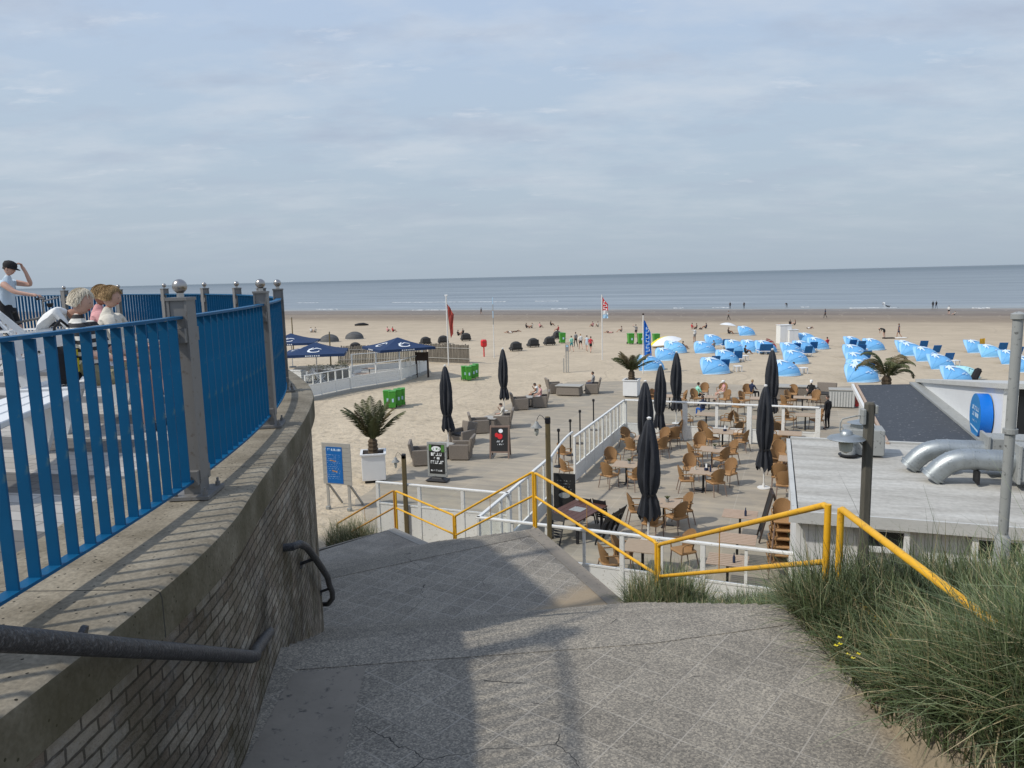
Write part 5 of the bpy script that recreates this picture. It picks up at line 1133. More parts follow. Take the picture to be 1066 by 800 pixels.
# ------------------------------------------------------------------ people
POSES = {}
def base_stand():
    return dict(pelvis=(0,0,.95), spine=(0,0,1.12), chest=(0,.0,1.3), neck=(0,0,1.46), skull=(0,.02,1.53), head=(0,.03,1.62),
        shL=(-.175,0,1.4), elL=(-.23,-.01,1.13), wrL=(-.235,.07,.89), haL=(-.235,.1,.8), shR=(.175,0,1.4), elR=(.23,-.01,1.13), wrR=(.235,.07,.89), haR=(.235,.1,.8),
        hiL=(-.09,0,.9), knL=(-.1,.02,.49), anL=(-.105,-.02,.085), toL=(-.12,.15,.03), hiR=(.09,0,.9), knR=(.1,.02,.49), anR=(.105,-.02,.085), toR=(.12,.15,.03))
POSES['stand'] = base_stand()
p_ = base_stand(); p_.update(knL=(-.1,.16,.5), anL=(-.1,.18,.09), toL=(-.11,.36,.05), knR=(.1,-.06,.48), anR=(.1,-.32,.13), toR=(.11,-.2,.03), elL=(-.23,-.1,1.14), wrL=(-.24,-.08,.9), haL=(-.24,-.06,.82), elR=(.23,.06,1.14), wrR=(.235,.2,.94), haR=(.235,.26,.87)); POSES['walk'] = p_
p_ = base_stand(); p_.update(elL=(-.4,.05,1.5), wrL=(-.3,.12,1.72), haL=(-.26,.14,1.8)); POSES['wave'] = p_
p_ = base_stand(); p_.update(spine=(0,.12,1.08), chest=(0,.36,1.12), neck=(0,.52,1.1), skull=(0,.58,1.1), head=(0,.66,1.06), shL=(-.175,.44,1.14), shR=(.175,.44,1.14), elL=(-.2,.5,.86), wrL=(-.16,.55,.62), haL=(-.14,.56,.53), elR=(.2,.5,.86), wrR=(.16,.6,.62), haR=(.14,.62,.53), knL=(-.12,.1,.5), knR=(.12,.05,.5)); POSES['bend'] = p_
def shift_up(d, dz): return {k: (x, y, z+dz) for k, (x, y, z) in d.items()}
p_ = base_stand(); p_.update(pelvis=(0,0,.53), spine=(0,-.05,.7), chest=(0,-.06,.88), neck=(0,-.05,1.04), skull=(0,-.03,1.11), head=(0,-.01,1.2), shL=(-.175,-.05,.98), shR=(.175,-.05,.98), elL=(-.24,.05,.74), wrL=(-.17,.26,.68), haL=(-.14,.34,.67), elR=(.24,.05,.74), wrR=(.17,.26,.68), haR=(.14,.34,.67),
    hiL=(-.09,.03,.52), knL=(-.13,.43,.52), anL=(-.13,.44,.09), toL=(-.14,.6,.03), hiR=(.09,.03,.52), knR=(.13,.43,.52), anR=(.13,.44,.09), toR=(.14,.6,.03)); POSES['sit'] = p_
p_ = dict(p_); p_.update(head=(0,.05,1.14), skull=(0,.0,1.09), wrR=(.05,.2,.98), haR=(.02,.22,1.06), elR=(.22,.1,.8)); POSES['sit_phone'] = p_
p_ = base_stand(); p_.update(pelvis=(0,0,.13), spine=(0,-.06,.3), chest=(0,-.08,.48), neck=(0,-.05,.63), skull=(0,-.02,.7), head=(0,0,.79), shL=(-.175,-.07,.57), shR=(.175,-.07,.57), elL=(-.22,.12,.4), wrL=(-.12,.32,.4), haL=(-.08,.38,.42), elR=(.22,.12,.4), wrR=(.12,.32,.4), haR=(.08,.38,.42),
    hiL=(-.09,.03,.12), knL=(-.13,.38,.42), anL=(-.12,.62,.08), toL=(-.13,.78,.03), hiR=(.09,.03,.12), knR=(.13,.38,.42), anR=(.12,.62,.08), toR=(.13,.78,.03)); POSES['ground'] = p_
p_ = base_stand(); p_.update(pelvis=(0,0,.13), spine=(0,-.18,.13), chest=(0,-.36,.15), neck=(0,-.53,.15), skull=(0,-.6,.15), head=(0,-.68,.16), shL=(-.175,-.44,.13), shR=(.175,-.44,.13), elL=(-.25,-.2,.08), wrL=(-.24,.05,.07), haL=(-.23,.13,.06), elR=(.25,-.2,.08), wrR=(.24,.05,.07), haR=(.23,.13,.06),
    hiL=(-.09,.05,.12), knL=(-.1,.45,.14), anL=(-.1,.85,.08), toL=(-.12,.92,.17), hiR=(.09,.05,.12), knR=(.1,.42,.32), anR=(.1,.7,.08), toR=(.12,.86,.04)); POSES['lie'] = p_
p_ = dict(POSES['sit']); p_.update(spine=(0,.06,.68), chest=(0,.2,.82), neck=(0,.36,.84), skull=(0,.42,.82), head=(0,.5,.78), shL=(-.175,.26,.86), shR=(.175,.26,.86), elL=(-.2,.4,.6), elR=(.2,.4,.6), wrL=(-.12,.5,.5), wrR=(.12,.5,.5), haL=(-.1,.55,.46), haR=(.1,.55,.46)); POSES['sit_bend'] = p_
# leaning back on a bench, arms along the lap
p_ = dict(POSES['sit']); p_.update(chest=(0,-.1,.86), neck=(0,-.1,1.02), skull=(0,-.08,1.09), head=(0,-.05,1.18)); POSES['bench'] = p_
# astride a bicycle, right hand on the bar, left hand shading the eyes
p_ = base_stand(); p_.update(pelvis=(0,-.02,.98), spine=(0,.0,1.14), chest=(0,.03,1.32), neck=(0,.05,1.48), skull=(0,.07,1.55), head=(0,.1,1.64), shL=(-.175,.03,1.42), elL=(-.24,.3,1.36), wrL=(-.12,.29,1.58), haL=(-.08,.26,1.68), shR=(.175,.03,1.42), elR=(.23,.26,1.25), wrR=(.24,.52,1.2), haR=(.24,.61,1.19),
    hiL=(-.1,0,.93), knL=(-.14,.1,.5), anL=(-.16,.0,.09), toL=(-.17,.17,.03), hiR=(.1,0,.93), knR=(.17,.2,.54), anR=(.2,.12,.1), toR=(.21,.29,.04)); POSES['cycle'] = p_
RAD = dict(pelvis=.135, spine=.115, chest=.13, neck=.052, skull=.05, shL=.062, elL=.043, wrL=.029, haL=.03, hiL=.088, knL=.056, anL=.038, toL=.034)
EDG = [('pelvis','spine','top'),('spine','chest','top'),('chest','neck','top'),('neck','skull','skin'),('chest','shL','top'),('shL','elL','slv'),('elL','wrL','arm'),('wrL','haL','skin'),('chest','shR','top'),('shR','elR','slv'),('elR','wrR','arm'),('wrR','haR','skin'),
       ('pelvis','hiL','bot'),('hiL','knL','bot'),('knL','anL','leg'),('anL','toL','shoe'),('pelvis','hiR','bot'),('hiR','knR','bot'),('knR','anR','leg'),('anR','toR','shoe')]
BODY = {}
def body_mesh(pose, fingers=False):
    key = (pose, fingers)
    if key in BODY: return BODY[key]
    J = {k: Vector(v) for k, v in POSES[pose].items()}; names = [k for k in J if k != 'head']; ix = {k: i for i, k in enumerate(names)}
    me = bpy.data.meshes.new('tmp'); me.from_pydata([J[k] for k in names], [(ix[a], ix[b]) for a, b, _ in EDG], [])
    o = bpy.data.objects.new('tmp', me); COL.objects.link(o); md = o.modifiers.new('s', 'SKIN'); sk = me.skin_vertices[0].data
    for k in names:
        r = RAD[k if k in RAD else k[:-1]+'L']; sk[ix[k]].radius = (r*(1.25 if k in ('pelvis','chest','spine') else 1), r*(.85 if k in ('pelvis','chest','spine') else 1))
        sk[ix[k]].use_root = (k == 'pelvis')
    sb = o.modifiers.new('u', 'SUBSURF'); sb.levels = 1; sb.render_levels = 1
    dg = bpy.context.evaluated_depsgraph_get(); ev = bpy.data.meshes.new_from_object(o.evaluated_get(dg)); bpy.data.objects.remove(o)
    vs = [tuple(v.co) for v in ev.vertices]; fs = [tuple(p.vertices) for p in ev.polygons]; bpy.data.meshes.remove(ev)
    lab = []
    for f in fs:
        c = sum((Vector(vs[i]) for i in f), Vector())/len(f); best = None
        for a, b, m in EDG:
            A_, B_ = J[a], J[b]; d = B_-A_; t = max(0, min(1, (c-A_).dot(d)/d.dot(d))); q = (c-A_-d*t).length - .4*RAD[a if a in RAD else a[:-1]+'L']
            mm = m
            if m == 'top' and a == 'pelvis' and t < .3: mm = 'bot'
            if m == 'bot' and a != 'pelvis' and t > .55: mm = 'low'
            if best is None or q < best[0]: best = (q, mm)
        lab.append(best[1])
    mb = MB(); mb.v = list(vs); mb.f = fs; mb.m = [0]*len(fs)
    # head: ovoid with jaw, nose and ears
    hd = J['head']; up = (hd-J['neck']).normalized(); 
    fwd = Vector((0,1,0)); fwd = (fwd-up*up.dot(fwd)); fwd = fwd.normalized() if fwd.length > .2 else Vector((0,0,1)); rt = fwd.cross(up)
    HM = Matrix(((  rt.x, fwd.x, up.x, hd.x),(rt.y, fwd.y, up.y, hd.y),(rt.z, fwd.z, up.z, hd.z),(0,0,0,1))) @ Matrix.Scale(.93, 4)
    n0 = len(mb.f); hv = []; N_, K_ = 16, 11
    for j in range(K_+1):
        th = PI*j/K_; z = -math.cos(th)*.118; r = math.sin(th)
        for k in range(N_):
            a = 2*PI*k/N_; x = r*.077*math.cos(a); y = r*.098*math.sin(a)
            if z < 0: y = y*(1-.18*abs(z)/.118) + .012*abs(z)/.118; x *= 1-.25*(abs(z)/.118)
            if abs(math.cos(a)) < .2 and math.sin(a) > 0 and -.045 < z < .03: y += .018*(1-abs(z+.015)/.05)
            hv.append((x, y, z))
    hf = [(j*N_+k, j*N_+(k+1)%N_, (j+1)*N_+(k+1)%N_, (j+1)*N_+k) for j in range(K_) for k in range(N_)]; mb.add(hv, hf, HM)
    for s in (-1, 1): mb.ball((s*.078,-.005,-.01), .02, 8, (.5,1,1.5), HM)
    lab += ['skin']*(len(mb.f)-n0)
    n0 = len(mb.f)
    for s in (-1, 1): mb.ball((s*.03,.087,.012), .007, 6, (1.4,.5,.8), HM)
    lab += ['eye']*(len(mb.f)-n0)
    n0 = len(mb.f); mb.box((0,.083,-.056),(.04,.012,.008),M=HM); lab += ['lip']*(len(mb.f)-n0)
    if fingers:
        n0 = len(mb.f)
        for s in 'LR':
            w, h = J['wr'+s], J['ha'+s]; d = (h-w).normalized(); sd = d.cross(Vector((0,0,1))); sd = sd.normalized() if sd.length > .1 else Vector((1,0,0)); dn = sd.cross(d)
            for k, l in enumerate((.07,.08,.075,.06)): q = h + sd*(k-1.5)*.018; mb.tube([q-d*.02, q+d*l*.5+dn*.006, q+d*l*.85-dn*.02, q+d*l*.9-dn*.045], [.009,.0085,.008,.006], 6)
            q = w.lerp(h,.4); mb.tube([q, q+sd*.035+d*.02, q+sd*.045+d*.06], [.011,.01,.007], 6)
        lab += ['skin']*(len(mb.f)-n0)
    BODY[key] = (mb.v, mb.f, lab, HM); return BODY[key]
def person(label, loc, rz, pose, top='c_white', bot='c_black', skin='skin', hair='hairdark', short=True, sleeve=True, longsl=False, shoe='c_black', scale=1, hat=None, fingers=False, group=None, hairstyle='short', name='person', bare=False):
    v, f, lab, HM = body_mesh(pose, fingers); mats = [M[skin], M[top], M[bot], M[shoe], M['black'], M['c_red']]
    mp = dict(skin=0, top=1, bot=2, low=0 if short else 2, leg=0 if short else 2, shoe=3, slv=1 if (sleeve or longsl) else 0, arm=1 if longsl else 0, eye=4, lip=5)
    if bare: mp['shoe'] = 0
    mb = MB(); mb.v = v; mb.f = f; mb.m = [mp[x] for x in lab]
    o = mb.build(name, mats, None, loc, rz, smooth=True); o.scale = (scale,)*3; tag(o, label, 'person', group)
    if hairstyle:
        b = MB(); vs = []; N_, K_ = 28, 12; rd = random.Random(len(label)); bob = hairstyle == 'bob'
        for j in range(K_+1):
            t = j/K_
            for k in range(N_):
                a = 2*PI*k/N_; s = math.sin(a); front = max(0, min(1, (s-.05)/.5)); tmax = (1.95 if bob else 1.8)*(1-front)+.82*front; th = t*tmax
                r = math.sin(min(th, 1.62)); z = .123*math.cos(th)
                if bob: r *= 1.0+.1*t*(1-front); z -= .012*t*(1-front)
                j_ = 1+(rd.uniform(-.07,.07) if bob else rd.uniform(-.03,.03))*(t > .1)
                vs.append((r*.084*math.cos(a)*j_, r*.105*s*j_-.004, z*(1+.03*math.sin(5*a+4*t))+.004))
        fs = [(j*N_+k, (j+1)*N_+k, (j+1)*N_+(k+1)%N_, j*N_+(k+1)%N_) for j in range(K_) for k in range(N_)]
        if bob:
            for _ in range(620):
                a = rd.uniform(PI*.92, PI*2.08) if rd.random() < .7 else rd.uniform(0, 2*PI); fr = math.sin(a) > .2; th0 = rd.uniform(.1, .8 if fr else 1.5); pts = []
                for i in range(4):
                    th = th0+i*.16; rr = 1.03+rd.uniform(0,.08)+.03*math.sin(i*1.5+a*5)+.015*i; pts.append((math.sin(min(th,1.6))*.084*math.cos(a+i*.05)*rr, math.sin(min(th,1.6))*.105*math.sin(a+i*.05)*rr-.004, .126*math.cos(th)+.004))
                o_ = len(vs); b2 = MB().tube(pts, [.003,.0042,.0036,.001], 3); vs += [tuple(q) for q in b2.v]; fs += [tuple(i+o_ for i in f) for f in b2.f]
        b.add(vs, fs, HM); b.build('hair', M[hair], o, smooth=True)
    if hat:
        b = MB(); b.lathe([(.105,.03),(.108,.07),(.09,.12),(.04,.145),(.005,.15)], 18, sx=.92, sy=1.1, M=HM)
        vs = []; n = 12
        for k in range(n+1):
            a = PI*k/n; vs += [(.088*math.cos(a), .108*math.sin(a), .04), (.085*math.cos(a), .085*math.sin(a)+.1*math.sin(a)**.6, .022)]
        vs2 = [(x,y,z-.008) for x,y,z in vs]; L_ = len(vs)
        b.add(vs+vs2, [(2*k,2*k+1,2*k+3,2*k+2) for k in range(n)]+[(L_+2*k+2,L_+2*k+3,L_+2*k+1,L_+2*k) for k in range(n)], HM); b.build('cap', M[hat], o, smooth=True)
    return o
# --- on the plaza
def bicycle(label, loc, rz):
    t = thing('bicycle', label, 'bicycle', loc, rz); R_ = .345
    for y in (-.52, .54):
        w = MB(); w.tube([(0, y+R_*math.cos(2*PI*k/28), R_+R_*math.sin(2*PI*k/28)) for k in range(29)], .019, 8, cap=False); wo = w.build('wheel', M['black'], t, smooth=True)
        MB().tube([(0, y+(R_-.025)*math.cos(2*PI*k/28), R_+(R_-.025)*math.sin(2*PI*k/28)) for k in range(29)], .009, 6, cap=False).build('rim', M['chrome'], wo, smooth=True)
        sp = MB()
        for k in range(14): a = 2*PI*k/14; sp.tube([(0,y,R_),(0,y+(R_-.03)*math.cos(a),R_+(R_-.03)*math.sin(a))], .003, 4)
        sp.tube([(-.06,y,R_),(.06,y,R_)], .025, 8); sp.build('spokes', M['chrome'], wo)
        MB().tube([(0, y+(R_+.035)*math.cos(a), R_+(R_+.035)*math.sin(a)) for a in [R(10+14*k) for k in range(12)]], .016, 6).build('mudguard', M['black'], t, smooth=True)
    b = MB(); bb = (0,-.06,.3); st = (0,-.2,.72); hdT = (0,.36,.82); hdB = (0,.41,.62)
    for a, c in ((bb,st),(bb,hdB),(st,hdT),(bb,(0,-.52,R_)),(st,(0,-.52,R_)),(hdT,hdB)): b.tube([a,c], .02, 8)
    b.build('frame', M['steel'], t, smooth=True)
    MB().tube([hdB,(0,.46,.5),(0,.54,R_)], .018, 8).build('fork', M['chrome'], t, smooth=True)
    MB().tube([(-.3,.42,1.13),(-.22,.5,1.14),(-.06,.4,1.1),(0,.36,1.08),(.06,.4,1.1),(.22,.5,1.14),(.3,.42,1.13)], .014, 8).tube([hdT,(0,.36,1.08)], .016, 8).build('handlebar', M['chrome'], t, smooth=True)
    for s in (-1,1): MB().tube([(s*.2,.49,1.14),(s*.31,.41,1.13)], .02, 8).build('grip', M['black'], t)
    MB().box((0,-.24,.93),(.16,.26,.07),taper=.8,bev=.03).tube([(0,-.2,.7),(0,-.23,.91)], .015, 8).build('saddle', M['black'], t)
    MB().tube([(-.09,-.06,.3),(-.09,-.06,.14)],.012,6).tube([(-.05,-.06,.3),(.05,-.06,.3)],.05,12).tube([(.09,-.06,.3),(.09,-.06,.46)],.012,6).build('crank', M['black'], t)
    MB().lathe([(.03,0),(.055,.05),(.055,.07)],12,(0,.47,.98)).build('headlight', M['black'], t)
    b = MB(); b.box((0,-.56,.74),(.14,.38,.02)); 
    for s in (-1,1): b.bar((s*.06,-.7,.73),(s*.05,-.52,.36),.012,.012)
    b.build('luggage_rack', M['black'], t)
cyc = D(28,376,12.7); cyc.z = -.01; crz = -PI/2+.1
bicycle('bicycle of the person in the black cap, facing right on the plaza', (cyc.x+.0, cyc.y, -.01), crz)
person('person in pale blue sleeveless top and black cap astride a bicycle, shading the eyes', (cyc.x-.22, cyc.y, -.01), crz, 'cycle', 'c_paleblue', 'c_black', 'skin', 'hairdark', True, False, hat='c_black', fingers=True, scale=1.0)
def bench_(label, loc, rz, L_=2.4, back=True):
    t = thing('white_bench', label, 'bench', loc, rz)
    for k in range(3): MB().box((0,-.08+.16*k,.44),(L_,.14,.045),bev=.008).build('seat_plank', M['whiteplain'], t)
    for k in range(2 if back else 0): MB().box((0,-.22-.04*k,.62+.18*k),(L_,.04,.14),bev=.008).build('back_plank', M['whiteplain'], t)
    for x in (-L_*.36, L_*.36):
        MB().prism([(-.02,.0),(.1,.0),(.26,.42),(-.2,.42)], -.05, .05, Matrix.Translation((x,0,0)) @ Matrix(((0,0,1,0),(1,0,0,0),(0,1,0,0),(0,0,0,1)))).build('leg', M['whiteplain'], t)
        if back: MB().bar((x,-.2,.42),(x,-.3,.88),.07,.05,up=(1,0,0)).build('back_support', M['whiteplain'], t)
b1 = D(55,490,5.4); bench_('white slatted bench seen through the foremost railing bay', (-3.7, 5.2, -.01), R(-78), 1.9, False)
bench_('white slatted bench with the two seated women beyond the railing', (-4.25, 7.45, -.01), R(-80), 2.3)
bench_('white slatted bench farther left on the plaza near the bicycle', (-10.2, 9.0, -.01), R(-82), 2.3)
p = D(88,317,6.75); person('seated person with white hair, striped top and yellow and black bag, head turned right', (p.x+.03, p.y, p.z-1.18), R(-82), 'bench', 'c_stripe', 'c_khaki', 'skin', 'hairwhite', True, True, hairstyle='bob', fingers=True, scale=1.02)
p = D(123,309,7.75); person('seated person with blond hair and pale grey top beside the white haired person', (p.x-.02, p.y, p.z-1.18), R(-78), 'bench', 'c_cream', 'c_khaki', 'skin', 'hairblond', True, True, longsl=True, hairstyle='bob', fingers=True)
p = D(111,309,8.5); person('person with brown hair mostly hidden behind the blond person on the bench', (p.x, p.y, p.z-1.16), R(-75), 'bench', 'c_pink', 'c_black', 'skin2', 'hairblond', True, True, hairstyle='bob')
p = D(84,334,6.75); t = thing('shoulder_bag', 'yellow and black bag beside the white haired person on the bench', 'bag', (p.x-.05, p.y-.22, .46))
MB().box((0,0,.17),(.16,.34,.32),taper=.85,bev=.05).build('bag_body', M['c_black'], t); MB().box((.081,0,.16),(.01,.24,.12)).build('yellow_panel', M['yellowcloth'], t); MB().box((.079,0,.27),(.01,.2,.05)).build('yellow_band', M['yellowcloth'], t)
MB().tube([(0,-.13,.3),(0,-.1,.5),(0,0,.56),(0,.1,.5),(0,.13,.3)], .012, 6).build('strap', M['c_black'], t, smooth=True)
def deckchair(label, loc, rz):
    t = thing('folding_deck_chair', label, 'chair', loc, rz)
    for k in range(6): MB().bar((-.26,-.22-.05*k,.5+.085*k),(.26,-.22-.05*k,.5+.085*k),.02,.075).build('back_slat', M['whiteplain'], t)
    for k in range(5): MB().box((0,-.15+.11*k,.42+.01*k),(.52,.09,.02)).build('seat_slat', M['whiteplain'], t)
    for s in (-1,1):
        MB().bar((s*.28,.38,0),(s*.28,-.52,1.0),.03,.05).build('frame_leg', M['whiteplain'], t); MB().bar((s*.25,-.4,0),(s*.25,.34,.6),.03,.05).build('frame_leg', M['whiteplain'], t)
        MB().bar((s*.3,-.3,.64),(s*.3,.32,.66),.05,.03).build('armrest', M['whiteplain'], t)
p = D(40,337,11.2); deckchair('white folding chair with a person in white, right of the bicycle', (p.x, p.y, -.01), R(-60))
q_ = D(32,318,11.3); person('person in white clothes seated in the white folding chair, seen from behind', (p.x-.03, p.y+.0, .1), R(-60), 'sit_bend', 'c_white', 'c_white', 'skin2', 'hairdark', False, True)
p = D(6,345,11.8); deckchair('white folding chair at the left edge behind the bicycle wheel', (p.x, p.y, -.01), R(-95))

# ------------------------------------------------------------------ left beach club
t = thing('wooden_deck', 'raised timber deck of the left beach club behind its white fence', 'deck', (0,0,0)); 
dk = [G(318,419), G(365,408.5), G(417,400), G(447,388), G(440,380), G(360,384), G(300,392), G(290,412)]
MB().prism([(p.x,p.y) for p in dk][::-1], ZB-.1, ZB+.22).build('deck_boards', M['greywood'], t)
def lfence(lab, a, c, z=ZB+.22, **k):
    a = G(*a); c = G(*c); return fence(lab, a, c, z=z, group='white fences of the left beach club', **k)
lfence('white fence panel at the near left end of the left beach club', (319,418), (365,408), h=1.55, panel=.75, bay=1.3, sub=2)
lfence('grey shaded white fence along the middle of the left beach club', (366,408), (417,399.5), h=1.65, panel=.8, bay=2.1, sub=1, boards=True, glass=False)
lfence('white fence at the far right end of the left beach club', (418,399), (446,388.5), h=1.6, panel=.8, bay=2.3, sub=1)
lfence('white fence across the back of the left beach club deck', (367,391), (440,385), h=1.6, panel=.5, bay=2.2, sub=1)
t = thing('dark_sign_frame', 'dark brown post and board sign at the end of the left white fence', 'sign', G(440,393), -.15)
for s in (-1,1): MB().box((s*.48,0,1.05),(.14,.1,2.1)).build('post', M['darkbrown'], t)
MB().box((0,0,1.72),(.82,.06,.7)).build('board', M['darkbrown'], t)
def openpar():
    t = thing('open_parasol', 'x', 'parasol'); s = 2.3; zc, ze = 3.15, 2.4
    MB().tube([(0,0,0),(0,0,zc)], .04, 10).build('pole', M['polewhite'], t, smooth=True)
    b = MB(); n = 8; vs = []
    def ed(k, j, f):       # point f of the way from apex to rim, side k, j along the side
        a = [(-s,-s),(s,-s),(s,s),(-s,s)]; p, q = a[k], a[(k+1)%4]; x, y = p[0]+(q[0]-p[0])*j, p[1]+(q[1]-p[1])*j; sag = -.1*math.sin(PI*f)-.12*f*math.sin(PI*j)*0
        return (x*f, y*f, zc+(ze-zc)*f+sag)
    for k in range(4):
        vv = [ed(k, j/6, f/5) for f in range(6) for j in range(7)]; b.add(vv, [(f*7+j, f*7+j+1, (f+1)*7+j+1, (f+1)*7+j) for f in range(5) for j in range(6)])
    b.build('canopy', M['navy'], t, smooth=True)
    b = MB()
    for k in range(4):
        p, q = ed(k,0,1), ed(k,1,1); b.add([p, q, (q[0],q[1],q[2]-.2), (p[0],p[1],p[2]-.2)], [(0,1,2,3)])
    va = b.build('valance', M['navy'], t)
    b = MB()
    for k in range(4):
        p, q = Vector(ed(k,0,1)), Vector(ed(k,1,1)); o_ = (p+q)/2; o_.z = 0; o_ = o_.normalized()*.012; a_, c_ = p.lerp(q,.38), p.lerp(q,.62); x = 0
        for j in range(7):
            u0 = a_.lerp(c_, j/7)+o_; u1 = a_.lerp(c_, (j+.62)/7)+o_; zz = (.06,.14) if j % 2 else (.05,.15); b.quad(u0-Vector((0,0,zz[1])), u1-Vector((0,0,zz[1])), u1-Vector((0,0,zz[0])), u0-Vector((0,0,zz[0])))
    b.build('white_lettering', M['mark'], va)
    b = MB()
    for k in (0, 3):       # swirl emblem on two faces
        def fp(u, w): 
            f = .62+.25*w; return Vector(ed(k, .5+u*.5, f)) + Vector((0,0,.035))
        pr = None
        for i in range(15):
            a = PI*1.35*i/14+.3; u, w = .28*math.cos(a), .75*math.sin(a)-.1; wd = .16*math.sin(PI*(i+1)/16)+.05
            cur = (fp(u*(1-wd), w*(1-wd)), fp(u*(1+wd), w*(1+wd)))
            if pr: b.quad(pr[0], pr[1], cur[1], cur[0])
            pr = cur
        pr = None
        for i in range(9):
            u = -.35+.8*i/8; w = -.55+.2*math.sin(i*.9); cur = (fp(u, w-.09), fp(u, w+.09))
            if pr: b.quad(pr[0], pr[1], cur[1], cur[0])
            pr = cur
    b.build('white_emblem', M['mark'], t); 
    MB().lathe([(.35,0),(.35,.1),(.06,.14)],16).build('base', M['greybox'], t)
    return t
opar = Proto(openpar); OG = 'open navy parasols of the left beach club'
for lab, px, py, rz in (('open navy parasol behind the left white fence, nearest the dark sign', 416, 394, .5), ('open navy parasol with white emblem nearest the blue railing', 331, 401, .15), ('open navy parasol farther back, partly hidden by the blue railing', 305, 385, .1)):
    p = G(px, py); opar(lab, (p.x,p.y,ZB+.2), rz, OG)
# furniture on that deck
def deck_planter(label, p, L_, rz):
    t = thing('planter_trough', label, 'planter', p, rz); MB().box((0,0,.3),(L_,.5,.6),bev=.02).build('trough', M['greywood'], t)
    b = MB()
    for k in range(int(150*L_)):
        c = Vector((random.uniform(-L_/2,L_/2), random.uniform(-.25,.25), random.uniform(.6,1.05))); a = random.uniform(0,6.28); d = Vector((math.cos(a),math.sin(a),random.uniform(-.3,.8)))*.12; s = Vector((-d.y,d.x,.02))*.4; b.quad(c-s, c+d*.5-s*.2+Vector((0,0,.02)), c+d, c+d*.4+s)
    b.build('foliage', M['frond'], t)
deck_planter('planter trough of grey green shrubs behind the near end of the left fence', G(343,396)+Vector((0,0,.22)), 3.4, TZ+.3)
deck_planter('small planter of dry shrubs on the left deck near the back fence', G(357,392)+Vector((0,0,.22)), 1.2, TZ)
for lab, px, py, rz in (('white wooden chair under the navy parasol nearest the blue railing', 322, 400, 2.4), ('white wooden chair on the left deck behind the fence corner', 371, 401, .6), ('white wooden chair on the left deck, at the shrub planter', 334, 402, -1)):
    deckchair(lab, G(px, py)+Vector((0,0,.22)), rz)
for lab, px, py in (('slatted table under the navy parasol nearest the blue railing', 329, 398), ('slatted table on the left deck behind the grey fence', 385, 396), ('slatted table beside the white wooden chair at the fence corner', 378, 402)):
    stab(lab, G(px, py)+Vector((0,0,.22)), TZ, 'tables of the left beach club')
def crate(label, p, d, rz):
    t = thing('white_counter', label, 'counter', p, rz); 
    for k in range(5): MB().box((0,0,.09+d[2]/5*k),(d[0],d[1],d[2]/5-.02)).build('plank', M['white'], t)
    MB().box((0,0,d[2]+.03),(d[0]+.08,d[1]+.08,.05)).build('counter_top', M['white'], t)
crate('white planked counter at the blue railing end of the left deck', G(309,402)+Vector((0,0,.22)), (1.4,.6,.95), TZ)
# paling fence
def palings(label, a, c, h=1.65):
    a, c = G(*a), G(*c); d = c-a; L_ = d.length; t = thing('paling_fence', label, 'fence', a, math.atan2(d.y,d.x)); n = int(L_/.16)
    b = MB(); rd = random.Random(3); 
    for k in range(n): b.tube([(k*.16, 0, 0),(k*.16+rd.uniform(-.02,.02), rd.uniform(-.02,.02), h*rd.uniform(.93,1.04))], rd.uniform(.06,.078), 6)
    b.build('palings', M['palings'], t)
    for z in (.4, h-.35): MB().box((L_/2,-.09,z),(L_,.05,.06)).build('cross_rail', M['greywood'], t)
M['palings'] = mat('weathered_palings', (.21,.185,.15), .85, .45, 2.2, bmp=.3, stretch=(3,1,.4))
palings('brown paling fence left of the red flag', (447,376.5), (491,378.5), 1.75)
palings('brown paling fence behind the white fences of the left beach club', (353,379), (446,376), 1.7)
# dark pods, tents on the far left
def pod_():
    t = thing('beach_pod', 'x', 'beach chair')
    vs = []; n, m_ = 12, 8
    for j in range(m_+1):
        ph = R(8+ 92*j/m_)
        for k in range(n+1):
            a = PI*k/n; vs.append((.68*math.cos(a), -.62*math.sin(a)*math.cos(ph*.95)-.0, .35+.72*math.sin(a)**.8*math.sin(ph)))
    MB().add(vs, [(j*(n+1)+k, j*(n+1)+k+1, (j+1)*(n+1)+k+1, (j+1)*(n+1)+k) for j in range(m_) for k in range(n)]).build('hood', M['darkwicker'], t, smooth=True)
    MB().box((0,.02,.26),(1.34,1.1,.24),bev=.06).build('seat', M['darkwicker'], t); MB().box((0,-.55,.62),(1.05,.08,.55),bev=.03).build('backrest', M['darkwicker'], t)
    for sx in (-1,1):
        for sy in (-1,1): MB().box((sx*.5,sy*.42,.08),(.07,.07,.16)).build('leg', M['black'], t)
    MB().box((0,.1,.41),(1.1,.8,.08),bev=.03).build('cushion', M['c_black'], t); return t
pod = Proto(pod_)
for lab, px, py, rz in (('dark hooded beach pod right of the white striped pole', 537,365.5,.3), ('dark hooded beach pod between two others on the sand', 555,361.5,.3), ('dark hooded beach pod nearest the lone green bin', 572,359.5,.2), ('smaller dark pod close behind the one by the lone green bin', 580,353,.5),
       ('dark hooded beach pod left of the red flag pole', 461.5,358,.2), ('dark hooded beach pod right of the red flag', 485,355,.2), ('dark hooded beach pod behind the navy parasol', 443,359.5,.4), ('dark hooded beach pod behind the paling fence', 370,366,.3)):
    pod(lab, B(px,py), rz, 'dark hooded beach pods', 1.0)
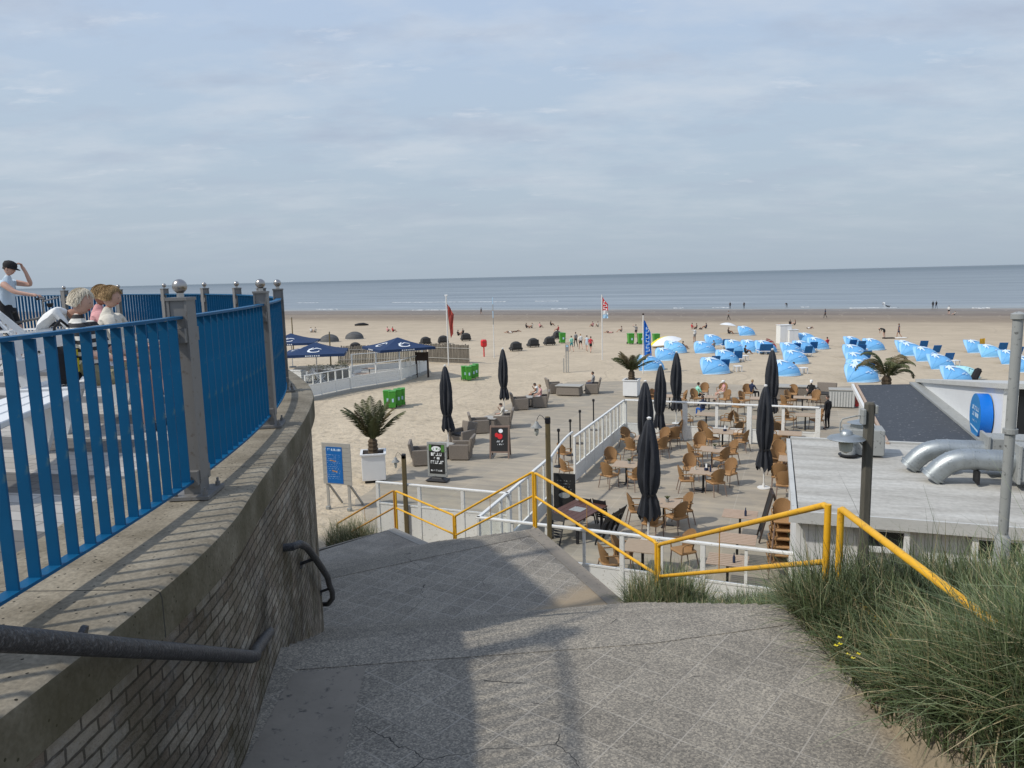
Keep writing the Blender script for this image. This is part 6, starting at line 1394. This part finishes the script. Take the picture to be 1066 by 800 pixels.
def shell(name, mname, emblem=None, w=1.08, hgt=1.04, dep=1.45):
    def fn():
        t = thing(name, 'x', 'beach tent'); n, m_ = 20, 10
        def pt(u, v, off=0):          # u across 0..1, v from the ground at the back 0 to the rim 1
            a = PI*u; ph = R(2+108*v); c = Vector((w*math.cos(a), -dep*math.sin(a)*math.cos(ph), hgt*math.sin(a)**.9*math.sin(min(ph,PI/2)))); nn = Vector((c.x/w, c.y/dep, c.z/hgt)).normalized(); return c+nn*off
        vs = [pt(k/n, j/m_) for j in range(m_+1) for k in range(n+1)]
        sh = MB().add(vs, [(j*(n+1)+k, (j+1)*(n+1)+k, (j+1)*(n+1)+k+1, j*(n+1)+k+1) for j in range(m_) for k in range(n)]); sh.m = [1 if (emblem and (j == 0 or j >= m_-1)) else 0 for j in range(m_) for k in range(n)]
        sh.build('shell', [M[mname], M['tentpale']], t, smooth=True)
        for v in (0., .36, .68, 1.0): MB().tube([pt(k/n, v, .006) for k in range(n+1)], .012, 5, cap=False).build('hoop', M['mark' if v in (0.,) else mname], t)
        if emblem:
            b = MB()
            def e(x, y): return pt(max(.02, min(.98, .56+x*.24)), max(.02, min(1, .55+y*.36)), .05)
            def fan(pts): b.add([e(*p) for p in pts], [tuple(range(len(pts)))])
            for s0 in emblem:
                cx, cy, sc = s0
                for k in range(5):      # palm: trunk pieces and fronds
                    y = cy-sc*.9+sc*.2*k; x = cx+.04*k*sc; fan([(x-.05*sc,y),(x+.05*sc,y),(x+.08*sc,y+.2*sc),(x-.02*sc,y+.2*sc)])
                for a0 in (10, 55, 100, 150, 195, 235, -30):
                    pr = None
                    for i in range(5):
                        f = i/4; a = R(a0); r = sc*.95*f; q = (cx+.2*sc+r*math.cos(a), cy+.1*sc+r*math.sin(a)-.35*sc*f*f); wd = .15*sc*math.sin(PI*(f*.8+.15))
                        cur = ((q[0]-wd*math.sin(a), q[1]+wd*math.cos(a)), (q[0]+wd*math.sin(a), q[1]-wd*math.cos(a)))
                        if pr: fan([pr[0], pr[1], cur[1], cur[0]])
                        pr = cur
            b.build('palm_emblem', M['tentmark'], t)
            b = MB(); rd = random.Random(5)
            for k in range(6):
                x = .0+.1*k
                for z in (-.72, -.55): 
                    if rd.random() < .75: fan_ = [(x,z),(x+.07,z),(x+.07,z+.13),(x,z+.13)]; b.add([e(*p) for p in fan_], [(0,1,2,3)])
            b.build('pale_lettering', M['palmark'], t)
        return t
    return Proto(fn)
M['tentmark'] = mat('tent_print', (.62,.75,.86), .6, .1, 5)
M['tentpale'] = mat('pale_tent_panel', (.3,.55,.8), .6, .2, 3)
tentA = shell('beach_tent', 'tent', [(.1,.55,.55)]); tentB = shell('beach_tent', 'tent2', [(.2,.5,.52)]); tentG = shell('beach_tent', 'tentgrey', None, 1.3, 1.0, 1.2); tentM = shell('beach_tent', 'tentgreen', None)
TG = 'light blue beach shell tents'; ORI = R(52)
def tents(cl, items, proto=tentA):
    for k, (px, py, ex) in enumerate(items):
        (proto if not ex.startswith('pale') else tentB)('%s beach tent %s' % ('pale blue' if ex.startswith('pale') else 'light blue', ex.replace('pale ','').replace('@', cl)), B(px, py), ORI+random.uniform(-.16,.16), TG, random.uniform(1.04,1.16))
tents('the row right of the blue flag', [(672,384.5,'behind the foot of the blue feather flag'), (690,374.5,'right of the blue feather flag, half behind the parasol top'), (699,367,'pale nearest the yellow and white parasol')])
tents('', [(730,367,'broad one with palm print in the middle of the sand'), (739,359,'just behind the broad middle one'), (738,388,'standing alone in front of two blue loungers'), (752,377,'behind two blue loungers in the middle row'), (761,366,'behind the middle row loungers, partly hidden'),
   (778,366,'left of a pair near the red and white parasol'), (792,366.5,'right of a pair near the red and white parasol'), (773,349,'beside the round white parasol')])
tents('the white locker cluster', [(818,369,'at the left of @'), (823,378,'broad one at the front of @'), (812,390,'low half hidden by the tall closed parasol'), (831,367,'in the middle of @'), (846,363,'at the right of @'), (836,357,'dark blue at the back of @')])
tents('the column left of the palm', [(883,361,'at the back left of @'), (904,364,'apart at the back right of @'), (884,372,'second from the back in @'), (887,381,'third from the back in @'), (890,390,'pale fourth from the back in @'), (889,396,'largest and foremost of @')])
tents('the row right of the palm', [(937,366,'at the back of @'), (943,369.5,'second in @'), (957,375,'third in @'), (971,383,'fourth in @'), (986,397,'foremost of @, above the white roof')])
tents('the far right row', [(1009,366.5,'at the back of @'), (1024,371,'pale with a yellow towel in @'), (1045,378,'third in @'), (1058,386,'foremost of @ beside the metal pole')])
tentM('mint green beach tent with a black bag beside it behind the white roof', B(1001,393), ORI, None, .8)
tentG('grey domed tent on the far left sand, left one of two', B(343,356), 0, 'grey domed tents'); tentG('grey domed tent on the far left sand, right one of two', B(369,353), 0, 'grey domed tents')
p = B(1013,396); t = thing('black_bag', 'black slanted bag or towel beside the mint green tent', 'bag', p, .4); Mx = Matrix.Rotation(R(35), 4, 'Y'); MB().box((0,0,.45),(.45,.5,1.0),bev=.15,M=Mx).build('bag_body', M['c_black'], t); MB().tube([(-.1,.25,.6),(0,.35,.8),(.3,.25,.7)],.02,6).build('handle', M['c_black'], t)
p = B(1024,368.5); t = thing('beach_towel', 'yellow towel hanging on the pale tent of the far right row', 'towel', p+Vector((.35,.9,0)), .5); vs = [(-.4+.1*k, .05*math.sin(k*1.3), z) for z in (.4,.8,1.35) for k in range(9)]; MB().add(vs, [(j*9+k,j*9+k+1,(j+1)*9+k+1,(j+1)*9+k) for j in range(2) for k in range(8)]).build('cloth', M['yellow'], t, smooth=True)
# loungers
def lounger_():
    t = thing('beach_lounger', 'x', 'lounger')
    Mb = Matrix.Translation((0,-.28,.36)) @ Matrix.Rotation(R(28), 4, 'X')
    f = MB(); f.box((0,0,.38),(.72,.05,.84),bev=.02,M=Mb); f.build('backrest', M['lounge'], t)
    MB().box((0,.45,.36),(.68,1.42,.045),bev=.02).build('seat', M['lounge'], t)
    fr = MB()
    for s in (-1,1): fr.box((s*.36,.42,.33),(.05,1.6,.07),bev=.01)
    fr.box((0,1.2,.33),(.68,.05,.07)); fr.box((0,-.36,.33),(.68,.05,.07)); fr.build('frame', M['whiteplain'], t)
    for sx in (-1,1):
        for y in (-.2,1.05): MB().box((sx*.35,y,.15),(.06,.08,.3)).build('leg', M['whiteplain'], t)
    for s in (-1,1): MB().bar((s*.39,-.3,.55),(s*.39,.25,.52),.05,.03).build('armrest', M['whiteplain'], t)
    return t
loun = Proto(lounger_); BG = 'blue and white beach loungers'
for lab, px, py in (('left of a pair beside the lone foremost tent', 743.5,383), ('right of a pair beside the lone foremost tent, with a taller back', 753,387), ('left of a pair in the middle row', 758,374), ('right of a pair in the middle row', 768,377), ('standing alone behind the middle row', 755,363), ('at the right of the pair of tents near the red and white parasol', 793.5,369),
      ('at the left front of the white locker cluster', 800,369), ('in the middle of the white locker cluster', 828,368), ('right of the broad tent with palm print behind the lockers', 840,371.5), ('at the far right of the cluster behind the lockers', 846,366.5), ('at the back left of the column by the drooping palm', 886,364), ('second in the column by the drooping palm', 895,365.5), ('third in the column by the drooping palm', 895.5,370), ('fourth in the column by the drooping palm', 900,377), ('foremost in the column by the drooping palm', 903,391),
      ('at the back of the slanting row right of the palm', 960,365.5), ('second in the slanting row right of the palm', 972,371), ('foremost in the slanting row right of the palm', 985,380), ('at the back of the far right row', 1042,368), ('foremost of the far right row beside the metal pole', 1057,373)):
    p = B(px, py); loun('blue lounger '+lab, p, random.uniform(-.15,.15)-.15, BG)
def stable_():
    t = thing('side_table', 'x', 'table'); MB().box((0,0,.42),(.55,.55,.05),bev=.02).build('tabletop', M['whiteplain'], t)
    for sx in (-1,1):
        for sy in (-1,1): MB().box((sx*.22,sy*.22,.2),(.06,.06,.4)).build('leg', M['whiteplain'], t)
    return t
stb = Proto(stable_)
for lab, px, py in (('white plastic side table standing alone in front of the blue loungers', 768,387), ('white plastic side table beside the right middle row lounger', 775,375.5), ('white plastic side table by the cluster behind the lockers', 836,389), ('white plastic side table in front of the drooping palm', 910,392), ('white plastic side table by the foremost lounger of the slanting row', 994,381), ('white plastic side table right of the column, farther back', 899,368)):
    stb(lab, B(px,py), .2, 'white plastic side tables', 1.05)
# lockers
for lab, px, py, d in (('larger white locker standing on the sand among the tents', 817,358,(1.4,1.0,2.1)), ('smaller white locker right of the larger one among the tents', 825.5,358,(1.1,.9,1.55))):
    t = thing('beach_locker', lab, 'locker', B(px,py), .1); MB().box((0,.3,d[2]/2),d,bev=.03).build('locker_body', M['white'], t); 
    for k in (-1,1): MB().box((k*d[0]*.245,.3-d[1]/2-.012,d[2]/2),(d[0]*.45,.02,d[2]*.9)).build('door', M['whiteplain'], t)
    MB().box((0,.3,d[2]+.02),(d[0]+.1,d[1]+.1,.05)).build('lid', M['whiteplain'], t)
# parasols on the sand
def rpar(label, px, py, mname, r, tilt=0, h=2.0, alt=None):
    t = thing('beach_parasol', label, 'parasol', B(px,py), .3); MB().tube([(0,0,-.1),(0,0,h)], .02, 8).build('pole', M['polewhite'], t)
    Mx = Matrix.Translation((0,0,h)) @ Matrix.Rotation(R(tilt), 4, 'Y'); n = 16
    for part, (k0, k1) in enumerate(((0,n//2),(n//2,n)) if alt else ((0,n),)):
        vs = [(0,0,0)]; 
        for j in range(1,5):
            for k in range(k0,k1+1): a = 2*PI*k/n; f = j/4; vs.append((r*f*math.cos(a), r*f*math.sin(a), -.32*r*f*f))
        W_ = k1-k0+1; fs = [(0,1+k,2+k) for k in range(W_-1)] + [(1+j*W_+k, 1+(j+1)*W_+k, 2+(j+1)*W_+k, 2+j*W_+k) for j in range(3) for k in range(W_-1)]
        MB().add(vs, fs, Mx).build('canopy', M[mname if part == 0 else alt], t, smooth=True)
    return t
rpar('round white parasol on the far sand beside a blue tent', 758,347.5,'whiteplain',1.15,8,1.5); rpar('low yellow and white parasol behind the green bins', 692,362,'yellowcloth',1.75,-12,1.2,'whiteplain'); rpar('small red and white striped parasol near the white lockers', 804,364,'redwhite',.7,50,.8)
# ------------------------------------------------------------------ bins, box, flags
def bin_():
    t = thing('wheelie_bin', 'x', 'bin'); MB().box((0,0,.52),(.5,.56,.9),taper=1.16,bev=.03).build('bin_body', M['green'], t)
    MB().box((0,.02,1.0),(.62,.72,.06),bev=.03).build('lid', M['green'], t); MB().tube([(-.26,.38,.95),(-.26,.43,.98),(.26,.43,.98),(.26,.38,.95)], .018, 6).build('handle', M['darkgreen'], t)
    for s in (-1,1): MB().tube([(s*.24,.3,.1),(s*.3,.3,.1)], .1, 12).build('wheel', M['black'], t)
    MB().box((.05,-.322,.5),(.14,.006,.2)).build('label', M['palmark'], t)
    return t
wb = Proto(bin_); WG = 'green wheelie bins'
for k, (px, py, lab) in enumerate(((403.5,425,'left end of the near group of four'),(409,425.5,'second of the near group of four'),(414.5,423.5,'third of the near group of four'),(418.5,422.5,'right end of the near group of four'),
        (483.5,396,'left end of the group by the paling fence'),(488,396.5,'second of the group by the paling fence'),(492.5,395,'third of the group by the paling fence'),(495.5,393.5,'right end of the group by the paling fence'))):
    wb('bright green wheelie bin, '+lab, G(px,py), .15+random.uniform(-.1,.1), WG, 1.05).scale = (.78,.8,1.1)
for px, py, lab in ((585.5,357.5,'standing alone by the dark pods'),(656.5,358.5,'left of three behind the near planter palm'),(667,358.5,'middle of three beside the blue flag pole'),(683,359,'right of three behind the yellow parasol')):
    wb('green wheelie bin '+lab, B(px,py), .1, WG, 1.25)
for k, (px, py) in enumerate(((408,406),(412,404),(417,404.5))):
    pass
p = B(504,371.5); t = thing('red_post_box', 'red rounded bin on a red post on the open sand', 'post box', p, .2); MB().tube([(0,0,0),(0,0,1.0)], .07, 10).build('post', M['red'], t); MB().box((0,0,1.38),(.62,.5,.76),bev=.14).build('box_body', M['red'], t); MB().box((0,-.256,1.5),(.4,.01,.08)).build('slot', M['redcloth'], t)
def flagcloth(b, pts_top, pts_bot, nx=8, ny=10, amp=.06, M_=None):
    vs = []
    for j in range(ny+1):
        for i in range(nx+1):
            l = Vector(pts_top[0]).lerp(Vector(pts_bot[0]), j/ny); r = Vector(pts_top[1]).lerp(Vector(pts_bot[1]), j/ny); q = l.lerp(r, i/nx); q.y += amp*math.sin(i*1.3+j*.8)*i/nx; vs.append(q)
    return b.add(vs, [(j*(nx+1)+i, j*(nx+1)+i+1, (j+1)*(nx+1)+i+1, (j+1)*(nx+1)+i) for j in range(ny) for i in range(nx)])
p = G(467,381); d = p.y; t = thing('flag_pole', 'tall white pole with drooping red warning flag behind a closed parasol', 'flag', p, -.1); k = d/F
ht = 73*k; MB().tube([(0,0,0),(0,0,ht)], .055, 8).build('pole', M['polewhite'], t, smooth=True); MB().box((.0,0,ht+.03),(.3,.1,.12),bev=.03).build('pole_head', M['whiteplain'], t)
b = MB(); flagcloth(b, ((.06,0,ht-.75),(.3,0,ht-1.05)), ((.12,0,ht-1.9),(.62,.1,ht-1.7)), 6, 6, .1); flagcloth(b, ((.12,0,ht-1.88),(.62,.1,ht-1.66)), ((.3,0,ht-3.9),(.5,.1,ht-3.5)), 6, 8, .12); b.build('red_flag', M['redcloth'], t, smooth=True)
p = G(514.5,373); k = p.y/F; t = thing('striped_pole', 'white pole with dark bands standing on the sand right of the red box', 'pole', p); hh = 63*k
for j in range(9): MB().tube([(0,0,hh*j/9),(0,0,hh*(j+1)/9-.001)], .05-.002*j, 8).build('pole_section', M['lightblue' if j in (6,8) else ('greybox' if j in (5,7) else 'polewhite')], t)
p = G(627,375); k = p.y/F; t = thing('banner_pole', 'white pole with red, white and pale blue vertical banner', 'flag', p, -.1); hh = 68*k
MB().tube([(0,0,0),(0,0,hh)], .05, 8).build('pole', M['polewhite'], t, smooth=True); w = 6.2*k; z0, z1 = hh-25*k, hh-2*k
b = MB(); flagcloth(b, ((.06,0,z1),(.2,0,z1-.3)), ((.06,0,z1-8*k),(w,0,z1-8*k)), 6, 6, .08); flagcloth(b, ((.06,0,z1-8*k),(w,0,z1-8*k)), ((.06,0,z1-14.5*k),(w,0,z1-14.5*k)), 6, 6, .08); b.build('red_cloth', M['red'], t, smooth=True)
b = MB(); flagcloth(b, ((.06,0,z1-14.5*k),(w,0,z1-14.5*k)), ((.06,0,z1-18.5*k),(w,0,z1-18.5*k)), 6, 3, .08); b.build('white_cloth', M['whiteplain'], t, smooth=True)
b = MB(); flagcloth(b, ((.06,0,z1-18.5*k),(w,0,z1-18.5*k)), ((.06,0,z1-22.5*k),(w,0,z1-22.5*k)), 6, 3, .08); b.build('blue_cloth', M['lightblue'], t, smooth=True)
b = MB(); 
for j, (zz, a) in enumerate(((5.2,.5),(7.4,.8),(9.6,.85),(11.8,.85),(13.4,.85))):
    zt = z1-zz*k; x0 = w*.22; x1 = w*a; hgt = .85*k
    b.quad((x0,-.12,zt-hgt),(x1,-.12,zt-hgt),(x1,-.12,zt-hgt*.45),(x0,-.12,zt-hgt*.45)); b.quad((x0 if j%2 else x1-w*.18,-.12,zt-hgt*.44),(x0+w*.18 if j%2 else x1,-.12,zt-hgt*.44),(x0+w*.18 if j%2 else x1,-.12,zt+hgt*.7),(x0 if j%2 else x1-w*.18,-.12,zt+hgt*.7))
b.build('white_lettering', M['mark'], t)
p = G(669.5,389); k = p.y/F; t = thing('feather_flag', 'blue feather flag with white lettering on a white pole beside the palm planter', 'flag', p, -.1); hh = 62*k
MB().tube([(0,0,0),(0,0,hh)], .045, 8).build('pole', M['polewhite'], t, smooth=True); MB().ball((0,0,hh),.09,8).build('pole_knob', M['darkbrown'], t)
b = MB(); flagcloth(b, ((.05,0,hh-6*k),(.15,0,hh-7*k)), ((.05,0,hh-22*k),(7.5*k,0,hh-19*k)), 8, 8, .14); flagcloth(b, ((.05,0,hh-22*k),(7.5*k,0,hh-19*k)), ((.1,0,hh-45*k),(8.8*k,0,hh-43*k)), 8, 10, .14); b.build('blue_cloth', M['flagblue'], t, smooth=True)
b = MB(); rd = random.Random(11)
for j in range(8):
    zt = hh-(15+3.3*j)*k; x0, x1 = 2.6*k, (5.6+ .15*j)*k; y = -.2; hg = .75*k
    b.quad((x0,y,zt-hg),(x1,y,zt-hg+.5*k),(x1,y,zt-hg*.2+.5*k),(x0,y,zt-hg*.2))
    if j % 2: b.quad((x1-.9*k,y,zt-.05*k+.5*k),(x1,y,zt+.5*k),(x1,y,zt+1.6*k+.5*k),(x1-.9*k,y,zt+1.6*k+.5*k))
    else: b.quad((x0,y,zt),(x0+.9*k,y,zt+.1*k),(x0+.9*k,y,zt+1.6*k),(x0,y,zt+1.5*k))
b.build('white_lettering', M['palmark'], t)
pa = G(587,388); k = pa.y/F; t = thing('post_sign', 'grey blue information board on three thin posts on the open sand', 'sign', pa, -.1)
for x in (0, 2.6*k, 4.8*k): MB().box((x,0,(15 if x == 0 else 28)*k/2),(.1,.1,(15 if x == 0 else 28)*k)).build('post', M['greywood'], t)
MB().box((3.7*k,-.06,26*k),(3.6*k,.04,7*k)).build('board', M['c_grey'], t); MB().quad((2.6*k,-.085,27*k),(4.8*k,-.085,27*k),(4.8*k,-.085,28.6*k),(2.6*k,-.085,28.6*k)).build('blue_field', M['lightblue'], t)
# thin poles far left
for lab, px, py, h in (('thin wooden pole between the navy parasols on the left', 344.5,381,3.2), ('thin wooden pole behind the farther navy parasol', 306,373,4.3)):
    t = thing('wooden_pole', lab, 'pole', B(px,py)); MB().tube([(0,0,0),(.03,0,h)], [.07,.055], 8).build('pole_shaft', M['wood'], t); MB().tube([(.03,0,h),(.03,0,h+.06)], .07, 8).build('pole_cap', M['greywood'], t)

# ------------------------------------------------------------------ people on the sand and terrace
P_ = person
P_('person in beige with dark hair sitting in the wicker armchair of the second lounge group', G(523,444.5)+Vector((0,0,.05)), 1.5, 'sit_phone', 'c_cream','c_cream','skin','hairdark',False,True)
P_('person in pale top lounging in the third wicker group, nearer one', G(562,423)+Vector((0,0,.05)), 1.6,'sit','c_pink','c_white','skin','hairblond',True,False)
P_('person in white with dark hair in the third wicker group, farther one', G(558,420)+Vector((0,.0,.05)), 1.4,'sit_phone','c_white','c_black','skin2','hairdark',True,False)
P_('person in grey sitting in the right chair of the farthest lounge group', G(617,409)+Vector((0,0,.08)), 1.4,'sit','c_grey','c_navy','skin2','hairdark',False,True,scale=1.05)
P_('seated guest in mint shirt with dark hair beyond the far fence', G(727,420), -1.3,'sit','c_mint','c_black','skin2','hairdark',False,True)
P_('seated guest in a white cap beyond the far fence', G(752.5,418), 1.5,'sit','c_pink','c_cream','skin','hairwhite',True,False,hat='c_white')
P_('guest in blue jeans seated with the back to the far fence', G(731,436), .2,'sit','c_navy','c_blue','skin2','hairdark',False,True)
P_('seated guest with dark hair at the table by the thin parasol', G(684,424), -1.2,'sit','c_red','c_black','skin','hairdark',True,True)
P_('seated guest in a white hat at the table near the storage chest', G(844,418), 2.6,'sit','c_black','c_black','skin','hairwhite',False,True,hat='c_white')
P_('guest in dark clothes at the table right of the right closed parasol', G(783,417), -1.,'sit','c_navy','c_black','skin','hairblond',False,True)
P_('dark clothed guest standing at the right end of the far fence', G(861,447), .5,'stand','c_black','c_black','skin','hairdark',False,True,longsl=True)
P_('walker in a green top, leftmost of five walking toward the bins', B(595,366.5), .4,'walk','c_mint','c_teal','skin','hairdark',True,True)
P_('walker in dark clothes behind the green topped one', B(599.5,361.5), .4,'walk','c_grey','c_black','skin2','hairdark',False,True)
P_('walker in white top and black shorts, middle of five', B(604.5,364), .2,'walk','c_white','c_black','skin','hairblond',True,True)
P_('walker in pale dress with dark hair right of the middle one', B(611,366), -.3,'walk','c_paleblue','c_paleblue','skin','hairdark',True,False)
P_('walker in a red top at the right of five', B(615,367.5), -.5,'walk','c_red','c_black','skin','hairdark',True,True)
P_('person in black and white standing left of the blue flag', B(662,351.5), .2,'wave','c_grey','c_black','skin','hairdark',True,True)
P_('person in white top standing behind the broad middle tent', B(723,356.5), .4,'wave','c_white','c_grey','skin2','hairdark',True,True)
P_('dark walker on the wet sand above the white parasol', B(758.5,333.5), 1.2,'walk','c_grey','c_black','skin2','hairdark',False,True)
P_('bather standing in the shallow water, left of a far pair', B(760,321.5), 0,'stand','c_black','c_black','skin2','hairdark',False,False)
P_('bather standing in the shallow water, right of a far pair', B(774.5,321.5), 0,'stand','c_black','c_black','skin2','hairdark',False,False)
P_('dark figure at the waterline above the tents', B(819,320.5), 0,'bend','c_black','c_black','skin2','hairdark',False,False)
P_('walker in dark clothes on the wet sand above the lockers', B(859,331.5), .8,'walk','c_navy','c_black','skin2','hairdark',False,True)
P_('bending person dressed in black, left of two on the open sand', B(920.5,352), .6,'bend','c_black','c_black','skin','hairdark',True,True)
P_('walking person in dark swimwear, right of two on the open sand', B(935.5,352), .9,'walk','c_navy','c_navy','skin2','hairdark',True,False)
P_('person in white at the waterline beside a dark dog like bundle', B(921,320), .3,'bend','c_white','c_white','skin2','hairdark',False,True)
P_('dark figure at the water edge, left of a close pair', B(971,321.5), 0,'stand','c_black','c_black','skin2','hairdark',False,True)
P_('dark figure at the water edge, right of a close pair', B(974.5,321.5), 0,'walk','c_black','c_navy','skin2','hairdark',False,True)
P_('person in white top and black skirt on the wet sand at the right', B(987.5,328), -.6,'walk','c_white','c_black','skin','hairdark',True,True)
P_('small child crouching on the wet sand at the right', B(994,328.5), 1,'ground','c_cream','c_black','skin','hairdark',True,True,scale=.85)
P_('person seated in a red top right of the tent cluster', B(861,360), .4,'ground','c_red','c_red','skin2','hairdark',True,True,scale=1.05)
for lab, px, py, pose, top in (('sunbather far left, left of a group on the open sand',548,342,'ground','c_black'),('sunbather in the middle of the far group on the open sand',554,342,'ground','c_cream'),('sunbather at the right of the far group on the open sand',562,341.5,'ground','c_pink'),('sunbather alone far out on the sand',573.5,339.5,'ground','c_black'),
      ('sunbather lying near the far green bin',581,345,'ground','c_red'),('sunbather in white lying far left of the pods',530,347,'lie','c_white'),('sunbather in dark clothes lying far left of the pods',537,346,'lie','c_black'),('dark seated figure left of the red flag',477,350,'ground','c_black'),('dark seated figure right beside the red flag',482,348.5,'ground','c_black'),
      ('sunbather left of a far pair by the banner pole',617,340.5,'ground','c_pink'),('sunbather right of a far pair by the banner pole',622.5,340.5,'ground','c_cream'),('sunbather lying on the sand right of the banner pole',634,347,'lie','c_pink'),('seated person lying group right of the banner pole',647,346,'ground','c_grey'),
      ('seated sunbather at the left of the far row behind the middle tents',720.5,342.5,'ground','c_red'),('seated sunbather second in the far row behind the middle tents',725,343,'ground','c_black'),('seated sunbather third in the far row behind the middle tents',729,343,'lie','c_black'),('seated sunbather at the right of the far row behind the middle tents',735,342.5,'ground','c_navy'),
      ('dark seated figure left of two above the lockers',822.5,339,'ground','c_black'),('dark seated figure right of two above the lockers',827.5,339,'ground','c_black'),('sunbather lying left above the lockers',814,339.5,'lie','c_cream'),('sunbather lying right above the column of tents',843,342.5,'lie','c_white'),
      ('sunbather lying far left near the domed tents, left one',324,346.5,'ground','c_white'),('sunbather lying far left near the domed tents, right one',328.5,346.5,'ground','c_cream'),('sunbather in the far left group above the paling fence, left',403.5,346,'ground','c_pink'),('sunbather in the far left group above the paling fence, right',409,346,'ground','c_red'),
      ('person sitting in the sun beside the tent behind the lockers',826,389,'ground','c_pink'),('person sitting between the pair of tents near the striped parasol',776,369,'ground','c_black'),('person sitting beside the broad middle tent',743,363,'ground','c_grey'),('dark clothed person sitting left of the broad middle tent',711,364,'ground','c_black'),('dark clothed person sitting under the round white parasol',758.5,348,'ground','c_black'),('walker at the right picture edge on the sand',1060.5,349.5,'ground','c_black')):
    P_(lab, B(px,py), random.uniform(-1.5,1.5), pose, top, 'c_black', random.choice(['skin','skin2']), 'hairdark', True, False, bare=True)
P_('lone walker on the wet sand left of the banner pole', B(501,327.5), .5,'walk','c_grey','c_black','skin2','hairdark',True,True)
p = B(924.5,321); t = thing('dog', 'small dark dog at the waterline beside the person in white', 'dog', p, .6)
b = MB(); b.tube([(0,-.35,.42),(0,-.2,.45),(0,.1,.46),(0,.3,.48),(0,.42,.6),(0,.52,.66),(0,.68,.6)], [.08,.13,.12,.14,.08,.09,.04], 10)
for sx in (-1,1):
    b.tube([(sx*.08,.25,.42),(sx*.08,.24,.2),(sx*.08,.26,0)], [.06,.035,.03], 7); b.tube([(sx*.08,-.28,.42),(sx*.09,-.18,.3),(sx*.08,-.34,.18),(sx*.08,-.3,0)], [.08,.05,.032,.03], 7)
b.tube([(0,-.38,.48),(0,-.55,.6),(0,-.62,.72)], [.035,.025,.012], 6); b.build('body', M['c_black'], t, smooth=True)
p = B(376.5,339.5); t = thing('driftwood', 'dark low bundle lying on the far left sand', 'bundle', p, .1); MB().tube([(-1.3,0,.2),(-.5,.1,.3),(.4,0,.32),(1.3,.1,.18)], [.15,.26,.28,.12], 8).build('bundle_body', M['black'], t, smooth=True)
p = B(931,352.5); t = thing('beach_mat', 'dark and white towels on the sand between the two figures', 'towel', p, 0); MB().box((-.7,0,.06),(1.3,.6,.12),bev=.04).build('dark_towel', M['c_black'], t); MB().box((.8,0,.05),(1.2,.6,.1),bev=.04).build('white_towel', M['c_white'], t)

def glass_():
    t = thing('drinking_glass', 'x', 'glass'); MB().lathe([(.028,0),(.034,.13),(.03,.13),(.026,.01)],10).build('glass_body', M['cupglass'], t, smooth=True); return t
gl = Proto(glass_)
for lab, px, py, dx, dy in (('small glass on the table in the open terrace centre', 732,511,-.25,.2), ('small glass on the table of the seated guests, left', 738,426,-.2,.0), ('small glass on the table of the seated guests, right', 738,426,.25,.1), ('small glass on the table near the storage chest', 835,427,.1,-.1), ('small glass on the table right of the big closed parasol', 691,547,-.2,-.15)):
    q = G(px, py); gl(lab, (q.x+dx, q.y+dy, ZB+.751), 0, 'glasses on the terrace tables')
